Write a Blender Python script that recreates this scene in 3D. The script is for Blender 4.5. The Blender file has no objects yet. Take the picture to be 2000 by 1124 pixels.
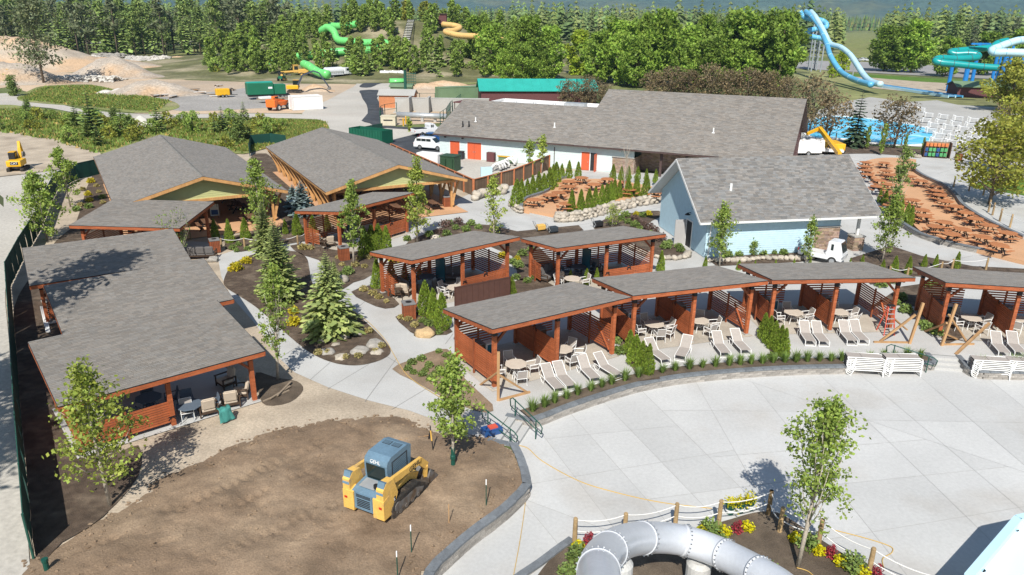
import bpy, bmesh, math, random
from math import sin, cos, pi, radians, sqrt, atan2, hypot
from mathutils import Vector, Matrix
R = random.Random(7)
SC = bpy.context.scene
# ---------------------------------------------------------------- camera
FPX, PIT, ROLL, HCAM = 1447.2, 0.34834, 0.01289, 18.0
cam = bpy.data.objects.new('camera', bpy.data.cameras.new('camera'))
SC.collection.objects.link(cam)
cam.location = (0, 0, HCAM)
cam.rotation_mode = 'XYZ'
cam.matrix_world = Matrix.Translation((0, 0, HCAM)) @ Matrix.Rotation(pi/2 - PIT, 4, 'X') @ Matrix.Rotation(ROLL, 4, 'Z')
cam.data.sensor_width = 36.0
cam.data.lens = FPX/2000*36.0
cam.data.clip_start = 0.5
cam.data.clip_end = 30000
SC.camera = cam
# ---------------------------------------------------------------- sky and sun
SUN_EL, SUN_AZ = radians(46), radians(7)      # the sun stands behind the camera, a little to the left
to_sun = Vector((-sin(SUN_AZ)*cos(SUN_EL), -cos(SUN_AZ)*cos(SUN_EL), sin(SUN_EL)))
w = bpy.data.worlds.new('World'); SC.world = w; w.use_nodes = True
nt = w.node_tree; bg = nt.nodes['Background']
sky = nt.nodes.new('ShaderNodeTexSky'); sky.sky_type = 'NISHITA'; sky.sun_disc = False
sky.sun_elevation = SUN_EL; sky.sun_rotation = pi + SUN_AZ
sky.air_density = 1.0; sky.dust_density = 0.6
nt.links.new(sky.outputs[0], bg.inputs[0]); bg.inputs[1].default_value = 0.085
sd = bpy.data.lights.new('sun', 'SUN'); sd.energy = 5.0; sd.angle = radians(0.53); sd.color = (1.0, 0.955, 0.88)
so = bpy.data.objects.new('sun', sd); SC.collection.objects.link(so)
so.rotation_mode = 'QUATERNION'; so.rotation_quaternion = to_sun.to_track_quat('Z', 'Y'); so.location = (-20, -40, 60)
vs = SC.view_settings; vs.view_transform = 'Standard'; vs.look = 'None'; vs.gamma = 1; vs.exposure = 0.3
SC.render.engine = 'CYCLES'
SC.render.resolution_x, SC.render.resolution_y = 1024, 575
cy = SC.cycles; cy.max_bounces = 6; cy.diffuse_bounces = 3; cy.glossy_bounces = 3; cy.transmission_bounces = 4; cy.transparent_max_bounces = 6; cy.volume_bounces = 0

def G(px, py, z=0.0):
    X, Y = px-1000, py-562
    c, s = cos(-ROLL), sin(-ROLL); X, Y = X*c-Y*s, X*s+Y*c
    dx, dy = X/FPX, -Y/FPX; c, s = cos(PIT), sin(PIT)
    a, b, e = dx, c+dy*s, -s+dy*c
    t = (z-HCAM)/e
    return Vector((a*t, b*t, z))
def GY(px, py, Y):           # the point of that pixel's ray at distance Y north of the camera
    a = G(px, py, 0.0) if py > 60 else None
    X_, Y_ = px-1000, py-562
    c, s = cos(-ROLL), sin(-ROLL); X_, Y_ = X_*c-Y_*s, X_*s+Y_*c
    dx, dy = X_/FPX, -Y_/FPX; c, s = cos(PIT), sin(PIT)
    t = Y/(c+dy*s)
    return Vector((dx*t, Y, HCAM+(-s+dy*c)*t))
# ---------------------------------------------------------------- materials
M = {}
def lin(c):
    return tuple(((v/255)/12.92 if v/255 <= .04045 else ((v/255+.055)/1.055)**2.4) for v in c)
def mat(name, col, rough=.8, var=.18, scale=3.0, fine=0.0, fscale=60.0, bump=0.0, bscale=40.0, metal=0.0, rnd=0.0, spec=.3, attr=False, col2=None, c2scale=.6, c2lo=.45, c2hi=.6, trans=0.0, stretch=None, coat=0.0):
    m = bpy.data.materials.new(name); m.use_nodes = True
    t = m.node_tree; N = t.nodes; L = t.links
    b = N['Principled BSDF']; b.inputs['Roughness'].default_value = rough; b.inputs['Metallic'].default_value = metal
    b.inputs['Specular IOR Level'].default_value = spec
    if coat: b.inputs['Coat Weight'].default_value = coat
    tc = N.new('ShaderNodeTexCoord'); vec = tc.outputs['Object']
    if stretch:
        mp = N.new('ShaderNodeMapping'); mp.inputs['Scale'].default_value = stretch; L.new(vec, mp.inputs[0]); vec = mp.outputs[0]
    def noise(sc, det=4):
        n = N.new('ShaderNodeTexNoise'); n.inputs['Scale'].default_value = sc; n.inputs['Detail'].default_value = det
        L.new(vec, n.inputs['Vector']); return n.outputs['Fac']
    def mul(a, lo, hi, src):
        mr = N.new('ShaderNodeMapRange'); mr.inputs[1].default_value = .3; mr.inputs[2].default_value = .7
        mr.inputs[3].default_value = lo; mr.inputs[4].default_value = hi; L.new(src, mr.inputs[0])
        x = N.new('ShaderNodeVectorMath'); x.operation = 'SCALE'; L.new(a, x.inputs[0]); L.new(mr.outputs[0], x.inputs['Scale']); return x.outputs[0]
    if attr:
        at = N.new('ShaderNodeAttribute'); at.attribute_name = 'Col'; cur = at.outputs['Color']
        if col is not None:
            mx = N.new('ShaderNodeMix'); mx.data_type = 'RGBA'; mx.blend_type = 'MULTIPLY'; mx.inputs[0].default_value = 1
            mx.inputs[6].default_value = (*col, 1); L.new(cur, mx.inputs[7]); cur = mx.outputs[2]
    else:
        rgb = N.new('ShaderNodeRGB'); rgb.outputs[0].default_value = (*col, 1); cur = rgb.outputs[0]
    if col2:
        mr = N.new('ShaderNodeMapRange'); mr.inputs[1].default_value = c2lo; mr.inputs[2].default_value = c2hi; L.new(noise(c2scale, 6), mr.inputs[0])
        mx = N.new('ShaderNodeMix'); mx.data_type = 'RGBA'; L.new(mr.outputs[0], mx.inputs[0]); L.new(cur, mx.inputs[6]); mx.inputs[7].default_value = (*col2, 1); cur = mx.outputs[2]
    if var: cur = mul(cur, 1-var, 1+var, noise(scale))
    if fine: cur = mul(cur, 1-fine, 1+fine, noise(fscale, 2))
    if rnd:
        oi = N.new('ShaderNodeObjectInfo'); mr = N.new('ShaderNodeMapRange'); mr.inputs[3].default_value = 1-rnd; mr.inputs[4].default_value = 1+rnd
        L.new(oi.outputs['Random'], mr.inputs[0])
        x = N.new('ShaderNodeVectorMath'); x.operation = 'SCALE'; L.new(cur, x.inputs[0]); L.new(mr.outputs[0], x.inputs['Scale']); cur = x.outputs[0]
    L.new(cur, b.inputs['Base Color'])
    if bump:
        bn = N.new('ShaderNodeBump'); bn.inputs['Strength'].default_value = min(1, bump); bn.inputs['Distance'].default_value = .05
        L.new(noise(bscale, 5), bn.inputs['Height']); L.new(bn.outputs[0], b.inputs['Normal'])
    if trans:
        tr = N.new('ShaderNodeBsdfTranslucent'); L.new(cur, tr.inputs[0]); ms = N.new('ShaderNodeMixShader'); ms.inputs[0].default_value = trans
        L.new(b.outputs[0], ms.inputs[1]); L.new(tr.outputs[0], ms.inputs[2]); L.new(ms.outputs[0], N['Material Output'].inputs[0])
    M[name] = m
    return m
# ---------------------------------------------------------------- mesh building
class MB:
    def __init__(s): s.v = []; s.f = []; s.c = None
    def add(s, vs, fs):
        o = len(s.v); s.v += [tuple(p) for p in vs]; s.f += [tuple(i+o for i in q) for q in fs]; return s
    def box(s, c, d, rz=0, M3=None):
        x, y, z = d[0]/2, d[1]/2, d[2]/2
        P = [Vector((a*x, b*y, e*z)) for a, b, e in ((-1,-1,-1),(1,-1,-1),(1,1,-1),(-1,1,-1),(-1,-1,1),(1,-1,1),(1,1,1),(-1,1,1))]
        m = M3 if M3 is not None else (Matrix.Rotation(rz, 3, 'Z') if rz else None)
        if m is not None: P = [m @ p for p in P]
        c = Vector(c)
        return s.add([c+p for p in P], [(0,3,2,1),(4,5,6,7),(0,1,5,4),(1,2,6,5),(2,3,7,6),(3,0,4,7)])
    def cbox(s, c, d, b=.03, rz=0):          # box with chamfered edges
        bm = bmesh.new(); bmesh.ops.create_cube(bm, size=1)
        bmesh.ops.scale(bm, vec=d, verts=bm.verts)
        bmesh.ops.bevel(bm, geom=list(bm.edges), offset=b, segments=2, affect='EDGES', profile=.5)
        return s.addbm(bm, Matrix.Translation(c) @ Matrix.Rotation(rz, 4, 'Z'))
    def addbm(s, bm, m=None):
        bm.verts.index_update()
        s.add([(m @ v.co) if m else v.co for v in bm.verts], [[v.index for v in f.verts] for f in bm.faces]); bm.free(); return s
    def bar(s, p, q, w, h=None, up=(0,0,1)):   # square bar from p to q
        p, q = Vector(p), Vector(q); h = h or w; d = q-p; L = d.length
        if L < 1e-6: return s
        d.normalize(); u = Vector(up)
        if abs(d.dot(u)) > .99: u = Vector((0,1,0))
        sx = d.cross(u).normalized(); su = sx.cross(d)
        P = []
        for e in (p, q):
            for a, b in ((-1,-1),(1,-1),(1,1),(-1,1)): P.append(e + sx*(a*w/2) + su*(b*h/2))
        return s.add(P, [(0,1,2,3),(7,6,5,4),(0,4,5,1),(1,5,6,2),(2,6,7,3),(3,7,4,0)])
    def tube(s, pts, r, n=8, cap=True):
        pts = [Vector(p) for p in pts]; rr = r if isinstance(r, (list, tuple)) else [r]*len(pts)
        rings = []; prev = None
        for i, p in enumerate(pts):
            d = (pts[min(i+1, len(pts)-1)] - pts[max(i-1, 0)]).normalized()
            if prev is None:
                a = Vector((0,0,1)) if abs(d.z) < .9 else Vector((1,0,0))
                sx = d.cross(a).normalized()
            else:
                sx = (prev - d*prev.dot(d)).normalized()
            prev = sx; sy = d.cross(sx)
            rings.append([p + (sx*cos(2*pi*k/n) + sy*sin(2*pi*k/n))*rr[i] for k in range(n)])
        o = len(s.v); V = [q for g in rings for q in g]; F = []
        for i in range(len(pts)-1):
            for k in range(n):
                k2 = (k+1) % n; F.append((i*n+k, i*n+k2, (i+1)*n+k2, (i+1)*n+k))
        if cap: F.append(tuple(range(n-1, -1, -1))); F.append(tuple((len(pts)-1)*n+k for k in range(n)))
        return s.add(V, F)
    def cyl(s, p, q, r, n=12, r2=None): return s.tube([p, q], [r, r if r2 is None else r2], n)
    def lathe(s, prof, n=12, c=(0,0,0)):
        V = []; F = []
        for r, z in prof:
            for k in range(n): V.append((c[0]+r*cos(2*pi*k/n), c[1]+r*sin(2*pi*k/n), c[2]+z))
        for i in range(len(prof)-1):
            for k in range(n): k2 = (k+1) % n; F.append((i*n+k, i*n+k2, (i+1)*n+k2, (i+1)*n+k))
        F.append(tuple(range(n-1, -1, -1))); F.append(tuple((len(prof)-1)*n+k for k in range(n)))
        return s.add(V, F)
    def prism(s, poly, z0, z1):
        n = len(poly); V = [(p[0], p[1], z0) for p in poly]+[(p[0], p[1], z1) for p in poly]
        return s.add(V, [tuple(range(n-1, -1, -1)), tuple(range(n, 2*n))]+[(i, (i+1) % n, n+(i+1) % n, n+i) for i in range(n)])
    def extr(s, poly, x0, x1):                 # side profile (y,z) swept along x
        n = len(poly); V = [(x0, p[0], p[1]) for p in poly]+[(x1, p[0], p[1]) for p in poly]
        return s.add(V, [tuple(range(n)), tuple(range(2*n-1, n-1, -1))]+[(n+i, n+(i+1) % n, (i+1) % n, i) for i in range(n)])
    def blob(s, c, r, sub=2, rough=.15, rng=R, flat=1.0):
        bm = bmesh.new(); bmesh.ops.create_icosphere(bm, subdivisions=sub, radius=1)
        ph = [Vector((rng.uniform(-1,1), rng.uniform(-1,1), rng.uniform(-1,1))).normalized() for _ in range(7)]
        am = [rng.uniform(-rough, rough) for _ in ph]; fr = [rng.uniform(1.5, 4) for _ in ph]
        rx = r if isinstance(r, (tuple, list)) else (r, r, r)
        for v in bm.verts:
            k = 1+sum(a*sin(f*v.co.dot(p)*2+f) for a, f, p in zip(am, fr, ph))
            v.co = Vector((v.co.x*rx[0]*k, v.co.y*rx[1]*k, v.co.z*rx[2]*k*flat))
        return s.addbm(bm, Matrix.Translation(c))
    def mesh(s, name, smooth=False):
        me = bpy.data.meshes.new(name); me.from_pydata(s.v, [], s.f)
        if s.c:
            a = me.color_attributes.new('Col', 'FLOAT_COLOR', 'CORNER'); k = 0; buf = []
            for f, c in zip(s.f, s.c): buf += [c[0], c[1], c[2], 1.0]*len(f)
            a.data.foreach_set('color', buf)
        if smooth: me.polygons.foreach_set('use_smooth', [True]*len(me.polygons))
        me.update(); return me
    def build(s, name, m, parent=None, smooth=False, loc=None, rz=0):
        me = s.mesh(name, smooth); me.materials.append(M[m] if isinstance(m, str) else m)
        return link(name, me, parent, loc, rz)
def link(name, me, parent=None, loc=None, rz=0):
    o = bpy.data.objects.new(name, me); SC.collection.objects.link(o)
    if parent: o.parent = parent
    if loc is not None: o.location = loc
    if rz: o.rotation_euler = (0, 0, rz)
    return o
def tag(o, label=None, cat=None, group=None, kind=None):
    if label: o['label'] = label
    if cat: o['category'] = cat
    if group: o['group'] = group
    if kind: o['kind'] = kind
    return o
def thing(name, label, cat, loc=(0,0,0), rz=0, group=None):
    o = bpy.data.objects.new(name, None); SC.collection.objects.link(o); o.empty_display_size = .2
    o.location = loc; o.rotation_euler = (0, 0, rz)
    return tag(o, label, cat, group)
KIDS = {}
def copy_tree(o, loc=None, rz=None, label=None, group=None, scale=None, parent=None):
    c = o.copy(); SC.collection.objects.link(c); c.parent = parent
    if loc is not None: c.location = loc
    if rz is not None: c.rotation_euler = (0, 0, rz)
    if scale is not None: c.scale = scale if isinstance(scale, (tuple, list)) else (scale,)*3
    if label: c['label'] = label
    if group: c['group'] = group
    for ch in list(o.children): copy_tree(ch, parent=c)
    return c
class Proto:                      # the first placement uses the built thing itself, later ones copies of it
    def __init__(s, root): s.root = root; s.used = False
    def put(s, loc, rz=0, label=None, group=None, scale=None):
        if not s.used:
            s.used = True; o = s.root; o.location = loc; o.rotation_euler = (0, 0, rz)
            if scale is not None: o.scale = scale if isinstance(scale, (tuple, list)) else (scale,)*3
            if label: o['label'] = label
            if group: o['group'] = group
            s.src = o; return o
        return copy_tree(s.src, loc, rz, label, group, scale if scale is not None else 1.0)
def crom(pts, n=6, closed=True):
    P = [Vector((p[0], p[1])) for p in pts]; out = []; N = len(P)
    rng_ = range(N) if closed else range(N-1)
    for i in rng_:
        if closed: a, b, c, d = P[i-1], P[i], P[(i+1) % N], P[(i+2) % N]
        else: a, b, c, d = P[max(i-1, 0)], P[i], P[i+1], P[min(i+2, N-1)]
        for k in range(n):
            t = k/n; out.append(.5*((2*b)+(-a+c)*t+(2*a-5*b+4*c-d)*t*t+(-a+3*b-3*c+d)*t**3))
    if not closed: out.append(P[-1])
    return out
def gpoly(px, z=0.0): return [G(p[0], p[1], z) for p in px]
def sheet(name, px, z, m, smooth=0, world=False, kind='structure', parent=None):
    P = [Vector((p[0], p[1], z)) for p in px] if world else gpoly(px, z)
    if smooth: P = [Vector((q.x, q.y, z)) for q in crom(P, smooth)]
    bm = bmesh.new(); f = bm.faces.new([bm.verts.new(p) for p in P]); bm.normal_update()
    if f.normal.z < 0: f.normal_flip()
    bmesh.ops.triangulate(bm, faces=list(bm.faces))
    me = bpy.data.meshes.new(name); bm.to_mesh(me); bm.free(); me.materials.append(M[m])
    o = link(name, me, parent)
    if not parent: o['kind'] = kind
    return o
def inpoly(x, y, P):
    c = False; j = len(P)-1
    for i in range(len(P)):
        a, b = P[i], P[j]
        if (a[1] > y) != (b[1] > y) and x < (b[0]-a[0])*(y-a[1])/(b[1]-a[1])+a[0]: c = not c
        j = i
    return c
def lp(a, b, t): return a+(b-a)*t
def text_part(name, body, size, m, parent, loc, rot, ext=.004):
    cu = bpy.data.curves.new(name, 'FONT'); cu.body = body; cu.size = size; cu.extrude = ext; cu.align_x = 'CENTER'; cu.align_y = 'CENTER'; cu.resolution_u = 2
    t = bpy.data.objects.new(name, cu); SC.collection.objects.link(t)
    dg = bpy.context.evaluated_depsgraph_get(); me = bpy.data.meshes.new_from_object(t.evaluated_get(dg)); bpy.data.objects.remove(t)
    me.materials.clear(); me.materials.append(M[m]); me.name = name
    o = link(name, me, parent, loc); o.rotation_euler = rot; return o
# ================================================================ materials
mat('soil', (.105,.08,.058), .95, .25, 1.6, .35, 45, .7, 30, col2=(.16,.125,.09), c2scale=.25, c2lo=.45, c2hi=.65)
mat('dirt', (.21,.148,.097), .95, .22, .7, .16, 12, .7, 18, col2=(.33,.245,.165), c2scale=.28, c2lo=.46, c2hi=.75)
mat('packed', (.45,.375,.285), .95, .16, .7, .14, 9, .5, 14, col2=(.27,.22,.165), c2scale=.35, c2lo=.5, c2hi=.7)
mat('mulch', (.1,.072,.052), .95, .3, 2.5, .5, 38, .9, 40, col2=(.165,.125,.09), c2scale=.8, c2lo=.5, c2hi=.65)
mat('sand', (.53,.4,.275), .95, .14, .05, .12, 1.5, .4, 2, col2=(.44,.35,.26), c2scale=.03, c2lo=.42, c2hi=.6)
mat('gravel_grey', (.33,.31,.285), .95, .12, .1, .22, 2.5, .5, 3)
mat('gravel_pale', (.47,.44,.39), .95, .1, .08, .12, 4, .3, 6, col2=(.45,.41,.36), c2scale=.12, c2lo=.5, c2hi=.68)
mat('meadow', (.2,.22,.07), .95, .3, .12, .35, 2.2, .6, 3, col2=(.25,.225,.12), c2scale=.09, c2lo=.52, c2hi=.7)
mat('lawn', (.09,.17,.022), .95, .15, .2, .25, 4, .4, 5)
mat('forest_floor', (.12,.15,.05), .95, .3, .02, .3, .3, 0, 1, col2=(.24,.24,.1), c2scale=.012, c2lo=.48, c2hi=.6)
mat('concrete', (.475,.472,.455), .85, .09, .35, .07, 14, .12, 30, col2=(.40,.385,.36), c2scale=.22, c2lo=.5, c2hi=.75)
mat('concrete_deck', (.5,.5,.488), .82, .07, .25, .05, 7, .1, 30, rnd=.06, col2=(.4,.37,.33), c2scale=.22, c2lo=.52, c2hi=.84)
mat('concrete_old', (.4,.39,.365), .9, .1, .12, .08, 8)
mat('joint', (.34,.335,.32), .9, .1)
mat('terracotta', (.56,.325,.18), .85, .08, .4, .07, 12, .1, 30, rnd=.03)
mat('asphalt', (.052,.056,.064), .85, .25, .3, .25, 8, .3, 20, col2=(.09,.095,.1), c2scale=.5, c2lo=.55, c2hi=.7)
mat('asphalt_old', (.30,.29,.285), .9, .1, .02)
mat('water', (.06,.36,.62), .08, .12, .25, spec=.5)
mat('pool_shell', (.1,.5,.74), .5, .15, .3, col2=(.35,.65,.8), c2scale=.4, c2lo=.5, c2hi=.62)
mat('white_paint', (.78,.78,.76), .55, .04, 2, rnd=.03)
mat('rock_pale', (.45,.40,.33), .9, .16, 2.2, .2, 14, .6, 12, rnd=.2)
mat('rock_grey', (.30,.28,.25), .9, .22, 2.2, .2, 14, .6, 12, rnd=.2)
mat('rock_tan', (.52,.37,.2), .9, .14, 2.2, .2, 14, .6, 12, rnd=.15)
mat('rubble', (.5,.47,.42), .9, .2, .4, .25, 2, rnd=.1)
mat('block', (.34,.315,.285), .95, .12, 4, .22, 30, .8, 25, rnd=.2)
mat('capstone', (.165,.18,.195), .85, .14, 3, .1, 20, .3, 25, rnd=.13)
mat('hill_forest', (.07,.11,.075), .95, .35, .004, .3, .03, 0, 1, col2=(.12,.13,.06), c2scale=.0012, c2lo=.52, c2hi=.62)
# ================================================================ ground
DZ = -0.45                                     # the pool deck lies 0.45 m below the gardens
wall_px = [(1036,836),(1065,826),(1110,808),(1165,789),(1240,766),(1320,750),(1400,741),(1480,735),(1560,731),(1645,729),(1730,726),(1822,722)]
wall_c = crom([G(x,y,DZ) for x, y in wall_px], 6, False)          # foot of the curved terrace wall
wallR_c = crom([G(x,y,DZ) for x, y in [(1884,727),(1906,738),(1960,740),(2010,741),(2100,742),(2200,745)]], 4, False)
yard_px = [(1003,868),(1020,905),(1030,951),(984,994),(930,1034),(884,1073),(845,1110),(830,1150),(822,1200)]
yard_c = crom([G(x,y,0.05) for x, y in yard_px[:3]], 4, False)[:-1] + crom([G(x,y,0.05) for x, y in yard_px[2:]], 4, False)
stepL = [G(1003,868,DZ), G(1036,850,DZ)]
def indent(a, b, dep=1.1):                      # a stair cut into the terrace between two wall ends
    a, b = Vector((a.x,a.y)), Vector((b.x,b.y)); u = (b-a).normalized(); v = Vector((-u.y,u.x)); v = v if v.y > 0 else -v
    return [a+v*dep, b+v*dep]
ST1 = (Vector((yard_c[0].x,yard_c[0].y)), Vector((wall_c[0].x,wall_c[0].y))); ST2 = (Vector((wall_c[-1].x,wall_c[-1].y)), Vector((wallR_c[0].x,wallR_c[0].y)))
notch = [Vector((-9,-300)), Vector((-9, 8))] + [Vector((p.x,p.y)) for p in reversed(yard_c)] + indent(*ST1) + [Vector((p.x,p.y)) for p in wall_c] + indent(*ST2) + [Vector((p.x,p.y)) for p in wallR_c] + [Vector((75,38)), Vector((75,-300))]
gp = [Vector((-6000,-300))] + notch + [Vector((6000,-300)), Vector((6000,9000)), Vector((-6000,9000))]
sheet('ground', [(p.x,p.y) for p in gp], -.02, 'forest_floor', world=True)
# ---- pool deck: cast slabs between saw-cut joints
deck_poly = [(p.x,p.y) for p in notch]
sheet('deck_bed', [(p[0], max(p[1], 3)) for p in deck_poly], DZ-.012, 'joint', world=True)
deck = tag(bpy.data.objects.new('pool_deck', None), kind='structure'); SC.collection.objects.link(deck)
bm = bmesh.new()
f0 = bm.faces.new([bm.verts.new((p[0], max(p[1], 3.0), DZ)) for p in deck_poly]); bm.normal_update()
if f0.normal.z < 0: f0.normal_flip()
joints = [((1270,780),(1500,1005)), ((1600,790),(2000,922)), ((1190,797),(1395,1010)), ((1125,820),(1320,1040)), ((1060,850),(1190,1020)), ((1375,775),(1480,960)),
          ((1480,760),(1640,960)), ((1740,782),(1940,950)), ((1850,781),(1990,900)), ((1955,760),(2080,860)), ((1640,770),(1960,1080)), ((1050,985),(1330,1090)),
          ((1100,935),(1400,885)), ((1140,850),(1290,835)), ((1270,975),(1500,945)), ((1300,802),(1600,804)), ((1430,890),(1770,862)), ((1650,945),(1940,915)), ((1700,1040),(2000,990)), ((1780,822),(2000,826)), ((1030,990),(1100,1075))]
for a, b in joints:
    A, B = G(*a, DZ), G(*b, DZ); n = Vector((-(B-A).y, (B-A).x, 0)).normalized()
    L = (B-A).length*1.02
    near = [f for f in bm.faces if min((v.co-(A+B)/2).length for v in f.verts) < 400]
    geom = []
    for f in bm.faces:
        c = f.calc_center_median()
        # cut only the slabs the joint runs through
        hit = any(inpoly(lp(A,B,t).x, lp(A,B,t).y, [v.co for v in f.verts]) for t in [i/12 for i in range(13)])
        if hit: geom.append(f)
    gg = set(geom)
    for f in geom: gg |= set(f.verts) | set(f.edges)
    bmesh.ops.bisect_plane(bm, geom=list(gg), plane_co=A, plane_no=n, dist=.001)
bmesh.ops.split_edges(bm, edges=[e for e in bm.edges if len(e.link_faces) > 1])
bmesh.ops.triangulate(bm, faces=[f for f in bm.faces if len(f.verts) > 60 and False])
for f in list(bm.faces):
    if f.calc_area() < .15: continue
    P = [v.co.copy() for v in f.verts]; c = f.calc_center_median()
    Q = []
    n = len(P)
    for i in range(n):
        d1 = (P[i]-P[i-1]); d2 = (P[(i+1) % n]-P[i])
        if d1.length < 1e-4 or d2.length < 1e-4: continue
        d1.normalize(); d2.normalize()
        n1 = Vector((-d1.y, d1.x, 0)); n2 = Vector((-d2.y, d2.x, 0)); k = n1+n2
        if k.length < .3: k = n1
        k.normalize(); Q.append(P[i]+k*.008/max(.4, k.dot(n1)))
    mb = MB(); mb.add(Q, [tuple(range(len(Q)))]); o = mb.build('slab', 'concrete_deck', deck)
    b2 = bmesh.new(); b2.from_mesh(o.data); b2.normal_update(); bmesh.ops.triangulate(b2, faces=list(b2.faces))
    b2.to_mesh(o.data); b2.free()
bm.free()
sheet('yard_base', [(-300,1400),(-300,420),(60,330),(200,300),(480,290),(640,262),(760,270),(900,300),(1130,300),(1560,280),(2300,300),(2400,760),(1100,1400)] if False else [(-300,1400),(-100,500),(60,340),(200,310),(480,300),(640,262),(760,280),(900,300),(1150,330),(1000,450),(960,862),(1000,880),(1024,950),(984,992),(928,1032),(880,1072),(838,1114),(812,1160),(780,1400)], -.006, 'packed')
# ---- far ground to the left: sand lot, roads, meadow
sheet('sand_lot', [(-200,150),(-60,130),(0,92),(60,95),(120,105),(300,112),(400,120),(430,140),(520,160),(560,150),(640,150),(760,146),(870,148),(960,155),(1010,165),(1010,190),(900,190),(870,240),(760,246),(700,262),(640,262),(650,236),(600,222),(480,221),(330,224),(270,222),(120,200),(20,170),(-100,185)], .03, 'sand')
sheet('gravel_patch', [(300,193),(345,184),(440,178),(500,170),(560,180),(570,205),(480,213),(400,217),(330,214)], .05, 'gravel_grey', 3)
sheet('haul_road', [(590,222),(640,196),(690,170),(720,156),(870,146),(960,150),(860,158),(790,168),(740,190),(735,215),(740,250),(700,262),(640,264)], .05, 'gravel_pale', 4)
sheet('haul_road', [(-100,200),(20,182),(150,212),(260,222),(330,224),(470,222),(600,224),(640,238),(560,232),(440,230),(300,232),(180,226),(60,208),(-100,225)], .06, 'gravel_pale', 3)
sheet('meadow', [(35,196),(60,176),(90,168),(180,166),(260,184),(330,196),(350,210),(300,220),(230,218),(150,208)], .08, 'meadow', 4)
sheet('meadow', [(-150,215),(0,205),(60,210),(200,228),(330,232),(470,230),(590,232),(630,236),(640,252),(590,276),(520,290),(480,300),(440,300),(180,300),(90,280),(0,262),(-150,250)], .09, 'meadow', 4)
sheet('dirt_slope', [(-200,262),(0,258),(60,262),(140,280),(195,298),(185,318),(120,330),(0,345),(-200,360)], .1, 'packed', 3)
sheet('gravel_road', [(-300,380),(0,343),(60,335),(120,325),(190,312),(195,330),(150,345),(110,370),(85,400),(65,430),(40,480),(20,520),(10,570),(15,640),(30,800),(50,1000),(60,1124),(80,1300),(-600,1300),(-500,600)], .03, 'gravel_pale', 4)
sheet('grass_verge', [(390,118),(440,108),(560,120),(560,150),(480,152),(420,136)], .06, 'meadow', 3)
sheet('grass_bank', [(850,160),(880,145),(950,138),(1040,140),(1040,160),(960,162),(880,166)], .12, 'meadow', 3)
# ---- asphalt drive
sheet('asphalt_drive', [(703,177),(738,176),(741,186),(736,192),(748,212),(751,235),(760,245),(800,249),(880,247),(900,246),(900,256),(800,253),(740,249),(722,241),(706,236),(718,222),(716,205),(708,193),(705,184)], .07, 'asphalt', 2)
sheet('asphalt_drive', [(702,170),(712,162),(735,157),(780,153),(865,149),(865,152),(790,157),(745,163),(724,171)], .07, 'asphalt', 3)
sheet('loading_yard', [(640,262),(700,256),(760,250),(905,255),(905,290),(1060,318),(1075,345),(1000,345),(930,350),(900,345),(760,300),(700,285)], .06, 'gravel_pale')
sheet('asphalt_parking', [(740,280),(812,262),(905,256),(905,305),(860,330),(800,305)], .075, 'asphalt')
# ---- garden: concrete under everything, planting beds on top
front = [G(p.x, p.y) if False else Vector((p.x,p.y)) for p in wall_c]
plaza_px = [(425,500),(432,540),(452,580),(500,635),(545,700),(575,728),(640,757),(720,783),(800,803),(880,832),(950,862),(975,872)]
pl = [Vector((q.x,q.y)) for q in gpoly(plaza_px)] + [ST1[0]] + indent(*ST1) + front + indent(*ST2) + [Vector((p.x,p.y)) for p in wallR_c] + [Vector((75,38)), Vector((95,70)), Vector((75,115))] + \
     [Vector((q.x,q.y)) for q in gpoly([(1850,296),(1690,288),(1560,300),(1300,340),(1130,333),(1000,345),(880,395),(800,445),(640,455),(520,470)])]
sheet('plaza', [(p.x,p.y) for p in pl], .012, 'concrete', world=True)
mat('path_joint', (.24,.235,.22), .9, .1)
for a, b in (((606,742),(645,708)),((712,786),(775,700)),((640,760),(720,712)),((765,800),(862,742)),((845,828),(905,780)),((545,700),(590,672)),((500,640),(540,618)),((452,585),(490,575)),((735,560),(760,575)),((745,690),(780,712)),((690,575),(735,548)),((870,672),(885,652)),((800,640),(850,610)),((610,530),(640,520)),((700,600),(735,570)),((930,420),(1010,445)),((1100,445),(1180,432)),((1180,432),(1290,405)),((1640,520),(1760,480)),((1800,520),(1900,500)),((1700,480),(1740,520)),((1600,330),(1690,310)),((1830,340),(1900,320)),((1900,330),(1990,370)),((1150,345),(1290,352))):
    A, B = G(*a,.016), G(*b,.016); d = (B-A).normalized(); n = Vector((-d.y,d.x,0))*.018
    o = MB().add([A-n,B-n,B+n,A+n], [(0,1,2,3)]).build('path_joint', 'path_joint'); o['kind'] = 'structure'
BEDS = []
def bed(px, z=.045, m='mulch', sm=4, name='planting_bed'):
    BEDS.append((px, z)); return sheet(name, px, z, m, sm)
bed([(437,548),(450,522),(478,503),(520,492),(575,491),(598,503),(604,525),(612,556),(650,582),(690,608),(722,636),(750,664),(763,686),(748,701),(712,712),(676,713),(640,705),(608,690),(578,668),(540,635),(500,600),(465,577),(442,562)])
bed([(566,480),(600,478),(640,486),(690,492),(736,485),(731,534),(690,552),(668,566),(650,560),(640,530),(622,508),(590,498)], sm=2)
bed([(686,570),(730,556),(752,570),(780,594),(752,603),(715,590)], sm=2)
bed([(772,619),(800,612),(845,612),(884,648),(850,655),(812,654),(792,640)], sm=2)
bed([(766,721),(800,704),(858,682),(884,690),(908,740),(962,790),(950,806),(890,788),(810,745)], .05, 'dirt', sm=2)
bed([(985,585),(1000,552),(1040,543),(1085,560),(1060,580)], sm=2)
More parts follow.
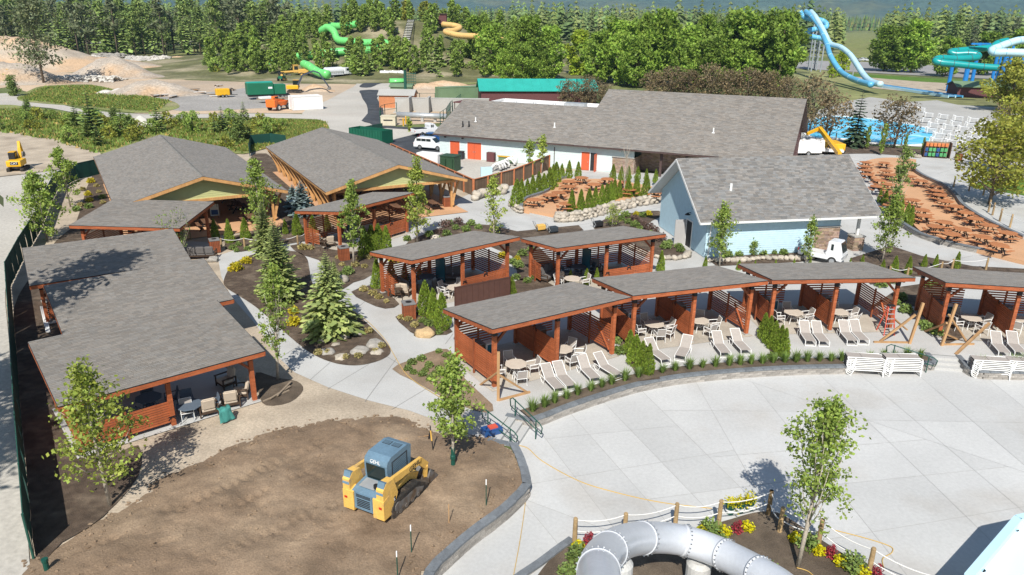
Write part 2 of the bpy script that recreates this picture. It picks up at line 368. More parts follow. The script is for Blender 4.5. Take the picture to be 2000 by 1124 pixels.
bed([(770,500),(800,470),(850,448),(900,436),(960,440),(1010,452),(1090,444),(1130,440),(1140,450),(1040,470),(1090,520),(1060,545),(1015,548),(1000,500),(930,470),(830,500)], sm=1)
bed([(1160,446),(1182,428),(1240,415),(1287,412),(1290,424),(1262,440),(1300,470),(1344,490),(1322,506),(1262,498),(1220,480),(1180,462)], sm=2)
bed([(1382,506),(1500,494),(1640,482),(1646,498),(1560,512),(1400,520)], sm=1)
bed([(438,465),(520,448),(560,452),(590,448),(640,452),(640,470),(590,472),(540,480),(470,492),(440,486)], sm=1)
bed([(470,442),(520,436),(590,420),(640,440),(600,446),(520,452)], sm=1)
bed([(1660,505),(1740,480),(1800,500),(1900,520),(2100,530),(2100,545),(1900,545),(1790,540),(1700,556)], sm=1)
bed([(1700,600),(1760,560),(1790,556),(1850,545),(1860,600),(1880,660),(1850,672),(1820,640),(1790,600),(1760,592)], sm=1)
bed([(1730,400),(1790,390),(1800,440),(1790,455),(1760,445)], sm=1)
bed([(1560,270),(1700,285),(1850,296),(1850,310),(1700,300),(1560,302)], .05, sm=1)
bed([(1200,655),(1230,640),(1290,740),(1250,745)], sm=1); bed([(1466,600),(1500,585),(1545,690),(1510,700)], sm=1)
bed([(500,728),(540,738),(580,745),(592,762),(566,786),(520,792),(506,770)], .05, 'soil', 3)
# dark soil left of the cabana row and round the pavilions
sheet('soil_strip', [(60,540),(110,470),(150,430),(180,345),(230,330),(250,400),(240,470),(140,560),(120,660),(180,780),(215,880),(270,870),(270,930),(200,1010),(120,1060),(70,1090),(50,900),(30,700),(28,600)], .05, 'mulch', 3)
sheet('soil_strip', [(480,320),(520,300),(640,400),(620,440),(540,452),(470,440)], .05, 'mulch', 2)
sheet('packed_path', [(215,900),(270,850),(400,805),(520,775),(552,735),(600,745),(680,775),(780,805),(880,835),(945,864),(975,880),(1000,900),(800,930),(500,950),(330,990),(200,1000)], .028, 'packed', 2)
# ---- graded dirt yard with real relief
yard_out = [(-100,1400),(40,1130),(90,1090),(160,1050),(260,985),(310,940),(400,900),(480,862),(560,838),(640,824),(740,816),(800,822),(850,846),(915,855),(962,860),(1000,880),(1016,910),(1026,950),(984,990),(928,1030),(880,1070),(838,1112),(812,1160),(780,1400)]
yo = [Vector((q.x,q.y)) for q in crom(gpoly(yard_out), 4)]
from mathutils import noise as mnoise
x0, x1 = min(p.x for p in yo), max(p.x for p in yo); y0, y1 = 13.0, max(p.y for p in yo)
step = .16; nx = int((x1-x0)/step)+1; ny = int((y1-y0)/step)+1
import numpy as np
YA = np.array([(p.x,p.y) for p in yo]); YB = np.roll(YA,-1,0)
def edist(x, y):
    ab = YB-YA; q = np.array((x,y))-YA; t = np.clip((q*ab).sum(1)/np.maximum(1e-9,(ab*ab).sum(1)),0,1); d = YA+ab*t[:,None]-np.array((x,y)); return float(np.sqrt((d*d).sum(1).min()))
YH = {}
mb = MB(); idx = {}
step = .12; nx = int((x1-x0+1.4)/step)+1; ny = int((y1-y0+.8)/step)+1; x0 -= .7
def trk_(a, b): a, b = G(*a), G(*b); return (Vector((a.x,a.y)), Vector((b.x,b.y)))
trk = [trk_(*q) for q in (((560,850),(770,990)),((300,1030),(660,880)),((480,1010),(770,1050)),((360,1070),(700,950)),((200,1090),(560,920)),((420,1124),(640,1000)),((120,1120),(420,985)),((640,835),(800,905)))]
wallside = [Vector((p.x,p.y)) for p in yard_c]
for i in range(nx):
    for j in range(ny):
        x, y = x0+i*step, y0+j*step
        ins = inpoly(x, y, yo); dd = edist(x, y)
        if not ins and (dd > .6 or any((Vector((x,y))-q).length < 1.1 for q in wallside)): continue
        if ins:
            e = min(1, dd/1.0); e = e*e*(3-2*e)
            z = .035 + .11*e*(1+.6*mnoise.noise((x*.35, y*.35, 1)))
        else: e = 0; z = .035-.16*dd
        k = .35+.65*e
        z += k*(.055*mnoise.noise((x*.8, y*.8, 3)) + .05*mnoise.noise((x*2.3+.4*y, y*2.3, 5)) + .045*mnoise.noise((x*5.5, y*5.5, 9)))
        z += k*.02*sin((x*.8-y*.55)*2.6+5*mnoise.noise((x*.35,y*.35,7)))*(.5+mnoise.noise((x*.3,y*.3,11)))
        if ins:
            for a, b in trk:
                ab = b-a; L = ab.length; ab = ab/L; q = Vector((x,y))-a; s_ = q.dot(ab); t_ = q.dot(Vector((-ab.y, ab.x)))+.25*sin(s_*.5)
                if 0 < s_ < L and abs(abs(t_)-.72) < .2 and mnoise.noise((x*.5,y*.5,21)) > -.08: z += e*(-.03 + .035*(1 if (s_*2.6+(.0 if t_ > 0 else .3)) % 1 < .5 else -1))
        if ins and dd > .45: z = max(z, .036)
        idx[i,j] = len(mb.v); mb.v.append((x, y, z)); YH[i,j] = z
for (i,j) in idx:
    if (i+1,j) in idx and (i,j+1) in idx and (i+1,j+1) in idx: mb.f.append((idx[i,j], idx[i+1,j], idx[i+1,j+1], idx[i,j+1]))
o = mb.build('dirt_yard', 'dirt', smooth=True); o['kind'] = 'structure'
def yz(x, y):
    return YH.get((int(round((x-x0)/step)), int(round((y-y0)/step))), .03)
mb = MB(); rg = random.Random(61); keys = list(idx); k = 0
while k < 1000:
    i, j = rg.choice(keys); x, y = x0+i*step, y0+j*step; dd = edist(x, y)
    if dd > .8 and rg.random() < .72: continue
    r = rg.uniform(.015,.05)*(1.6 if dd < .8 else 1); mb.blob((x+rg.uniform(-.06,.06),y,YH[i,j]+r*.3), (r*rg.uniform(.8,1.5),r,r*.75), 1, .22, rg); k += 1
o = mb.build('clods', 'dirt', smooth=False); tag(o, 'loose clods scattered over the graded dirt yard', 'clods', kind='stuff')
# slide garden on the deck
garden_px = [(1030,1180),(1060,1110),(1105,1068),(1150,1058),(1200,1062),(1300,1045),(1400,1022),(1470,1002),(1510,1000),(1540,1012),(1600,1052),(1660,1090),(1720,1130),(1800,1190),(1600,1300),(1100,1300)]
sheet('slide_garden', garden_px, DZ+.06, 'soil', 3)
# ---- right side: pool, far decks, road
sheet('pool_terrace', [(1556,270),(1600,215),(1700,190),(1760,200),(1830,196),(1870,205),(2080,225),(2200,330),(1990,330),(1850,292),(1700,282)], .03, 'concrete_old', 2)
sheet('lawn', [(1900,365),(1960,350),(2150,345),(2200,380),(2100,400),(1990,380)], .05, 'lawn', 3)
sheet('lawn', [(1640,142),(1700,146),(1800,152),(1900,158),(2050,166),(2050,172),(1900,165),(1800,160),(1700,152),(1640,148)], .09, 'lawn')
sheet('sand_court', [(1640,148),(1740,154),(1900,164),(1960,172),(1890,190),(1830,185),(1700,172)], .08, 'packed')
sheet('highway', [(1500,118),(1640,120),(1760,124),(1900,134),(2100,144),(2100,160),(1900,153),(1760,146),(1620,138),(1500,130)], .1, 'asphalt_old')
sheet('meadow', [(1650,66),(1700,60),(1712,75),(1716,110),(1690,116),(1650,110)], .1, 'meadow', 2)
sheet('highway', [(0,84),(200,86),(420,90),(560,88),(560,83),(300,80),(0,78)], .12, 'asphalt_old')
sheet('meadow', [(160,104),(300,98),(400,95),(560,97),(560,104),(420,110),(300,112),(180,112)], .1, 'meadow', 2)
# ================================================================ cabanas and their furniture
mat('cedar', (.37,.105,.04), .65, .22, 1.2, .2, 9, .15, 20, rnd=.14, stretch=(1,6,6))
mat('cedar_dark', (.25,.075,.032), .7, .2, 1.5, .15, 9, rnd=.12)
mat('soffit', (.3,.17,.09), .8, .1)
mat('shingle', None, .95, .05, .5, .18, 70, .3, 90, attr=True)
mat('black_steel', (.025,.025,.028), .5, .1, metal=.3)
mat('frame_white', (.78,.78,.76), .4, .03, 3)
mat('sling_grey', (.36,.325,.295), .85, .06, 8, rnd=.06)
mat('sling_blue', (.1,.13,.17), .8, .06, 8)
mat('table_beige', (.57,.5,.42), .5, .06, 6)
mat('cushion_beige', (.57,.48,.38), .9, .06, 5, rnd=.07)
mat('cushion_grey', (.17,.16,.155), .9, .08, 5, rnd=.06)
mat('wicker', (.07,.045,.03), .6, .15, 8)
mat('cabinet_brown', (.1,.055,.035), .55, .12, 3)
mat('counter_top', (.2,.2,.2), .4, .1, 6)
mat('stainless', (.5,.52,.54), .3, .05, metal=.8)
mat('glass_teal', (.03,.14,.2), .12, .05, spec=.6)
mat('panel_brown', (.085,.04,.03), .6, .1, 3)
mat('towel_teal', (.06,.25,.22), .9, .1, 6)
mat('raw_wood', (.42,.25,.12), .8, .2, 2, rnd=.12, stretch=(1,1,.2))
_mesh = {}
def slat(L, h, t, m='cedar', name='slat'):
    k = (round(L,3), round(h,3), t, m, name)
    if k not in _mesh:
        me = MB().box((0,0,0), (L, t, h)).mesh(name); me.materials.append(M[m]); _mesh[k] = me
    return _mesh[k]
def slat_wall(par, x0, y0, x1, y1, z0, z1, pitch, h, t=.035, name='slat', m='cedar', rail=True, top=None):
    L = hypot(x1-x0, y1-y0); a = atan2(y1-y0, x1-x0); n = int((z1-z0)/pitch); me = slat(L, h, t, m, name)
    for k in range(n):
        o = link(name, me, par, ((x0+x1)/2, (y0+y1)/2, z0+pitch*(k+.5)), a)
    if rail:                                    # upright stud behind the slats
        q = .5; nx, ny = -sin(a), cos(a)
        MB().box((lp(x0,x1,q)+nx*.06, lp(y0,y1,q)+ny*.06, (z1+.0)/2+.02), (.09, .08, z1+.04), a).build('wall_stud', 'cedar_dark', par)
def shingles(par, O, U, V, W, L, tw=.33, ex=.14, base=(.228,.21,.188), var=.12, th=.014, name='shingles', seed=3):
    rg = random.Random(seed); O, U, V = Vector(O), Vector(U).normalized(), Vector(V).normalized(); N = U.cross(V).normalized()
    if N.z < 0: N = -N
    mb = MB(); mb.c = []; nr = int(L/ex); ex = L/nr; rows = []
    for r in range(nr):
        off = -rg.uniform(0, tw); x = off
        while x < W:
            wd = tw*rg.uniform(.6, 1.35); a, b = max(0, x), min(W, x+wd-.004); x += wd
            if b-a < .02: continue
            lift = th*rg.uniform(.7, 1.3); p = O+U*a+V*(r*ex); q = O+U*b+V*(r*ex)
            t = rg.choice((.78,.9,1,1.05,1.15,1.25)); hue = rg.uniform(-.05, .05)
            c = (base[0]*t*(1+hue), base[1]*t, base[2]*t*(1-hue))
            c = tuple(lp(bv, cv, var/.22) for bv, cv in zip(base, c))
            mb.add([p+N*lift, q+N*lift, q+V*ex+N*.001, p+V*ex+N*.001, p, q], [(0,1,2,3),(4,5,1,0)]); mb.c += [c, tuple(v*.85 for v in c)]
    o = mb.build(name, 'shingle', par); o['kind'] = 'stuff'; return o
CAB_W, CAB_D, CAB_ZF, CAB_ZB, INS = 8.775, 5.25, 3.70, 2.956, .68
def cabana(label, loc, rz, w=CAB_W, d=CAB_D, zf=CAB_ZF, zb=CAB_ZB, style='F', group=None, seed=1):
    r = thing('cabana', label, 'cabana', loc, rz, group)
    sl = (zb-zf)/d; zr = lambda y: zf+sl*y                      # roof top height
    # roof slab
    mb = MB(); T = .16
    P = [(-w/2,0),(w/2,0),(w/2,d),(-w/2,d)]
    mb.add([(x,y,zr(y)-.012) for x, y in P]+[(x,y,zr(y)-T) for x, y in P], [(0,1,2,3),(7,6,5,4),(0,4,5,1),(1,5,6,2),(2,6,7,3),(3,7,4,0)])
    mb.build('roof', 'soffit', r)
    shingles(r, (w/2+.03, d+.03, zr(d)), (-1,0,0), (0,-1,-sl), w+.06, sqrt(d*d+(zf-zb)**2)+.06, seed=seed)
    fh = .22
    for a, b in (((-w/2,-.022),(w/2,-.022)), ((w/2+.022,-.04),(w/2+.022,d+.04)), ((w/2,d+.022),(-w/2,d+.022)), ((-w/2-.022,d+.04),(-w/2-.022,-.04))):
        MB().bar((a[0],a[1],zr(a[1])-.03-fh/2), (b[0],b[1],zr(b[1])-.03-fh/2), .045, fh).build('fascia', 'cedar', r)
        MB().bar((a[0],a[1],zr(a[1])-.015), (b[0],b[1],zr(b[1])-.015), .055, .035).build('drip_edge', 'black_steel', r)
    xs = (-w/2+.5, 0, w/2-.5); yf, yb = INS, d-.5
    if style in ('U',): yf, yb = .55, d-.62
    for y in (yf, yb):
        zt = zr(y)-T
        MB().bar((-w/2+.12,y,zt-.13), (w/2-.12,y,zt-.13), .16, .26).build('beam', 'cedar', r)
        for x in xs:
            pz = zt-.255
            MB().box((x,y,pz/2), (.2,.2,pz)).build('post', 'cedar', r)
            MB().box((x,y,pz-.1), (.215,.215,.24)).build('steel_plate', 'black_steel', r)
            MB().box((x,y,.05), (.3,.3,.14)).build('post_footing', 'concrete_old', r)
            for s in ((1,) if x == xs[0] else (-1,) if x == xs[2] else ()):
                MB().bar((x,y,pz-.72), (x+s*.72,y,pz+.0), .12, .12, (0,1,0)).build('brace', 'cedar_dark', r)
    for x in xs:
        MB().bar((x,.15,zr(.15)-T-.1), (x,d-.12,zr(d-.12)-T-.1), .1, .18).build('rafter', 'cedar', r)
    xl, xm, xr_ = xs
    def bracket(x, y, z, rzz=0):
        m_ = MB(); m_.box((0,0,0), (.3,.03,.05)); m_.bar((-.02,0,0), (-.17,0,-.17), .03, .05); m_.bar((.02,0,0), (.17,0,-.17), .03, .05)
        m_.build('bracket', 'black_steel', r, loc=(x,y,z), rz=rzz)
    if style == 'F':
        slat_wall(r, xm, yf+.1, xm, yb-.1, .28, 1.86, .118, .093); bracket(xm-.05, (yf+yb)/2, 1.84, pi/2)
        slat_wall(r, xl, yf+.1, xl, yb-.1, .28, 1.98, .131, .1)
        slat_wall(r, xr_, yf+.1, xr_, yb-.1, .28, 1.98, .145, .085)
        MB().bar((xr_-.05,yf+.2,.3), (xr_-.05,yf+1.4,1.6), .06, .1, (1,0,0)).build('wall_brace', 'cedar', r)
        slat_wall(r, xl+.1, yb, xm-1.2, yb, .35, 2.3, .16, .09); slat_wall(r, xm+.1, yb, xr_-1.3, yb, .35, 2.3, .16, .09)
    elif style == 'M':
        slat_wall(r, xl+.1, yb, xm-.1, yb, .3, 2.2, .155, .085); slat_wall(r, xm+.1, yb, xr_-.1, yb, .3, 2.2, .155, .085)
        slat_wall(r, xm+.1, yf, xr_-.1, yf, .28, 1.36, .12, .092); bracket((xm+xr_)/2, yf-.05, 1.33); bracket(xm+.1, yf-.12, 1.2)
        slat_wall(r, xr_, yf+.1, xr_, yb-.1, .3, 2.2, .155, .085)
        slat_wall(r, xl, yb-1.6, xl, yb-.1, .3, 1.6, .155, .085)
        g_ = MB().box((xm+.2, yb-1.1, 1.25), (.05, 1.1, 1.7)).build('glass_panel', 'glass_teal', r)
        MB().box((xm+.2, yb-1.1, 1.25), (.03, 1.2, 1.8)).build('panel_frame', 'black_steel', g_)
    else:
        slat_wall(r, xm+.1, yb, xr_-.1, yb, .28, 1.42, .12, .092); bracket((xm+xr_)/2, yb+.05, 1.4, pi); bracket(xm+.05, yb+.12, .6, pi)
        slat_wall(r, xr_, yf+.1, xr_, yb-.1, .3, 2.0, .145, .085)
        slat_wall(r, xm+.1, yf, xr_-.1, yf, .3, 2.0, .16, .085)
    return r
K = 0.92043/.9*.9
cabs = {}
FR_G = 'timber cabanas along the curved pool terrace'
cabs['F1'] = cabana('shingled timber cabana at the terrace stair end, prop timbers at its corner post', (2.794,35.75,0), .563, seed=11, group=FR_G)
cabs['F2'] = cabana('shingled timber cabana between two hedges with two loungers folded toward each other', (10.85,39.74,0), .328, seed=12, group=FR_G)
cabs['F3'] = cabana('shingled timber cabana with a red stepladder standing at its end post', (19.75,41.66,0), .087, seed=13, group=FR_G)
cabs['F4'] = cabana('shingled timber cabana beyond the second terrace stair, raking timbers at its corner', (29.92,40.53,0), -.16, seed=14, group=FR_G)
MR_G = 'timber garden cabanas behind the terrace row'
cabs['M1'] = cabana('timber garden cabana with brown panel screen before its slatted front wall', (-2.92,46.94,0), .693, style='M', seed=15, group=MR_G)
cabs['M2'] = cabana('timber garden cabana with blue chairs, nearest the blue gabled house', (6.91,49.09,0), .45, style='M', seed=16, group=MR_G)
cabs['S'] = cabana('timber garden cabana with beige sofa, right below the curved-brace pavilion', (-11.03,59.76,0), .959, style='M', seed=17, group=MR_G)
UR_G = 'staggered timber cabanas with touching roofs beside the green screen fence'
cabs['U1'] = cabana('timber cabana with slatted wall and cushioned chairs facing the dirt yard', (-19.119,34.215,0), 3.844, 8.664, 6.089, 3.584, 2.842, 'U', UR_G, 18)
cabs['U2'] = cabana('timber cabana whose grey roof carries a large tree shadow', (-22.595,41.235,0), 3.803, 8.558, 5.153, 3.72, 2.62, 'U', UR_G, 19)
cabs['U3'] = cabana('timber cabana with wide grey roof right behind the shrub willow', (-27.918,48.27,0), 3.738, 9.02, 5.455, 3.66, 2.76, 'U', UR_G, 20)
cabs['U4'] = cabana('timber cabana turned askew below the pavilion with the green gable', (-28.975,60.044,0), 3.089, 8.49, 6.10, 3.477, 2.891, 'U', UR_G, 21)
def slab_under(c, w, d, z=.03, ov=-.25, name='cabana_slab'):
    rz = c.rotation_euler[2]; x, y = c.location[0], c.location[1]
    P = [(-w/2-ov, -ov), (w/2+ov, -ov), (w/2+ov, d+ov), (-w/2-ov, d+ov)]
    sheet(name, [(x+a*cos(rz)-b*sin(rz), y+a*sin(rz)+b*cos(rz)) for a, b in P], z, 'concrete', world=True)
for k in ('U1','U2','U3','U4'):
    slab_under(cabs[k], 8.6, 5.4 if k in ('U2','U3') else 6.0, .075)
# terrace floor before the front row: a paler coloured slab under each roof
mat('slab_tan', (.43,.39,.33), .85, .14, .6, .1, 9, rnd=.03)
for k in ('F1','F2','F3','F4','M1','M2','S'):
    c = cabs[k]; rz = c.rotation_euler[2]; x, y = c.location[0], c.location[1]
    P = [(-CAB_W/2+.2,.35),(CAB_W/2-.2,.35),(CAB_W/2-.2,CAB_D-.1),(-CAB_W/2+.2,CAB_D-.1)]
    sheet('cabana_slab', [(x+a*cos(rz)-b*sin(rz), y+a*sin(rz)+b*cos(rz)) for a, b in P], .03, 'slab_tan', world=True)
# ---------------------------------------------------------------- furniture
def tubes(mb, segs, r, n=6):
    for s_ in segs: mb.tube(s_, r, n)
    return mb
def make_chair(name, label, fm, sm):
    t = thing(name, label, 'chair')
    MB().cbox((0,0,.43), (.5,.5,.03), .01).build('seat', sm, t)
    MB().box((0,.3,.68), (.48,.025,.46), M3=Matrix.Rotation(-.22,3,'X')).build('backrest', sm, t)
    for sx in (-1,1):
        tubes(MB(), [[(sx*.27,-.26,0),(sx*.27,-.24,.62)]], .018).build('leg', fm, t)
        tubes(MB(), [[(sx*.27,.3,0),(sx*.27,.24,.42),(sx*.26,.38,.93)]], .018).build('leg', fm, t)
        tubes(MB(), [[(sx*.27,-.26,.63),(sx*.27,.3,.65)]], .024).build('armrest', fm, t)
    tubes(MB(), [[(-.26,.38,.92),(.26,.38,.92)]], .018).build('head_bar', fm, t)
    tubes(MB(), [[(-.27,-.25,.42),(.27,-.25,.42)],[(-.27,.26,.42),(.27,.26,.42)],[(-.27,-.25,.42),(-.27,.26,.42)],[(.27,-.25,.42),(.27,.26,.42)]], .018).build('seat_frame', fm, t)
    return Proto(t)
def make_table(name, label, tm, fm, rad=.62, n=8):
    t = thing(name, label, 'table')
    MB().lathe([(rad-.02,.70),(rad,.705),(rad,.73),(rad-.01,.74)], n*2 if n > 8 else n).build('tabletop', tm, t)
    for k in range(4):
        a = pi/4+k*pi/2; MB().tube([(cos(a)*.1,sin(a)*.1,.7),(cos(a)*.28,sin(a)*.28,.35),(cos(a)*.42,sin(a)*.42,0)], .02, 6).build('leg', fm, t)
    MB().lathe([(.2,.33),(.2,.36)], 10).build('leg_brace', fm, t)
    return Proto(t)
def make_lounger():
    t = thing('sun_lounger', 'white framed lounger', 'sun lounger')
    MB().box((0,-.62,.34), (.56,1.2,.02)).build('seat_sling', 'sling_grey', t)
    MB().box((0,.33,.61), (.54,.86,.02), M3=Matrix.Rotation(.68,3,'X')).build('back_sling', 'sling_grey', t)
    for s in (-1,1):
        MB().tube([(s*.3,.5,.33),(s*.3,-1.1,.34),(s*.3,-1.21,.32),(s*.3,-1.25,.22),(s*.3,-1.25,.02)], .024, 6).build('side_rail', 'frame_white', t)
        MB().tube([(s*.29,-.02,.34),(s*.29,.66,.88)], .022, 6).build('back_rail', 'frame_white', t)
        MB().tube([(s*.31,.42,.33),(s*.31,.52,.2),(s*.31,.35,.02),(s*.31,.1,.02),(s*.31,.0,.33)], .022, 6).build('rear_leg', 'frame_white', t)
    MB().tube([(-.3,-1.25,.03),(.3,-1.25,.03)], .024, 6).build('foot_bar', 'frame_white', t)
    MB().tube([(-.29,.66,.88),(.29,.66,.88)], .022, 6).build('head_bar', 'frame_white', t)
    return Proto(t)
def make_flat_lounger():
    t = thing('stacked_lounger', 'white lounger in a stack', 'sun lounger')
    MB().box((0,-.35,.32), (.6,1.1,.025)).build('seat_sling', 'sling_grey', t)
    MB().box((0,.6,.32), (.6,.76,.025)).build('back_sling', 'sling_grey', t)
    for s in (-1,1):
        MB().tube([(s*.32,1.0,.3),(s*.32,-.85,.33),(s*.32,-.98,.28),(s*.36,-1.02,.0)], .03, 6).build('side_rail', 'frame_white', t)
        MB().tube([(s*.33,.98,.3),(s*.35,.92,.12),(s*.37,.7,0),(s*.36,.55,.3)], .028, 6).build('rear_leg', 'frame_white', t)
    MB().tube([(-.36,-1.02,.02),(.36,-1.02,.02)], .026, 6).build('foot_bar', 'frame_white', t)
    return Proto(t)
def make_club(name, label, cm, fm, seats=1):
    wd = .66*seats+.1; t = thing(name, label, 'sofa' if seats > 1 else 'armchair')
    fr = MB(); fr.box((0,0,.2), (wd,.72,.08))
    for s in (-1,1): fr.box((s*(wd/2+.03),-.02,.56), (.07,.76,.05)); 
    fr.build('frame', fm, t)
    for sx in (-1,1):
        for sy in (-1,1): MB().box((sx*(wd/2+.02), sy*.34, .28), (.06,.06,.56)).build('leg', fm, t)
    for k in range(seats):
        x = (k-(seats-1)/2)*.66
        MB().cbox((x,-.03,.33), (.63,.66,.18), .05).build('seat_cushion', cm, t)
        b = MB(); bm_ = bmesh.new(); bmesh.ops.create_cube(bm_, size=1); bmesh.ops.scale(bm_, vec=(.62,.17,.58), verts=bm_.verts); bmesh.ops.bevel(bm_, geom=list(bm_.edges), offset=.05, segments=2, affect='EDGES')
        b.addbm(bm_, Matrix.Translation((x,.34,.68)) @ Matrix.Rotation(-.25,4,'X')); b.build('back_cushion', cm, t)
    return Proto(t)
def make_trash():
    t = thing('trash_receptacle', 'slatted bin', 'trash bin')
    MB().box((0,0,.5), (.66,.66,.98)).build('liner', 'cabinet_brown', t)
    top = MB().cbox((0,0,1.05), (.8,.8,.1), .015).build('lid', 'counter_top', t)
    MB().lathe([(.2,1.101),(.2,1.106)], 16).build('opening', 'black_steel', top)
    me = slat(.1, .98, .03, 'cedar_dark', 'slat')
    for q in range(4):
        for k in range(6):
            u = -.31+.124*k; a = q*pi/2
            link('slat', me, t, (u*cos(a)-(-.36)*sin(a)*1, u*sin(a)+(-.36)*cos(a), .52), a)
    return Proto(t)
def make_cabinet():
    t = thing('cabinet', 'brown cabinet', 'cabinet')
    MB().box((0,0,.47), (1.25,.6,.86)).build('body', 'cabinet_brown', t)
    MB().box((0,0,.93), (1.32,.66,.05)).build('countertop', 'counter_top', t)
    for s in (-1,1):
        dr = MB().box((s*.3,-.31,.47), (.56,.02,.78)).build('door', 'cabinet_brown', t)
        MB().box((s*.08,-.335,.62), (.02,.03,.22)).build('handle', 'stainless', dr)
    return Proto(t)
def make_fridge():
    t = thing('mini_fridge', 'mini fridge', 'fridge')
    MB().box((0,.02,.42), (.55,.5,.82)).build('body', 'frame_white', t)
    d_ = MB().box((0,-.24,.42), (.52,.03,.78)).build('door', 'frame_white', t)
    MB().box((0,-.262,.46), (.42,.01,.6)).build('glass', 'glass_teal', d_)
    return Proto(t)
white_chair = make_chair('dining_chair', 'white dining chair', 'frame_white', 'sling_grey')
blue_chair = make_chair('dining_chair', 'blue grey dining chair', 'sling_blue', 'sling_blue')
beige_table = make_table('dining_table', 'beige table', 'table_beige', 'frame_white')
blue_table = make_table('dining_table', 'dark table', 'sling_blue', 'sling_blue')
lounger = make_lounger(); flat_lounger = make_flat_lounger()
armchair = make_club('armchair', 'beige armchair', 'cushion_beige', 'wicker', 1)
sofa3 = make_club('sofa', 'dark grey sofa', 'cushion_grey', 'wicker', 3)
sofa2 = make_club('loveseat', 'grey loveseat', 'cushion_grey', 'wicker', 2)
sofa_b = make_club('sofa', 'beige sofa', 'cushion_beige', 'wicker', 2)
trash = make_trash(); cabinet = make_cabinet(); fridge = make_fridge()
side_table = make_table('side_table', 'side table', 'wicker', 'wicker', .3, 12)
# loungers on the terrace: hinge pixel, foot pixel (at seat height)
LG = {'F1': [((1074,739),(1096,762)),((1097,734),(1119.5,757.5)),((1144,720),(1167.5,744)),((1180,715),(1214,736))],
      'F2': [((1277.5,686),(1309,709)),((1337.5,680),(1324,704)),((1404,672.5),(1422.5,696)),((1441,667.5),(1462.5,690))],
      'F3': [((1573,651),(1587.5,672.5)),((1597.5,652),(1614,672.5)),((1651,650),(1671,672.5)),((1672.5,649),(1694,671))],
      'F4': [((1947.5,672.5),(1965,692)),((1979,672.5),(1996,691))]}
LL = {'F1': 'white framed lounger with taupe sling before the cabana at the terrace stair',
      'F2': 'white framed lounger with taupe sling before the cabana between the two hedges',
      'F3': 'white framed lounger with taupe sling before the cabana with the red stepladder',
      'F4': 'white framed lounger with taupe sling before the cabana beyond the second stair'}
for k, L in LG.items():
    for i, (h_, f_) in enumerate(L):
        a, b = G(*h_, .33), G(*f_, .33); d = a-b
        lb = LL[k]
        if k == 'F2' and i < 2: lb = ('white lounger turned aslant beside the tall hedge, meeting its neighbour foot to foot', 'white lounger swung the other way so its foot meets the aslant lounger')[i]
        lounger.put((a.x, a.y, .012), atan2(d.y, d.x)-pi/2, lb, 'loungers on the terrace before the cabanas')
# dining sets
def dining(px, py, tp, cp, angs, where, rz0=0.0, rad=.95):
    c = G(px, py, .72); tp.put((c.x, c.y, .03), rz0, ('beige dining table ' if tp is beige_table else 'dark dining table ')+where, 'cabana dining tables')
    for a in angs:
        a = radians(a); cp.put((c.x+rad*cos(a), c.y+rad*sin(a), .03), a-pi/2, ('white dining chair ' if cp is white_chair else 'blue grey dining chair ')+where, 'cabana dining chairs')
dining(1008,712,beige_table,white_chair,(20,110,200,285),'in the fridge bay of the stair-end cabana',.3)
dining(1098,683,beige_table,white_chair,(0,60,-60,160),'in the braced-wall bay of the stair-end cabana',.3)
dining(1278,634,beige_table,white_chair,(20,110,200,-80,-35),'in the fridge bay of the cabana between hedges',.2)
dining(1366,627,beige_table,white_chair,(5,75,-60),'in the braced-wall bay of the cabana between hedges',.2)
dining(1550,611,beige_table,white_chair,(10,90,190,-60),'in the fridge bay of the stepladder cabana')
dining(1638,610,beige_table,white_chair,(15,80,-40),'in the braced-wall bay of the stepladder cabana')
dining(1897,622,beige_table,white_chair,(10,100,190,-80),'in the fridge bay of the cabana beyond the second stair')
dining(1992,624,beige_table,white_chair,(100,170,230),'in the second bay of the cabana beyond the second stair')
dining(834,541,blue_table,blue_chair,(10,100,190,-80),'in the cabana with the brown panel screen')
dining(890,562,beige_table,white_chair,(150,215,80,-70),'just outside the brown panel screen')
dining(1130,522,blue_table,blue_chair,(20,120,200,-70),'in the garden cabana by the blue house')
dining(1118,545,beige_table,white_chair,(160,20),'behind the small hedge of the garden cabana')
dining(720,462,blue_table,blue_chair,(20,120,200,-70),'in the cabana below the pavilion')
dining(370,792,blue_table,blue_chair,(30,120,200),'in the cabana facing the dirt yard')
dining(290,778,blue_table,blue_chair,(30,120,270),'behind the slatted wall facing the dirt yard')
p = G(368,822); white_chair.put((p.x,p.y,.09), .5, 'lone white dining chair on the slab edge facing the dirt yard')
# soft seating
def soft(pr, px, py, deg, lb, g='cushioned seats in the garden cabanas', z=.03):
    p = G(px, py); return pr.put((p.x,p.y,z), radians(deg), lb, g)
soft(sofa3, 792,566, 130, 'dark grey three-seat sofa in the cabana with the brown panel screen')
soft(armchair, 772,578, 200, 'beige armchair facing the path beside a small dark side table')
soft(armchair, 793,577, 160, 'beige armchair between sofa and post, open side to the path')
soft(sofa2, 884,549, 0, 'dark grey loveseat against the slats of the cabana with panel screen')
soft(side_table, 779,585, 0, 'small round dark side table at the garden path edge', 'side tables')
soft(sofa3, 1074,545, 60, 'dark grey sofa at the open end of the garden cabana by the blue house')
soft(sofa2, 1156,534, 10, 'dark grey loveseat at the slats of the garden cabana by the blue house')
soft(armchair, 1098,552, 150, 'beige armchair beside the post of the garden cabana by the blue house')
soft(sofa_b, 622,476, 150, 'beige loveseat in the cabana below the curved-brace pavilion')
soft(armchair, 643,482, 215, 'beige armchair seen from behind in the cabana below the pavilion')
soft(side_table, 634,489, 0, 'small dark side table before the beige loveseat below the pavilion', 'side tables')
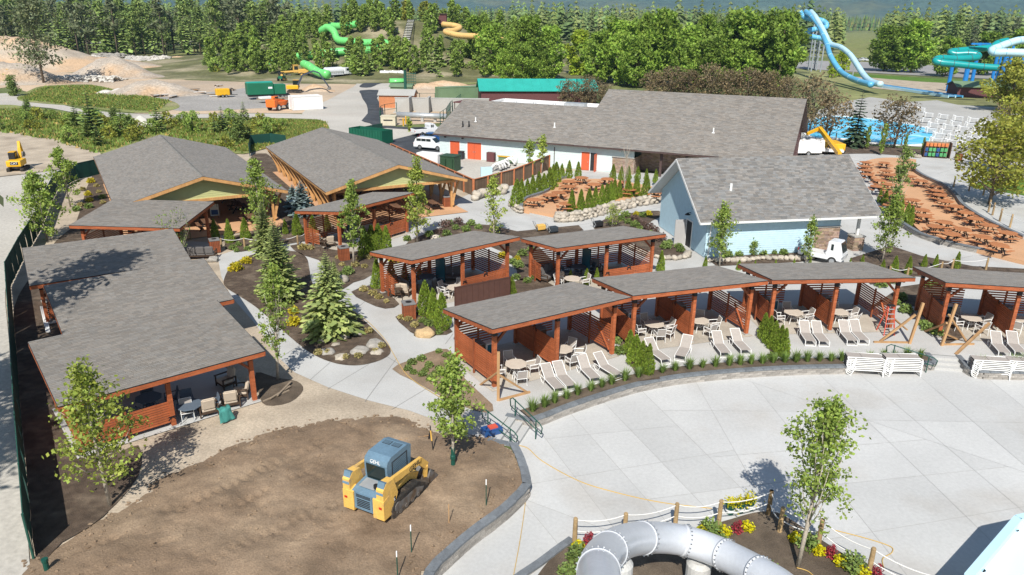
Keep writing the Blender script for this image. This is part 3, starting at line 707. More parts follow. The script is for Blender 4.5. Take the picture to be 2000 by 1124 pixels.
soft(armchair, 443,757, 318, 'beige armchair alone in the shade of the cabana facing the dirt yard', z=.09)
soft(armchair, 408,811, 212, 'beige armchair with its back to the dirt yard, towel on the arm', z=.09)
soft(armchair, 452,795, 205, 'beige armchair with its back to the dirt yard, next to the corner post', z=.09)
soft(armchair, 472,778, 285, 'beige armchair right behind the corner post facing the dirt yard', z=.09)
soft(sofa3, 395,505, 190, 'dark grey sofa under the askew cabana beside the slatted bin', z=.09)
# towel
p = G(432,800,.6); mb = MB(); n = 10
for i in range(n+1):
    for j in range(7):
        x = (j-3)*.12*(1+.04*i); s_ = i/n*1.5; z = .66-(max(0, s_-.5))*.62+.05*sin(j*2.1+i*.7); y = min(s_,.5)*.9+.12*max(0,s_-.5)+.05*sin(j*1.7+i*.4)
        mb.v.append((x+.03*sin(i*.9), -y, max(.06,z)+.02*sin(i*1.3+j)))
for i in range(n):
    for j in range(6): a = i*7+j; mb.f.append((a,a+1,a+8,a+7))
tw = mb.build('towel', 'towel_teal', smooth=True, loc=(p.x,p.y,.05), rz=.9); tw.scale = (.75,.75,1); tag(tw, 'green and white towel thrown over the armchair facing the dirt yard', 'towel')
sm = tw.modifiers.new('s','SOLIDIFY'); sm.thickness = .015
# cabinets and fridges stand against the back slats
for k, nm in (('F1','stair-end cabana'),('F2','cabana between the two hedges'),('F3','stepladder cabana'),('F4','cabana beyond the second stair')):
    c = cabs[k]; rz = c.rotation_euler[2]
    for x, pr, nm2, cat in ((-3.2,cabinet,'dark brown drinks cabinet at the back slats of the ','cabinet'),(-2.15,fridge,'small glass-door fridge beside the cabinet of the ','fridge'),(1.0,cabinet,'dark brown cabinet beyond the slatted divider of the ','cabinet')):
        y = 4.25; pr.put((c.location[0]+x*cos(rz)-y*sin(rz), c.location[1]+x*sin(rz)+y*cos(rz), .03), rz, nm2+nm, 'drinks cabinets and fridges')
# slatted bins
for px, py, rz, lb in ((421,493,.5,'slatted wooden bin with dark lid beside the askew cabana post'),(672,508,.5,'slatted wooden bin with dark lid before the young tree below the pavilion'),(799,622,.35,'slatted wooden bin with dark lid at the bed before the panel-screen cabana'),(873,404,.3,'slatted wooden bin with dark lid under the pavilion corner posts'),(1871,314,-.1,'slatted wooden bin on the pale path beside the swim-vest rack')):
    p = G(px,py); trash.put((p.x,p.y,.02), rz, lb, 'slatted wooden bins')
# stacks on the deck
def stack(px, py, rz, n, lb, z=DZ):
    p = G(px,py,z)
    for k in range(n): flat_lounger.put((p.x+R.uniform(-.02,.02), p.y, z+k*.108), rz+R.uniform(-.02,.02)+(.04*k if px == 1683 and k < 3 else 0), lb, 'stacked white loungers')
stack(1683,729,pi/2-.12,8,'white framed lounger in the crooked stack at the terrace wall')
stack(1755,730,pi/2-.05,8,'white framed lounger in the neat stack next to the crooked one')
stack(1927,735,pi/2-.15,8,'white framed lounger in the stack just beyond the second terrace stair')
stack(1993,737,pi/2-.2,8,'white framed lounger in the stack farthest beyond the second stair')
# ================================================================ buildings
mat('timber_tan', (.5,.27,.105), .7, .16, 1.5, .12, 10, rnd=.08, stretch=(1,1,.4))
mat('siding_olive', (.46,.47,.22), .8, .05, 3)
mat('siding_blue', (.48,.65,.73), .75, .05, 3)
mat('siding_pale', (.6,.69,.68), .75, .04, 3)
mat('trim_white', (.74,.74,.72), .6, .03)
mat('trim_dark', (.085,.055,.05), .6, .1)
mat('door_orange', (.62,.12,.05), .55, .05)
mat('door_grey', (.42,.41,.4), .6, .05)
mat('dark_room', (.03,.03,.032), .8, .1)
mat('stone', None, .95, .1, 6, .2, 30, .5, 30, attr=True)
mat('roof_teal', (.03,.36,.30), .55, .08, .5)
mat('roof_maroon', (.13,.05,.05), .7, .1)
mat('roof_white', (.78,.77,.75), .7, .04)
mat('rust_wall', (.5,.2,.09), .8, .08)
mat('metal_green', (.16,.24,.14), .55, .1, .5)
mat('galv', (.45,.47,.48), .45, .1, 2, metal=.4)
mat('fence_wood', (.17,.115,.075), .85, .2, 1.5, .2, 12, rnd=.2, stretch=(1,1,.15))
mat('fence_post', (.46,.17,.075), .75, .15, 2, rnd=.1)
mat('fence_green', (.02,.085,.062), .6, .1, 1)
mat('screen_green', (.012,.06,.045), .75, .12, .7, .2, 60)
mat('yellow_pipe', (.65,.36,.03), .5, .1)
def onplane(px, py, o, n):
    a = G(px, py, 0); c = Vector((0,0,HCAM)); d = a-c
    t = (Vector(o)-c).dot(Vector(n))/d.dot(Vector(n)); return c+d*t
def frame2(ox, oy, rz):
    def f(x, y, z=0): return Vector((ox+x*cos(rz)-y*sin(rz), oy+x*sin(rz)+y*cos(rz), z))
    return f
def siding(par, p, q, z0, z1, m, lap=.17, side=1, top=None, name='siding', off=.0):
    # lap boards on a wall from p to q (local xy); top(t) gives the wall height along it
    p, q = Vector((p[0],p[1],0)), Vector((q[0],q[1],0)); d = (q-p); L = d.length; d.normalize(); nrm = Vector((d.y,-d.x,0))*side
    mb = MB(); n = max(1, int((z1-z0)/lap)); lap = (z1-z0)/n
    for k in range(n):
        a, b = z0+k*lap, z0+(k+1)*lap
        t0, t1 = 0.0, 1.0
        if top:
            ts = [i/200 for i in range(201) if top(i/200) >= (a+b)/2]
            if not ts: continue
            t0, t1 = ts[0], ts[-1]
        A, B = p+d*L*t0, p+d*L*t1
        mb.add([A+nrm*.022+Vector((0,0,a)), B+nrm*.022+Vector((0,0,a)), B+nrm*.004+Vector((0,0,b)), A+nrm*.004+Vector((0,0,b)), A+Vector((0,0,a)), B+Vector((0,0,a))], [(0,1,2,3),(4,5,1,0)])
    o = mb.build(name, m, par); o['kind'] = 'stuff'; return o
def stones(par, p, q, z0, z1, seed=5, name='stone_veneer', side=1):
    rg = random.Random(seed); p, q = Vector((p[0],p[1],0)), Vector((q[0],q[1],0)); d = q-p; L = d.length; d.normalize(); nrm = Vector((d.y,-d.x,0))*side
    mb = MB(); mb.c = []; z = z0
    while z < z1-.02:
        h = min(rg.uniform(.08,.16), z1-z); x = 0
        while x < L-.02:
            l = min(rg.uniform(.22,.62), L-x); t = rg.uniform(.02,.06); g = rg.uniform(.7,1.25); c = (.36*g, .27*g*rg.uniform(.9,1.05), .205*g*rg.uniform(.85,1.1))
            a, b = p+d*(x+.006), p+d*(x+l-.006); Z0, Z1 = Vector((0,0,z+.006)), Vector((0,0,z+h-.006))
            mb.add([a+Z0,b+Z0,b+Z1,a+Z1,a+Z0+nrm*t,b+Z0+nrm*t,b+Z1+nrm*t,a+Z1+nrm*t], [(4,5,6,7),(0,1,5,4),(1,2,6,5),(2,3,7,6),(3,0,4,7)]); mb.c += [c]*5
            x += l
        z += h
    o = mb.build(name, 'stone', par); o['kind'] = 'stuff'; return o
# ---------------------------------------------------------------- open pavilions
def pavilion(label, x, y, rz, L, hw=6.98, ze=3.06, zr=5.0, seed=31, braces=True):
    r = thing('pavilion', label, 'pavilion', (x,y,0), rz)
    sl = (zr-ze)/hw; rl = sqrt(hw*hw+(zr-ze)**2)
    for s in (-1,1):
        mb = MB(); P = [(s*hw,0,ze),(0,0,zr),(0,L,zr),(s*hw,L,ze)]
        mb.add([(a,b,c-.012) for a,b,c in P]+[(a,b,c-.2) for a,b,c in P], [(0,1,2,3),(7,6,5,4),(0,4,5,1),(1,5,6,2),(2,6,7,3),(3,7,4,0)])
        mb.build('roof_slope', 'soffit', r)
        if s < 0: shingles(r, (-hw-.03,L+.03,ze), (0,-1,0), (1,0,sl), L+.06, rl+.03, .36, .16, seed=seed)
        else: shingles(r, (hw+.03,-.03,ze), (0,1,0), (-1,0,sl), L+.06, rl+.03, .36, .16, seed=seed+1)
        for yy in (-.03, L+.03): MB().bar((s*(hw+.03),yy,ze-.15), (0,yy,zr-.15), .06, .26).build('rake_board', 'timber_tan', r)
        MB().bar((s*(hw+.03),-.05,ze-.12), (s*(hw+.03),L+.05,ze-.12), .05, .2).build('fascia', 'timber_tan', r)
        MB().bar((s*(hw+.035),-.05,ze-.012), (s*(hw+.035),L+.05,ze-.012), .07, .04).build('drip_edge', 'trim_dark', r)
        MB().bar((s*(hw-1.1),.5,ze+.02), (s*(hw-1.1),L-.5,ze+.02), .2, .3).build('eave_beam', 'timber_tan', r)
    mb = MB(); mb.c = []; rg = random.Random(seed)
    for k in range(int(L/.3)):
        t = rg.uniform(.85,1.15); c = (.23*t,.22*t,.2*t); y0 = k*.3
        mb.add([(-.17,y0,zr-.02),(0,y0,zr+.035),(.17,y0,zr-.02),(.17,y0+.295,zr-.025),(0,y0+.295,zr+.025),(-.17,y0+.295,zr-.025)], [(0,1,4,5),(1,2,3,4)]); mb.c += [c,c]
    o = mb.build('ridge_caps', 'shingle', r); o['kind'] = 'stuff'
    for yy in (.82, L-.82):                      # gable walls set back under the overhang
        hw2 = hw-.9; base = ze-.12; top = lambda t: zr-.22-abs(t-.5)*2*hw2*sl
        g = MB().add([(-hw2,yy+.02,base),(hw2,yy+.02,base),(hw2,yy+.02,top(1)),(0,yy+.02,top(.5)),(-hw2,yy+.02,top(0))], [(0,1,2,3,4)]).build('gable_wall', 'siding_olive', r)
        n = 10; lap = (zr-.22-base)/n
        for k in range(n):
            a, b = base+k*lap, base+(k+1)*lap; zz = max(top(0), a)
            x1_ = hw2 if b <= top(0) else min(hw2, (zr-.22-(a+b)/2)/sl)
            yq = yy-.03 if yy < L/2 else yy+.07
            MB().add([(-x1_,yq,a),(x1_,yq,a),(x1_,yq+.015,b),(-x1_,yq+.015,b),(-x1_,yq+.04,a),(x1_,yq+.04,a)], [(0,1,2,3),(4,5,1,0)]).build('siding_board', 'siding_olive', g)
        MB().bar((-hw2,yy-.05,base-.12), (hw2,yy-.05,base-.12), .2, .24).build('tie_beam', 'timber_tan', r)
    nb = int(round(L/3.05)); sp = (L-2.6)/nb
    for s in (-1,1):
        for k in range(nb+1):
            yy = 1.3+k*sp; xo = s*(hw-1.1)
            MB().bar((xo,yy,0), (xo,yy,ze-.1), .2).build('post', 'timber_tan', r)
            pts = []                                 # curved brace that leans out to the eave
            for i in range(7):
                t = i/6; pts.append((xo+s*(.12+.92*t**1.6), yy-.1+.45*t, .25+(ze-.55)*t))
            m_ = MB()
            for i in range(6): m_.bar(pts[i], pts[i+1], .1, .26-.16*abs(i/5-.45), (0,1,0) if False else (s,0,.2))
            m_.build('curved_brace', 'timber_tan', r)
            MB().bar((xo,yy,.9), (xo,yy+1.1,ze-.15), .1, .16, (1,0,0)).build('brace', 'timber_tan', r)
    f = frame2(x, y, rz)
    sheet('pavilion_floor', [tuple(f(a,b)[:2]) for a, b in ((-hw+.4,-1.2),(hw-.4,-1.2),(hw-.4,L-.5),(-hw+.4,L-.5))], .06, 'terracotta', world=True)
    return r, f
pavQ, fQ = pavilion('open pavilion with green gable and wide grey roof touching the askew cabana', -26.503, 62.554, .549, 26.77, seed=33)
pavP, fP = pavilion('open pavilion with a row of curved timber braces along its side', -10.737, 68.965, .496, 27.48, seed=31)
mat('plank_brown', (.16,.085,.05), .7, .15, 2, rnd=.12)
def make_long_table():
    t = thing('long_picnic_table', 'long table', 'picnic table')
    for k in range(4): MB().box((-.29+.193*k,0,.75), (.18,2.4,.05)).build('tabletop_plank', 'plank_brown', t)
    for s in (-1,1):
        for k in range(2): MB().box((s*(.62+.15*k),0,.45), (.14,2.4,.045)).build('bench_plank', 'plank_brown', t)
        a = MB(); a.bar((-.7,s*.85,0), (-.25,s*.85,.73), .06, .1); a.bar((.7,s*.85,0), (.25,s*.85,.73), .06, .1); a.bar((-.75,s*.85,.4), (.75,s*.85,.4), .06, .1); a.build('trestle', 'black_steel', t)
    return Proto(t)
long_table = make_long_table()
for f, lb, rz in ((fQ,'long brown plank picnic table under the green gabled pavilion',.549),(fP,'long brown plank picnic table under the curved-brace pavilion',.496)):
    for i in range(3):
        for j in range(5):
            p = f(-3.8+3.8*i, 1.6+5*j, .06); long_table.put(p, rz, lb, 'long picnic tables in the pavilions')
# ---------------------------------------------------------------- long white and blue service building
BR = -.416; bb = thing('service_building', 'long pale building with grey shingle roof and orange doors', 'building', (-10.972,101.632,0), BR)
fB = frame2(-10.972, 101.632, BR); SLB = .4149; ZE = 3.2
def roofplane(par, x0, x1, d, seed, back=True, ze=ZE, name='roof_slope'):
    zr_ = ze+SLB*d
    def slab(P): MB().add([(a,b,c-.015) for a,b,c in P]+[(a,b,c-.22) for a,b,c in P], [(0,1,2,3),(7,6,5,4),(0,4,5,1),(1,5,6,2),(2,6,7,3),(3,7,4,0)]).build(name, 'trim_dark', par)
    slab([(x0,0,ze),(x1,0,ze),(x1,d,zr_),(x0,d,zr_)])
    if back: slab([(x0,2*d,ze),(x0,d+.002,zr_),(x1,d+.002,zr_),(x1,2*d,ze)])
    shingles(par, (x0-.03,-.04,ze-.012), (1,0,0), (0,1,SLB), x1-x0+.06, d*sqrt(1+SLB**2)+.06, .5, .2, base=(.238,.218,.195), var=.15, seed=seed, th=.02)
    if back: shingles(par, (x1+.03,2*d+.04,ze-.012), (-1,0,0), (0,-1,SLB), x1-x0+.06, d*sqrt(1+SLB**2)+.06, .8, .4, base=(.215,.2,.185), var=.2, seed=seed+1, th=.02)
roofplane(bb, 0, 20.15, 8.95, 41, back=False); roofplane(bb, 20.2, 46.0, 13.85, 42)
MB().box((10.1,-.07,ZE-.12), (20.3,.1,.16)).build('gutter', 'trim_dark', bb); MB().box((33.1,-.07,ZE-.12), (25.9,.1,.16)).build('gutter', 'trim_dark', bb)
MB().add([(20.17,8.9,6.75),(20.17,13.85,8.8),(20.17,18.7,6.75)], [(0,1,2)]).build('gable_wall', 'siding_pale', bb)
for s_, x in (('left',.0),('right',46.0)):
    MB().bar((x,-.05,ZE-.12), (x,8.95 if x == 0 else 13.85,(6.9 if x == 0 else 8.94)-.12), .06, .2).build('rake_board', 'trim_dark', bb)
MB().bar((46.0,13.85,8.82), (46.0,27.7,3.1), .06, .2).build('rake_board', 'trim_dark', bb)
def wallx(px, py): q = onplane(px, py, fB(0,.75), fB(0,1)-fB(0,0)); d = q-fB(0,.75); return d.dot((fB(1,0)-fB(0,0))), q.z
xs_ = wallx(1195,330)[0]; xp = wallx(1238,320)[0]
MB().add([(.55,.78,0),(xp,.78,0),(xp,.78,3.05),(.55,.78,3.05)], [(0,1,2,3)]).build('wall', 'siding_pale', bb)
MB().add([(.55,.78,0),(.55,8.9,0),(.55,8.9,6.6),(.55,.78,3.3)], [(0,1,2,3)]).build('wall', 'siding_pale', bb)
MB().add([(45.3,1,0),(45.3,27,0),(45.3,27,3.0),(45.3,13.85,8.6),(45.3,1,3.3)], [(0,1,2,3,4)]).build('wall', 'roof_maroon', bb)
MB().add([(xp,4.2,0),(45.3,4.2,0),(45.3,4.2,4.6),(xp,4.2,4.6)], [(0,1,2,3)]).build('wall', 'dark_room', bb)
siding(bb, (.55,.76), (xs_,.76), .12, 3.0, 'siding_pale', .2)
stones(bb, (xs_,.75), (xp,.75), 0, 2.0, 5); siding(bb, (xs_,.76), (xp,.76), 2.0, 3.0, 'siding_pale', .2)
MB().box(((xs_+xp)/2,.7,2.03), (xp-xs_+.1,.22,.08)).build('stone_ledge', 'concrete_old', bb)
stones(bb, (xp,4.15), (45.3,4.15), 0, 2.4, 6); stones(bb, (xp,.78), (xp,4.2), 0, 2.0, 8)
MB().box(((xp+45.3)/2,4.1,2.45), (45.3-xp,.3,.1)).build('counter_ledge', 'concrete_old', bb)
for px in (1290, 1340, 1395):
    x = wallx(px,320)[0]; MB().box((x,.95,1.5), (.28,.28,3.0)).build('porch_post', 'trim_dark', bb)
for a, b, ytop, ybot, dbl in ((880,898,274,306,False),(913.5,940,278,311,True),(1135,1150.5,297,331,False)):
    xa, xb = wallx(a,ybot)[0], wallx(b,ybot)[0]; zt = 2.25
    d_ = MB().box(((xa+xb)/2,.73,zt/2+.03), (xb-xa,.06,zt)).build('door', 'door_orange', bb)
    for xx in ((xa+xb)/2-.14, (xa+xb)/2+.14) if dbl else (xb-.18,): MB().box((xx,.68,1.05), (.05,.06,.2)).build('handle', 'stainless', d_)
    if dbl: MB().box(((xa+xb)/2,.695,zt/2), (.02,.02,zt-.05)).build('door_gap', 'trim_dark', d_)
    for xx in (xa-.07, xb+.07): MB().box((xx,.735,zt/2+.02), (.12,.07,zt+.1)).build('door_frame', 'trim_white', bb)
    MB().box(((xa+xb)/2,.735,zt+.11), (xb-xa+.26,.072,.12)).build('door_frame', 'trim_white', bb)
xa, xb = wallx(1150.5,331)[0], wallx(1164,333)[0]
MB().box(((xa+xb)/2,.74,1.13), (xb-xa,.04,2.2)).build('doorway', 'dark_room', bb)
MB().box((xb+.02,.3,1.13), (.06,.9,2.2)).build('open_door', 'door_orange', bb)
for px in (870, 904, 1026, 1150, 1212): 
    x = wallx(px,270)[0]; MB().box((x,.68,2.75), (.28,.16,.16)).build('wall_light', 'trim_dark' if px < 1000 else 'trim_white', bb)
x = wallx(1083,300)[0]; MB().box((x,.7,1.3), (.08,.08,2.6)).build('downpipe', 'trim_dark', bb)
def roofpt(px, py, sl=SLB, ze=ZE):
    o = fB(0,0,ze); n = Vector((0,-sl,1)); rz = BR; n = Vector((n.x*cos(rz)-n.y*sin(rz), n.x*sin(rz)+n.y*cos(rz), n.z)); return onplane(px, py, o, n)
for px, py, h, m_ in ((904,248,.75,'black_steel'),(916,248,.75,'black_steel'),(929,238,.6,'frame_white'),(1083,249,.6,'frame_white'),(1393,260,.6,'frame_white')):
    q = roofpt(px, py); rz = BR; d = q-Vector(bb.location); lx, ly = d.x*cos(rz)+d.y*sin(rz), -d.x*sin(rz)+d.y*cos(rz)
    m = MB(); m.cyl((lx,ly,q.z-.1), (lx,ly,q.z+h), .09, 8); m.lathe([(.22,-.02),(.1,.08)], 8, (lx,ly,q.z)); m.build('roof_vent', m_, bb)
# flat white annex and teal roofed building behind it
an = thing('white_annex', 'low annex with white flat roof and maroon parapet behind the shingle roof', 'building', fB(4,9.2), BR)
MB().box((8.4,3.4,3.1), (17.6,5.6,6.2)).build('wall', 'siding_pale', an); MB().box((8.4,3.4,6.36), (17.2,5.2,.1)).build('roof', 'roof_white', an)
for a, b in (((-.45,.6),(17.3,.6)),((17.3,.6),(17.3,6.2)),((17.3,6.2),(-.45,6.2)),((-.45,6.2),(-.45,.6))): MB().bar((*a,6.45), (*b,6.45), .25, .5).build('parapet', 'roof_white' if a[1] > 5 else 'roof_maroon', an)
for x in (3,6,9): MB().tube([(x,2,6.4),(x,2,6.9),(x+.4,2,6.9),(x+.4,2,6.4)], .05, 6).build('roof_pipe', 'galv', an)
MB().box((12,3,6.7), (3,1.4,.6)).build('rooftop_unit', 'galv', an)
def hipbox(name, label, cat, f, ox, oy, rz, w_, d_, h, rise, wallm, roofm, ov=.5):
    p = f(ox,oy); t = thing(name, label, cat, p, rz)
    MB().box((w_/2,d_/2,h/2), (w_,d_,h)).build('wall', wallm, t)
    a, b = -ov, w_+ov; c, e = -ov, d_+ov
    for P in ([(a,c,h),(b,c,h),(b,d_/2,h+rise),(a,d_/2,h+rise)], [(b,e,h),(a,e,h),(a,d_/2,h+rise),(b,d_/2,h+rise)]):
        MB().add([Vector(q)+Vector((0,0,.1)) for q in P]+[Vector(q)-Vector((0,0,.06)) for q in P], [(0,1,2,3),(7,6,5,4),(0,4,5,1),(1,5,6,2),(2,6,7,3),(3,7,4,0)]).build('roof_slope', roofm, t)
    MB().add([(0,0,h),(0,d_,h),(0,d_/2,h+rise)], [(0,1,2)]).build('gable', wallm, t); MB().add([(w_,0,h),(w_,d_/2,h+rise),(w_,d_,h)], [(0,1,2)]).build('gable', wallm, t)
    return t
q = G(925,190,3.0)
tb = hipbox('teal_roof_building', 'long building with teal metal roof behind the white annex', 'building', lambda a,b: G(918,212,0)+Vector((2,8,0)), 0, 0, .12, 26, 9, 2.9, 2.2, 'roof_maroon', 'roof_teal')
for k in range(14): MB().bar((-.4+k*2,-.5,3.03), (-.4+k*2,4.5,5.23), .06, .06).build('roof_seam', 'roof_teal', tb)
MB().box((23,1.8,4.6), (2.5,2,1.5)).build('roof_dormer', 'roof_teal', tb)
cp = thing('maroon_canopy', 'small maroon canopy roof beside the pipes and walkway', 'canopy', G(925,232,0), BR)
MB().box((0,0,3.1), (6,5,.18)).build('roof', 'roof_maroon', cp)
for a, b in ((-2.8,-2.3),(2.8,-2.3),(-2.8,2.3),(2.8,2.3)): MB().box((a,b,1.5), (.12,.12,3)).build('post', 'trim_dark', cp)
# ---------------------------------------------------------------- blue gabled house
HX, HY, HRZ, HHW, HL, HZE, HZR = 13.598, 61.757, -1.378, 5.62, 15.927, 3.2, 7.208
bh = thing('blue_house', 'light blue gabled house with grey shingle roof and stone corner', 'building', (HX,HY,0), HRZ)
fH = frame2(HX,HY,HRZ); hs = (HZR-HZE)/HHW; rl = sqrt(HHW**2+(HZR-HZE)**2)
for s in (-1,1):
    P = [(s*HHW,0,HZE),(0,0,HZR),(0,HL,HZR),(s*HHW,HL,HZE)]
    MB().add([(a,b,c-.015) for a,b,c in P]+[(a,b,c-.2) for a,b,c in P], [(0,1,2,3),(7,6,5,4),(0,4,5,1),(1,5,6,2),(2,6,7,3),(3,7,4,0)]).build('roof_slope', 'trim_white', bh)
    if s > 0: shingles(bh, (HHW+.03,-.03,HZE-.02), (0,1,0), (-1,0,hs), HL+.06, rl+.06, .42, .17, base=(.2,.192,.182), var=.2, seed=51)
    else: shingles(bh, (-HHW-.03,HL+.03,HZE-.02), (0,-1,0), (1,0,hs), HL+.06, rl+.06, .8, .4, base=(.185,.178,.17), seed=52)
    for yy in (-.03, HL+.03): MB().bar((s*(HHW+.03),yy,HZE-.14), (0,yy,HZR-.14), .05, .2).build('rake_board', 'trim_white', bh)
    MB().box((s*(HHW+.06),HL/2,HZE-.12), (.1,HL+.1,.16)).build('gutter', 'trim_white', bh)
wx, wy0 = HHW-.75, .95
def hwall(px, py): q = onplane(px, py, fH(wx,0), fH(1,0)-fH(0,0)); return (q-fH(wx,0)).dot(fH(0,1)-fH(0,0))
y_st, y_end = hwall(1590,460), hwall(1638,460)
MB().box((0,(wy0+y_end)/2,1.5), (2*wx-.04,y_end-wy0-.04,3.0)).build('wall', 'siding_blue', bh)
top = lambda t: HZR-.25-abs(t-.5)*2*wx*hs
MB().add([(-wx,wy0,2.9),(wx,wy0,2.9),(wx,wy0,top(1)),(0,wy0,top(.5)),(-wx,wy0,top(0))], [(0,1,2,3,4)]).build('gable_wall', 'siding_blue', bh)
MB().add([(-wx,y_end,2.9),(-wx,y_end,top(0)),(0,y_end,top(.5)),(wx,y_end,top(1)),(wx,y_end,2.9)], [(0,1,2,3,4)]).build('gable_wall', 'siding_blue', bh)
siding(bh, (-wx,wy0), (wx,wy0), .1, HZR-.25, 'siding_blue', .18, top=top)
siding(bh, (wx,wy0), (wx,y_st), .1, 3.05, 'siding_blue', .18)
stones(bh, (wx,y_st), (wx,y_end), 0, 2.2, 9); siding(bh, (wx,y_st), (wx,y_end), 2.2, 3.05, 'siding_blue', .18); stones(bh, (wx,y_end), (-wx,y_end), 0, 2.2, 10)
MB().box((wx+.04,(y_st+y_end)/2,2.2), (.16,y_end-y_st+.1,.09)).build('stone_ledge', 'concrete_old', bh)
yp = hwall(1676,470); pr = MB().box((wx-.3,yp,.6), (.9,.9,1.2)).build('pillar', 'stone', bh)
pr.data.materials[0] = M['concrete_old']
for a, b in (((wx+.15,yp-.45),(wx+.15,yp+.45)),((wx+.15,yp+.45),(wx-.75,yp+.45)),((wx-.75,yp-.45),(wx+.15,yp-.45)),((wx-.75,yp+.45),(wx-.75,yp-.45))): stones(pr, a, b, 0, 1.2, 12)
MB().box((wx-.3,yp,1.24), (1.06,1.06,.1)).build('pillar_cap', 'concrete_old', bh); MB().box((wx-.3,yp,2.15), (.2,.2,1.8)).build('porch_post', 'trim_white', bh)
for sx in (-1,): MB().box((-wx+.3,yp,1.5), (.2,.2,3)).build('porch_post', 'trim_white', bh)
# gable door, standing open, lamp and camera above
MB().box((1.7,wy0-.01,1.1), (1.05,.06,2.2)).build('doorway', 'dark_room', bh)
for xx in (1.12,2.28): MB().box((xx,wy0-.03,1.12), (.1,.08,2.25)).build('door_frame', 'trim_white', bh)
MB().box((1.7,wy0-.03,2.29), (1.26,.08,.1)).build('door_frame', 'trim_white', bh)
d_ = MB().box((1.0,wy0-.5,1.1), (.06,1.0,2.2)).build('open_door', 'door_grey', bh); MB().box((.95,wy0-.9,1.05), (.05,.05,.18)).build('handle', 'stainless', d_)
MB().lathe([(.05,0),(.22,-.12),(.24,-.16)], 10, (1.7,wy0-.3,2.95)).build('door_lamp', 'black_steel', bh); MB().box((1.7,wy0-.15,2.95), (.05,.3,.05)).build('lamp_arm', 'black_steel', bh)
for k in range(4): MB().box((1.9,wy0-.05,3.35+k*.16), (.3,.06,.08)).build('wall_vent', 'siding_blue', bh)
MB().cyl((3.0,3.6,HZE+hs*(HHW-3.0)-.1), (3.0,3.6,HZE+hs*(HHW-3.0)+.55), .11, 8).build('roof_vent', 'frame_white', bh)
MB().cyl((wx+.1,wy0+.3,.1), (wx+.1,wy0+.3,3.0), .05, 6).build('downpipe', 'trim_white', bh)
# ---------------------------------------------------------------- retaining walls
def blockwall(name, label, pts, z0, z1, cap=.09, bl=.45, th=.26, courses=3, capm='capstone', blm='block', capw=.34):
    w_ = thing(name, label, 'retaining wall', (pts[0].x,pts[0].y,0))
    P = [Vector((p.x,p.y)) for p in pts]; cum = [0]
    for i in range(1,len(P)): cum.append(cum[-1]+(P[i]-P[i-1]).length)
    def at(s):
        for i in range(1,len(P)):
            if cum[i] >= s: return P[i-1].lerp(P[i], (s-cum[i-1])/max(1e-9, cum[i]-cum[i-1]))
        return P[-1]
    T = cum[-1]; n = int(T/bl); L = T/n; ch = (z1-z0-cap)/courses; O = P[0]
    for c in range(courses+1):
        off = .5*L if c % 2 else 0
        for k in range(n+(1 if off else 0)):
            a, b = at(max(0,k*L-off)), at(min(T,(k+1)*L-off)); d = b-a
            if d.length < .08: continue
            iscap = c == courses; m = (a+b)/2-O; ang = atan2(d.y,d.x)
            if iscap:
                me = slat(round(d.length-.008,2), cap, capw, capm, 'capstone'); zz = z1-cap/2
            else:
                me = slat(round(d.length-.01,2), ch-.008, th, blm, 'block'); zz = z0+ch*(c+.5)
            j = R.uniform(-.012,.012); link('capstone' if iscap else 'block', me, w_, (m.x-sin(ang)*j, m.y+cos(ang)*j, zz), ang)
    return w_
blockwall('terrace_wall', 'curved block retaining wall with dark caps edging the cabana terrace', [Vector((p.x,p.y)) for p in wall_c], DZ-.02, .04, courses=3, bl=.52)
blockwall('terrace_wall', 'short block retaining wall with dark caps beyond the second terrace stair', [Vector((p.x,p.y)) for p in wallR_c], DZ-.02, .04, courses=3, bl=.52)
blockwall('yard_wall', 'dark-capped block retaining wall holding the dirt yard above the deck', [Vector((p.x,p.y)) for p in yard_c], DZ-.02, .14, courses=4, bl=.6, capw=.36, th=.3)
gl = [G(x,y,DZ+.1) for x,y in ((1117,1053),(1085,1076),(1050,1102),(1010,1128),(980,1150))]
blockwall('garden_curb', 'low dark stone curb at the end of the slide garden', gl, DZ-.02, DZ+.14, courses=1, bl=.7, capw=.3)
# steps
def steps(name, label, A, B, back, n, z0, rise, tread=.36):
    t = thing(name, label, 'steps', (A.x,A.y,0)); d = (B-A); d.z = 0; w_ = d.length; u = d.normalized(); v = Vector((-u.y,u.x,0))
    if v.dot(back-A) < 0: v = -v
    for k in range(n):
        hh = rise*(k+1)-.002*k; c = A+u*w_/2+v*(tread*(k+.5)) - Vector((A.x,A.y,0)); c.z = z0+hh/2
        MB().box((0,0,0), (w_, tread-.004, hh)).build('step', 'concrete', t, loc=c, rz=atan2(u.y,u.x))
    return t
steps('stair', 'three pale concrete steps with green railings below the stair-end cabana', Vector((ST1[0].x,ST1[0].y,DZ)), Vector((ST1[1].x,ST1[1].y,DZ)), G(960,780), 3, DZ, .152)
steps('stair', 'three pale concrete steps between the two terrace walls', Vector((ST2[0].x,ST2[0].y,DZ)), Vector((ST2[1].x,ST2[1].y,DZ)), G(1850,680), 3, DZ, .152)
for q, lb in ((ST1,'block cheek wall beside the stair below the stair-end cabana'),(ST2,'block cheek wall beside the second terrace stair')):
    I = indent(*q, 1.25)
    for a, b in ((q[0],I[0]),(q[1],I[1])): blockwall('cheek_wall', lb, [Vector((a.x,a.y)), Vector((b.x,b.y))], DZ-.02, .05, courses=3, bl=.42, capw=.3, th=.22)['group'] = 'stair cheek walls'
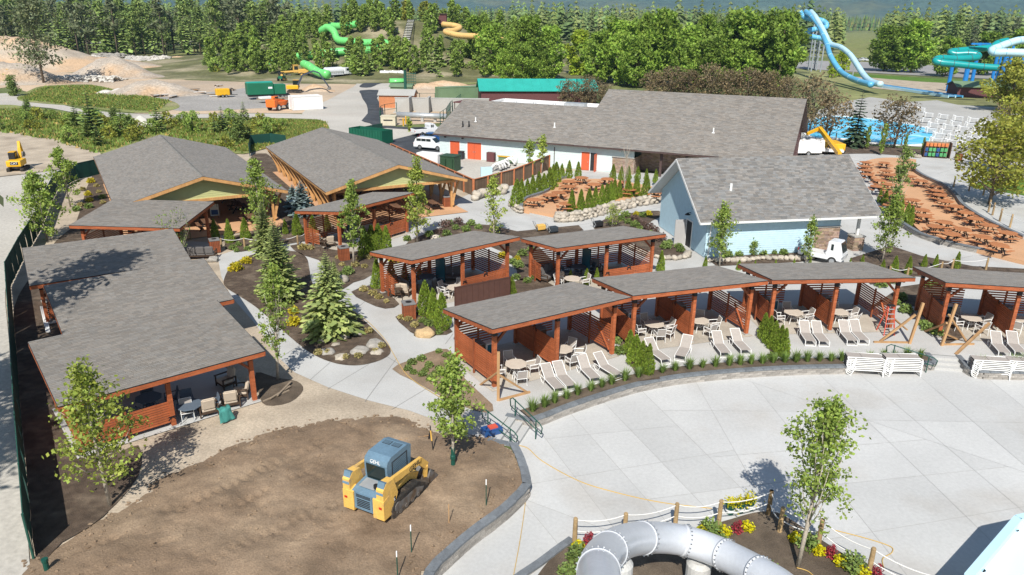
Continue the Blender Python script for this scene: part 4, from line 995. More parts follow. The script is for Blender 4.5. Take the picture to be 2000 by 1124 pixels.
# raised picnic plazas
pz1 = .45; plz1 = [(1018,407),(1021,396),(1032,388),(1052,382),(1070,374),(1082,363),(1089,354),(1105,349),(1200,350),(1292,368),(1290,384),(1200,392),(1130,404),(1088,421)]
W1 = [Vector((p.x,p.y)) for p in gpoly(plz1, pz1)]
o = MB().prism([(p.x,p.y) for p in W1], .02, pz1).build('picnic_plaza', 'terracotta'); o['kind'] = 'structure'
steps('stair', 'wide concrete steps up to the small picnic plaza beside the boulder wall', G(1022,416), G(1086,432), G(1100,380), 3, 0, .15)
blockwall('plaza_edge', 'low dark stone edging curving round the small picnic plaza', crom([G(x,y,pz1) for x,y in plz1[0:8]], 4, False), .1, pz1+.3, courses=2, bl=.5)
pz2 = .35; plz2 = [(1684,322),(1700,312),(1740,308),(1790,312),(1775,326),(1800,345),(1845,366),(1866,385),(1880,404),(1915,428),(1955,448),(2000,468),(2100,500),(2140,540),(2010,512),(1952,498),(1900,485),(1850,470),(1806,456),(1786,440),(1772,420),(1740,390),(1705,350)]
W2 = crom(gpoly(plz2, pz2), 3)
o = MB().prism([(p.x,p.y) for p in W2], .02, pz2).build('picnic_plaza', 'terracotta'); o['kind'] = 'structure'
blockwall('plaza_edge', 'dark stone edging between the big picnic plaza and the far path', crom([G(x,y,pz2) for x,y in plz2[4:12]], 4, False), .0, pz2+.35, courses=2, bl=.6)
blockwall('plaza_wall', 'low curved block wall in front of the big picnic plaza', crom([G(x,y,0) for x,y in ((1752,438),(1768,448),(1800,466),(1850,481),(1900,493),(1950,502))], 4, False), .0, pz2+.15, courses=3, bl=.5)
# octagonal picnic tables
mat('plank_orange', (.42,.17,.07), .7, .12, 2.5, rnd=.1)
def make_octo():
    t = thing('picnic_table', 'octagonal table', 'picnic table')
    for k in range(7):
        x = -.6+.2*k; hl = min(.66, .66+.27-abs(x)*.9) if abs(x) > .3 else .66
        MB().box((x,0,.74), (.188,2*hl,.05)).build('tabletop_plank', 'plank_orange', t)
    for k in range(4):
        a = k*pi/2+pi/4; c, s = cos(a), sin(a)
        MB().add([(1.0*c+.52*s*q-0*c, 1.0*s-.52*c*q, z) for z in (.42,.46) for q in (-1,1)]+[(.72*c+.36*s*q, .72*s-.36*c*q, z) for z in (.42,.46) for q in (-1,1)], [(2,3,7,6),(0,4,5,1),(0,1,3,2),(4,6,7,5),(0,2,6,4),(1,5,7,3)]).build('bench', 'plank_orange', t)
        m = MB(); m.bar((.25*c,.25*s,.7), (.62*c,.62*s,0), .06, .07); m.bar((.2*c,.2*s,.4), (.95*c,.95*s,.4), .06, .06); m.build('leg_frame', 'black_steel', t)
    return Proto(t)
octo = make_octo()
T1 = [(1136,347),(1111,354.5),(1110,364),(1091,376),(1074,381),(1043,390),(1160,360),(1186,349.5),(1220,356),(1230,370),(1107,397.5),(1285,375)]
T2 = [(765,268),(755,300),(765,330),(775,362),(875,410),(850,455),(910,272),(1090,292),(1110,378),(1200,412),(1310,455),(1320,488),(1340,522),(1390,572),(1470,612),(1550,660),(1620,708),(1725,760),(1880,820),(1130,562),(1205,640),(1220,685),(1380,735),(1310,768),(1520,790),(1440,828),(1680,850),(1810,915),(1020,565),(960,600),(1000,500),(955,365),(925,335),(940,440),(960,520)]
rg = random.Random(4)
for x, y in T1: p = G(x, y, pz1+.75); octo.put((p.x,p.y,pz1), rg.uniform(0,1.5), 'orange octagonal picnic table on the small plaza ringed by arborvitae', 'octagonal picnic tables')
for x, y in T2: p = G(1500+x/4, 250+y/4, pz2+.75); octo.put((p.x,p.y,pz2), rg.uniform(0,1.5), 'orange octagonal picnic table on the big plaza beyond the blue house', 'octagonal picnic tables')
# boulder walls and single rocks
ROCK = []
for k in range(8):
    for m_ in ('rock_pale','rock_grey','rock_tan'):
        me = MB().blob((0,0,0), 1.0, 2, .16, random.Random(k*7+1)).mesh('rock', True); me.materials.append(M[m_]); ROCK.append((m_, me))
def rock(p, r, m_, label=None, group=None, parent=None, flat=.7, name='boulder'):
    me = R.choice([b for a, b in ROCK if a == m_]); o = link(name, me, parent, p, R.uniform(0,6)); o.scale = (r*R.uniform(.85,1.25), r*R.uniform(.8,1.1), r*flat*R.uniform(.85,1.15))
    if label: tag(o, label, 'rock', group)
    return o
def rockwall(label, px, h, r, rows=3):
    P = crom(gpoly(px), 5, False); w_ = thing('boulder_wall', label, 'retaining wall', (P[0].x,P[0].y,0)); O = Vector((P[0].x,P[0].y,0)); 
    L = sum((P[i]-P[i-1]).length for i in range(1,len(P))); n = int(L/(r*1.7))
    for row in range(rows):
        for k in range(n):
            t = (k+.5*(row % 2)+R.uniform(-.15,.15))/n*(len(P)-1); i = min(len(P)-2, max(0,int(t))); q = P[i].lerp(P[i+1], t-i)
            o = rock(Vector((q.x,q.y,0))-O+Vector((0,.12*row,r*.6+row*h/rows)), r*R.uniform(.75,1.2), 'rock_pale', None, None, w_, .75, 'stone')
rockwall('pale boulder wall curving below the arborvitae of the small picnic plaza', [(1088,434),(1110,434),(1140,430),(1175,420),(1210,411),(1250,403),(1288,397)], .75, .36)
rockwall('short pale boulder wall between the plaza steps and wooden fence', [(998,402),(1008,412),(1020,419)], .6, .34, 2)
rockwall('pale boulder bank at the corner of the wooden fence', [(928,392),(945,386),(970,381),(990,377)], .6, .5, 2)
rockwall('row of pale cobbles edging the bed before the steps of the blue house', [(1235,487),(1262,500),(1300,508),(1335,506),(1345,497)], .1, .3, 1)
rockwall('row of pale cobbles edging the bed along the blue house', [(1385,512),(1440,512),(1500,508),(1570,508),(1640,500)], .1, .28, 1)
# ================================================================ plants
def leafmat(name, col, tr=.35, rnd=.12, rough=.6): return mat(name, col, rough, 0, 1, rnd=rnd, attr=True, trans=tr, spec=.25)
leafmat('leaf_maple', (.285,.385,.085)); leafmat('leaf_spring', (.36,.44,.09)); leafmat('leaf_birch', (0.31,0.43,0.1), rnd=.2); leafmat('leaf_dec', (0.28,0.42,0.07), rnd=.25)
leafmat('leaf_bright', (0.38,0.5,0.05)); leafmat('leaf_brown', (0.26,0.205,0.12), rnd=.2); leafmat('leaf_olive', (0.36,0.38,0.07), rnd=.1)
leafmat('needle', (0.21,0.29,0.085), .2, .2); leafmat('needle_grey', (0.19,0.225,0.12), .2, .12); leafmat('needle_dark', (0.07,0.11,0.06), .15, .1); leafmat('needle_fir', (0.28,0.34,0.12), .25, .08); leafmat('needle_blue', (0.22,0.3,0.3), .15, .05)
leafmat('leaf_thuja', (0.3,0.43,0.065), .3, .14); leafmat('grass_blade', (0.2,0.3,0.08), .35, .15); leafmat('grass_tan', (0.4,0.35,0.15), .3, .15)
leafmat('shrub_green', (0.2,0.28,0.08), .3, .2); leafmat('shrub_yellow', (0.520,0.450,0.030), .35, .1); leafmat('shrub_purple', (0.139,0.093,0.078), .2, .1); leafmat('flower_yellow', (0.600,0.550,0.010), .3, .06); leafmat('flower_red', (0.360,0.050,0.070), .3, .06)
leafmat('far_conifer', (0.165,0.235,0.08), .15, 0, .8)
mat('bark', (.15,.115,.085), .9, .25, 4, .2, 20, rnd=.15); mat('bark_pale', (.42,.37,.3), .85, .2, 4, .2, 20, rnd=.1)
def leaves(mb, pts, size, rg, up=.4, asp=.8, tone=(.65,1.3), nrm=None, n=1):
    for p in pts:
        p = Vector(p)
        for _ in range(n):
            d = Vector((rg.gauss(0,1), rg.gauss(0,1), rg.gauss(0,1)+up)).normalized()
            t = d.orthogonal(); t.rotate(Matrix.Rotation(rg.uniform(0,6.28), 3, d)); b = d.cross(t)
            s = size*rg.uniform(.6,1.35); w_ = s*asp*.5
            mb.add([p-t*s*.5, p+b*w_*.9, p+t*s*.5, p-b*w_*.9], [(0,1,2,3)]); k = rg.uniform(*tone); mb.c.append((k*rg.uniform(.92,1.12), k, k*rg.uniform(.8,1.1)))
def MBc(): m = MB(); m.c = []; return m
def treeproto(name, label, crown, trunk, lm, bm_, cat='tree'):
    t = thing(name, label, cat); trunk.build('trunk', bm_, t, True); crown.build('crown', lm, t); return Proto(t)
def young_tree(seed, h, cw, cb, nb=16, nl=2600, ls=.17, lm='leaf_maple', bk='bark_pale', up=1.0, name='young_tree', top=1.0, sparse=.25):
    rg = random.Random(seed); tr = MB(); cr = MBc(); lean = (rg.uniform(-.04,.04), rg.uniform(-.04,.04))
    tr.tube([(lean[0]*h*t, lean[1]*h*t, h*.93*t) for t in (0,.25,.5,.75,1)], [h*.013,h*.0115,h*.009,h*.005,.008], 7)
    br = []
    for k in range(nb):
        t = cb+(1-cb)*(k+.3)/nb*.92; a = k*2.4+rg.uniform(-.4,.4); q = (t-cb)/(1-cb)
        w_ = cw/2*(1-q*.75)*min(1,.45+q*3.0)*rg.uniform(.75,1.2); rise = w_*up*rg.uniform(.9,1.6)+.1*h*(1-q)*.5
        p0 = Vector((lean[0]*h*t, lean[1]*h*t, h*t*.9)); p2 = p0+Vector((cos(a)*w_, sin(a)*w_, rise)); p1 = p0.lerp(p2,.5)+Vector((cos(a)*w_*.12, sin(a)*w_*.12, -rise*.08))
        tr.tube([p0,p1,p2], [h*.0045,h*.003,.006], 5); br.append((p0,p1,p2))
    per = nl//nb
    for p0,p1,p2 in br:
        L = (p2-p0).length; C = [p0.lerp(p2, rg.uniform(.3,1.08))+Vector((rg.gauss(0,.16*L),rg.gauss(0,.16*L),rg.gauss(0,.12*L))) for _ in range(max(3,int(per/26)))]
        for c in C:
            r = rg.uniform(.13,.3)*max(.5,cw/3); k = rg.uniform(.8,1.15)
            leaves(cr, [c+Vector((rg.gauss(0,r),rg.gauss(0,r),rg.gauss(0,r*.7))) for _ in range(int(26*rg.uniform(.5,1.4)))], ls, rg, tone=(.6*k,1.3*k))
    C = [Vector((lean[0]*h+rg.gauss(0,cw*.05), lean[1]*h+rg.gauss(0,cw*.05), h*rg.uniform(.82,1.0))) for _ in range(int(nl/130))]
    for c in C: leaves(cr, [c+Vector((rg.gauss(0,.14),rg.gauss(0,.14),rg.gauss(0,.2))) for _ in range(20)], ls, rg)
    return treeproto(name, 'young tree', cr, tr, lm, bk)
def conifer(seed, h, w_, lm, nwh=24, per=9, cb=.05, name='conifer', droop=.25, size=1.0, bk='bark', nb=3, top=.9, gap=0.0):
    rg = random.Random(seed); tr = MB(); cr = MBc()
    tr.tube([(0,0,0),(0,0,h*.5),(0,0,h*.97)], [h*.014+.02,h*.009,.01], 7)
    for i in range(nwh):
        q = i/(nwh-1); z = h*(cb+(1-cb)*q**.92); rr = w_/2*(1-q)**top*rg.uniform(.78,1.15)+w_*.02
        if rg.random() < gap: continue
        for k in range(per):
            a = k*2*pi/per+i*.7+rg.uniform(-.3,.3); L = rr*rg.uniform(.7,1.2); dr = droop*L*rg.uniform(.5,1.4)-.12*L*q*3
            d = Vector((cos(a),sin(a),0)); sd = Vector((-sin(a),cos(a),0)); tone = rg.uniform(.6,1.3)
            for s_ in range(nb):
                t0, t1 = s_/nb*.9, min(1,(s_+1.3)/nb); ww = L*.26*(1-.45*t0)*size*rg.uniform(.8,1.25); off = sd*rg.uniform(-.12,.12)*L
                tilt = rg.uniform(-.5,.5)
                p = Vector((0,0,z))+d*L*t0-Vector((0,0,dr*t0*t0)); e = Vector((0,0,z))+d*L*t1-Vector((0,0,dr*t1*t1))+off
                m_ = p.lerp(e,.55); side = (sd+Vector((0,0,tilt))).normalized()*ww
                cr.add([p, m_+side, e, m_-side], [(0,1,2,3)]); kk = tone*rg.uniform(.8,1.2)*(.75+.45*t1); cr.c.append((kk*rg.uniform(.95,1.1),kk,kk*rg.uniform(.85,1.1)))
    return treeproto(name, 'conifer', cr, tr, lm, bk)
def pine(seed, h, w_, lm, name='pine_tree', cb=.35, ncl=46, per=26, ls=.5):
    rg = random.Random(seed); tr = MB(); cr = MBc(); sway = rg.uniform(-.03,.03)
    tr.tube([(sway*h*t*t,0,h*.96*t) for t in (0,.3,.6,1)], [h*.014,h*.011,h*.007,.02], 7)
    for k in range(ncl):
        q = rg.random(); z = h*(cb+(1-cb)*q); rr = w_/2*(1-q*.75)*min(1,.55+q*2)*rg.uniform(.25,1.05); a = rg.uniform(0,6.28)
        p0 = Vector((sway*h*(z/h)**2,0,z-rr*.2)); c = p0+Vector((cos(a)*rr,sin(a)*rr,rr*rg.uniform(0,.35)))
        tr.tube([p0,c], [h*.003+.01,.01], 4, False); r = w_*.09*rg.uniform(.7,1.4); kk = rg.uniform(.7,1.2)
        leaves(cr, [c+Vector((rg.gauss(0,r),rg.gauss(0,r),rg.gauss(0,r*.5))) for _ in range(per)], ls, rg, asp=.45, tone=(.6*kk,1.25*kk))
    return treeproto(name, 'pine', cr, tr, lm, 'bark')
def broad(seed, h, w_, lm, ncl=34, per=55, ls=.62, cb=.12, name='broadleaf_tree', shape=1.0, bk='bark', ntr=1):
    rg = random.Random(seed); tr = MB(); cr = MBc()
    for q in range(ntr):
        o = (rg.uniform(-.3,.3)*(ntr > 1), rg.uniform(-.3,.3)*(ntr > 1)); tr.tube([(o[0],o[1],0),(o[0]*2,o[1]*2,h*.35),(o[0]*3,o[1]*3,h*.8)], [h*.018,h*.013,.03], 7)
    for k in range(ncl):
        q = (k+.5)/ncl; z = h*(cb+(1-cb)*q*.95); u = (z/h-cb)/(1-cb); prof = (sin(pi*min(1,u*.86+.12)))**.7*shape if shape > 0 else 1
        a = k*2.4+rg.uniform(-.5,.5); rr = w_/2*prof*rg.uniform(.25,.95); c = Vector((cos(a)*rr,sin(a)*rr,z)); r = w_*.115*rg.uniform(.7,1.35); kk = rg.uniform(.72,1.2)
        tr.tube([Vector((0,0,max(h*.1,z-rr*.7))),c], [h*.005+.01,.015], 4, False)
        for _ in range(per):
            d = Vector((rg.gauss(0,1),rg.gauss(0,1),rg.gauss(0,1))).normalized()*r*rg.uniform(.6,1.15)
            leaves(cr, [c+Vector((d.x,d.y,d.z*.8))], ls, rg, up=.7, tone=(.6*kk,1.25*kk))
    return treeproto(name, 'tree', cr, tr, lm, bk)
def thuja(seed, h=2.0, r=.38, n=900):
    rg = random.Random(seed); cr = MBc(); tr = MB(); tr.tube([(0,0,0),(0,0,h*.9)], [.035,.01], 5)
    for k in range(n):
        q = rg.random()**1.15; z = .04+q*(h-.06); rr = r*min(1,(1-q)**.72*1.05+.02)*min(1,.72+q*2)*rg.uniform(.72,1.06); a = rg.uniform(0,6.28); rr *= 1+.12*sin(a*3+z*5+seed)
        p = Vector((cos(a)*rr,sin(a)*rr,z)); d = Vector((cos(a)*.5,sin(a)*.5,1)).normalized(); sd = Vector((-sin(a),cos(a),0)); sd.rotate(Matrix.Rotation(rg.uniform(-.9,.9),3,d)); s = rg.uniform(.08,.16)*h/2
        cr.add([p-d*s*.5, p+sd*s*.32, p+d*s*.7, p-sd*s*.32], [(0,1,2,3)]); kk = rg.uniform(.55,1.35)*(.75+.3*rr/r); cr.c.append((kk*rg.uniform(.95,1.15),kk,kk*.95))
    return treeproto('arborvitae', 'arborvitae', cr, tr, 'leaf_thuja', 'bark', 'shrub')
def bush(seed, r, h, lm, n=260, ls=.1, name='shrub', cat='shrub', stems=4):
    rg = random.Random(seed); cr = MBc(); st = MB()
    for k in range(stems): a = rg.uniform(0,6.28); st.tube([(0,0,0),(cos(a)*r*.5,sin(a)*r*.5,h*.7)], [.014,.006], 4)
    for k in range(n):
        d = Vector((rg.gauss(0,1),rg.gauss(0,1),abs(rg.gauss(0,1)))).normalized()*rg.uniform(.45,1.05)
        leaves(cr, [Vector((d.x*r,d.y*r,.05+d.z*h))], ls, rg, up=.8)
    t = thing(name, 'shrub', cat); st.build('stems', 'bark', t); cr.build('foliage', lm, t); return Proto(t)
def tuft(seed, h=.6, n=190, lm='grass_blade', spread=.42):
    rg = random.Random(seed); m = MBc()
    for k in range(n):
        a = rg.uniform(0,6.28); r0 = rg.uniform(0,.1); L = h*rg.uniform(.35,1.15); o = Vector((cos(a)*r0,sin(a)*r0,0)); ln = rg.uniform(.05,1)*spread; sd = Vector((-sin(a),cos(a),0))*.014
        p1 = o+Vector((cos(a)*ln*.35,sin(a)*ln*.35,L*.62)); p2 = o+Vector((cos(a)*ln,sin(a)*ln,L))
        m.add([o-sd,o+sd,p1+sd*.8,p1-sd*.8,p2], [(0,1,2,3),(3,2,4)]); k_ = rg.uniform(.6,1.35); m.c += [(k_,k_,k_*.9)]*2
    t = thing('grass_clump', 'grass', 'ornamental grass'); m.build('blades', lm, t); return Proto(t)
def hgt(px, pyb, pyt, z=0.0):
    b = G(px, pyb, z); lo, hi = 0.0, 80.0
    for _ in range(40):
        m = (lo+hi)/2; zz = z+m-HCAM; d = b.y*cos(PIT)-zz*sin(PIT); u = b.y*sin(PIT)+zz*cos(PIT); X = FPX*b.x/d; Y = -FPX*u/d
        if 562+X*sin(ROLL)+Y*cos(ROLL) > pyt: lo = m
        else: hi = m
    return b, lo
def put(pr, h0, px, pyb, pyt, label, group=None, z=0.0, wmul=1.0, rz=None, dz=0.0):
    b, h = hgt(px, pyb, pyt, z); s = h/h0
    return pr.put((b.x,b.y,z+dz), R.uniform(0,6.28) if rz is None else rz, label, group, (s*wmul,s*wmul,s))
# ---------------------------------------------------------------- young garden trees, each its own
def one(seed, px, pyb, pyt, cwpx, cb, label, z=0.0, nl=2600, ls=.16, lm='leaf_maple', up=1.0, nb=18, bk='bark_pale', name='young_tree'):
    b, h = hgt(px, pyb, pyt, z); dist = sqrt(b.x**2+b.y**2+(HCAM-z)**2); cw = cwpx/FPX*dist
    pr = young_tree(seed, h, cw*.8, cb, nb, int(nl*.95), ls*.68, lm, bk, up, name); o = pr.put((b.x,b.y,z), 0, label); return o
t1 = one(101, 885,912,692, 110,.22,'young maple with green-wrapped trunk in the dirt yard beside the railing', .08, 3000, .17, 'leaf_maple', .9)
one(102, 215,988,718, 165,.2,'young maple with pale trunk at the corner of the slatted cabana wall', .05, 3600, .17, 'leaf_spring', .5, 20)
one(103, 1558,1108,786, 130,.26,'narrow young tree with pale trunk inside the roped slide garden', DZ+.06, 4600, .15, 'leaf_maple', 1.9, 26)
one(104, 543,742,522, 52,.2,'slim columnar tree at the bend of the concrete path', 0, 3200, .16, 'leaf_maple', 2.6, 24)
one(105, 691,521,356, 58,.24,'round young tree with white trunk in front of the slatted bin', 0, 2600, .2, 'leaf_maple', 1.0)
one(106, 815,478,312, 64,.14,'bright green young tree beside the cabana below the pavilion', 0, 3000, .22, 'leaf_spring', .9)
one(107, 965,468,345, 62,.1,'light young tree before the boulder bank and wooden fence', 0, 1900, .2, 'leaf_spring', .8)
one(108, 514,472,312, 64,.12,'tall young tree between the two pavilions', 0, 3200, .22, 'leaf_maple', 1.2)
one(109, 1405,522,400, 64,.14,'young maple in front of the blue house wall', 0, 2400, .2, 'leaf_maple', .9)
one(110, 1573,516,428, 30,.06,'small dense young tree at the stone corner of the blue house', 0, 1700, .17, 'leaf_maple', 1.6)
one(111, 1722,514,388, 62,.12,'leafy young tree between blue house porch and picnic plaza wall', 0, 2700, .2, 'leaf_maple', 1.3)
one(112, 1747,425,292, 46,.1,'sparse tall young tree standing among the picnic tables', 0, 1700, .22, 'shrub_green', 1.6, 22)
one(113, 92,470,340, 92,.05,'wide leafy tree against the green screen fence', 0, 3600, .24, 'leaf_maple', .8, 20)
one(114, 138,405,288, 48,.05,'narrow leafy tree behind the wide one at the green screen fence', 0, 2600, .24, 'leaf_maple', 1.5, 20)
one(115, 1032,345,276, 22,.3,'slim columnar tree at the wooden fence, farther from the fence end', 0, 1100, .24, 'leaf_maple', 2.2, 14)
one(116, 1058,340,266, 20,.3,'slim columnar tree at the wooden fence, nearer the fence end', 0, 1100, .24, 'leaf_spring', 2.2, 14)
one(117, 800,258,232, 14,.0,'small sapling beside the green dumpster', 0, 300, .35, 'leaf_spring', 1.0, 8)
one(118, 1470,470,420, 40,.1,'sparse leafless sapling at the path by the blue house', 0, 60, .1, 'leaf_maple', 1.4, 12) if False else None
one(119, 1195,445,400, 46,.0,'thin twiggy sapling beside the blue gable', 0, 260, .12, 'leaf_spring', 1.0, 16)
one(120, 1470,500,470, 22,.0,'tiny sapling in the bed below the blue house wall', 0, 160, .14, 'leaf_maple', 1.0, 8)
# leafless birch and shrub willow
rg = random.Random(5); b, h = hgt(1218,388,288); tr = MB()
tr.tube([(0,0,0),(0,0,h*.5),(.05,0,h*.85)], [.07,.05,.015], 6)
for k in range(34):
    t = rg.uniform(.3,.8); a = rg.uniform(0,6.28); L = h*rg.uniform(.2,.34); tr.tube([(0,0,h*t),(cos(a)*L*.18,sin(a)*L*.18,h*t+L*.5),(cos(a)*L*.3,sin(a)*L*.3,h*t+L)], [.02,.012,.005], 4)
t = thing('bare_tree', 'leafless pale tree rising from the arborvitae row at the small plaza', 'tree', b); tr.build('trunk', 'bark_pale', t); 
b, h = hgt(352,512,415); tr = MB(); cr = MBc()
for k in range(40):
    a = rg.uniform(0,6.28); L = h*rg.uniform(.6,1.05); e = Vector((cos(a)*L*.5*rg.random(),sin(a)*L*.5*rg.random(),L)); tr.tube([(0,0,0),e*.5+Vector((0,0,.05)),e], [.03,.016,.005], 4)
    leaves(cr, [e*rg.uniform(.4,1)+Vector((rg.gauss(0,.1),rg.gauss(0,.1),rg.gauss(0,.1))) for _ in range(26)], .1, rg)
for k in range(10):
    a = rg.uniform(2.5,4.2); L = h*.6; e = Vector((cos(a)*L,sin(a)*L,h*.25)); tr.tube([(0,0,.1),e], [.02,.005], 4); leaves(cr, [e*rg.uniform(.4,1)+Vector((rg.gauss(0,.12),rg.gauss(0,.12),rg.gauss(0,.1))) for _ in range(40)], .1, rg)
t = thing('shrub_willow', 'many-stemmed sparse shrub standing between the cabana roofs', 'shrub', b); tr.build('stems', 'bark_pale', t); cr.build('crown', 'shrub_green', t)
# ---------------------------------------------------------------- garden conifers
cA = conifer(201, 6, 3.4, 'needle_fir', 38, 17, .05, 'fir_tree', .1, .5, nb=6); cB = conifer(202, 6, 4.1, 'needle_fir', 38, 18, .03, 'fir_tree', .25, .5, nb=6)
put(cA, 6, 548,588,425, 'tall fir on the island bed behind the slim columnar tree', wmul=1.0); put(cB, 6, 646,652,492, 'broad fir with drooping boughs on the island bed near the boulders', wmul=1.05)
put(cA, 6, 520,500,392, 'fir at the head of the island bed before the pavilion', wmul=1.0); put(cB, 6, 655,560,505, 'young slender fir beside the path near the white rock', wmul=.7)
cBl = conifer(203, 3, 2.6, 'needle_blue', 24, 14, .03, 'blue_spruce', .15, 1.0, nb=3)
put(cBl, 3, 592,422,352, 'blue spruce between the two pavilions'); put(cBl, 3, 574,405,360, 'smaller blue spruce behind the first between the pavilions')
# ---------------------------------------------------------------- arborvitae
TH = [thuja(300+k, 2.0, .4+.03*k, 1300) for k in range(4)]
AV = [('small dark-green arborvitae beside the roped bed near the askew cabana', 0, [(421,466,428),(449,475,429),(480,468,426),(558,458,428),(581,460,416),(612,458,420),(640,452,418)]),
      ('arborvitae at the open front of the cabana below the pavilion', 0, [(713,502,444),(727,500,440),(741,502,438),(756,503,442)]),
      ('arborvitae behind the cabana with the brown panel screen', 0, [(737,563,507),(765,556,508),(791,551,515),(820,545,518)]),
      ('arborvitae standing before the corner post of the panel-screen cabana', 0, [(831,616,549),(847,628,564),(864,643,572)]),
      ('small arborvitae in front of the garden cabana by the blue house', 0, [(1114,552,527),(1145,557,524),(1165,554,524),(1184,542,515),(1000,575,540)]),
      ('arborvitae in the hedge between stair-end cabana and its neighbour', 0, [(1229,692,645),(1240,713,655),(1252,722,667),(1265,731,672)]),
      ('arborvitae in the hedge beside the stepladder cabana', 0, [(1490,662,612),(1500,672,618),(1510,682,628),(1521,690,636),(1529,697,642)]),
      ('arborvitae along the dark edging of the small picnic plaza', .3, [(1009,404,351),(1019,392,350),(1030,388,350),(1040,383,342),(1052,380,336),(1062,376,339),(1073,373,328),(1080,368,322),(1086,358,317),(1097,352,320),(1111,350,314),(1129,347,316)]),
      ('arborvitae between the small picnic plaza and the pale building', .3, [(1197,351,321),(1213,353,325),(1227,352,324),(1245,352,326),(1262,352,330),(1280,358,331)]),
      ('arborvitae above the curved boulder wall of the small plaza', .3, [(1116,416,372),(1134,413,370),(1150,410,369),(1162,406,367),(1175,402,361),(1184,400,359),(1192,396,355),(1199,392,350),(1209,389,352),(1226,387,347),(1242,386,342),(1261,387,342),(1277,388,370)]),
      ('arborvitae at the porch end of the blue house', 0, [(1757,422,387),(1769,436,397),(1776,443,402),(1717,396,370),(1727,402,372)]),
      ('small arborvitae in the bed behind the terrace cabanas', 0, [(1290,531,490),(1377,522,500),(1442,528,508),(1475,516,507),(1515,515,506),(1551,514,504),(1582,515,503),(1632,512,505),(1661,512,503),(1684,513,498),(1724,525,507),(1746,531,500),(1772,537,501),(1804,522,497),(1826,523,497),(1867,525,492)])]
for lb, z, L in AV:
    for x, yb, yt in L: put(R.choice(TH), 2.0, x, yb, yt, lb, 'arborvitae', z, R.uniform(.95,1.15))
# ---------------------------------------------------------------- ornamental grass along the terrace walls
GT = [tuft(400+k) for k in range(4)]
def along(C, step, off):
    P = [Vector((p.x,p.y)) for p in C]; s = 0; out = []; nxt = .5
    for i in range(1,len(P)):
        d = P[i]-P[i-1]; L = d.length; u = d/L; n = Vector((-u.y,u.x))
        while nxt < s+L: out.append(P[i-1]+u*(nxt-s)+n*off); nxt += step*R.uniform(.85,1.15)
        s += L
    return out
inner = [Vector((p.x,p.y)) for p in wall_c]
strip = []
for off in (.16, .95):
    row = []
    for i, p in enumerate(inner):
        a, b = inner[max(0,i-1)], inner[min(len(inner)-1,i+1)]; u = (b-a).normalized(); row.append(p+Vector((-u.y,u.x))*off)
    strip.append(row)
sheet('planting_bed', [(p.x,p.y) for p in strip[0]+strip[1][::-1]], .05, 'soil', world=True)
for p in along(wall_c, .74, .55): R.choice(GT).put((p.x,p.y,.05), R.uniform(0,6), 'spiky green grass clump in the strip atop the curved terrace wall', 'ornamental grass clumps', R.uniform(.8,1.15))
for p in along(wallR_c, .85, .5): R.choice(GT).put((p.x,p.y,.05), R.uniform(0,6), 'spiky green grass clump atop the wall beyond the second stair', 'ornamental grass clumps', R.uniform(.95,1.35))
# ---------------------------------------------------------------- bed shrubs
BG = [bush(500+k, .32, .36, 'shrub_green') for k in range(3)]; BY = [bush(510+k, .38, .4, 'shrub_yellow', 320) for k in range(2)]; BO = [bush(520+k, .3, .32, 'grass_tan') for k in range(2)]; BP = [bush(530, .5, .5, 'shrub_purple')]
def beds(P, L, lb, s=1.0, z=.04): 
    for x, y in L: q = G(x,y,z); R.choice(P).put((q.x,q.y,z), R.uniform(0,6), lb, 'shrubs in the planting beds', s*R.uniform(.75,1.2))
beds(BY, [(461,528),(481,514),(574,612),(575,634)], 'yellow shrub on the island bed beside the firs', 1.2)
beds(BY, [(770,512),(1010,508),(982,503)], 'yellow shrub in the bed behind the garden cabanas'); beds(BY, [(1243,421),(1266,421)], 'yellow shrub at the foot of the blue gable')
beds(BG, [(805,711),(823,704),(857,689),(870,697),(797,723),(808,730),(825,734),(831,726),(838,717),(840,743),(850,735),(857,723),(875,741),(881,719),(872,750)], 'low green shrub in the bare bed beside the stair-end cabana', .8)
beds(BO, [(710,568),(728,576),(740,583),(755,591)], 'olive shrub in the small bed before the panel-screen cabana', .9); beds(BO, [(783,623),(797,626),(810,638),(821,628)], 'olive shrub in the bed with the tan boulder', .8); beds(BG, [(838,636),(858,652),(826,630)], 'green shrub in the bed with the tan boulder', .9)
beds(BO, [(158,403),(162,372),(189,365),(193,377),(201,398)], 'olive shrub in the dark bed beside the green gabled pavilion', 1.2); beds(BY, [(178,357),(172,382),(175,394)], 'yellow shrub in the dark bed beside the green gabled pavilion', 1.1); beds(BG, [(200,388),(174,407),(150,412)], 'green shrub in the dark bed beside the green gabled pavilion', 1.1)
beds(BO, [(694,520),(702,508),(712,523),(660,505),(668,519),(720,505),(735,520)], 'olive shrub in the bed around the white-trunked tree', .9); beds(BG, [(680,535),(668,545)], 'green shrub beside the white rock', 1.3)
beds(BG, [(455,487),(462,492),(483,488),(466,480)], 'low green shrub beside the slatted bin and rope', .9); beds(BO, [(592,487),(607,487)], 'olive shrub before the cabana below the pavilion', 1.2)
beds(BG, [(838,462),(855,470),(795,470),(872,460),(890,448),(910,452),(920,440),(935,447),(878,440),(1000,515),(1012,522),(1020,500),(1036,490),(1008,545),(1030,552),(1045,545)], 'green shrub in the long bed behind the garden cabanas', 1.3); beds(BP, [(870,443),(895,438),(860,455)], 'dark purple shrub in the long bed behind the garden cabanas', 1.1)
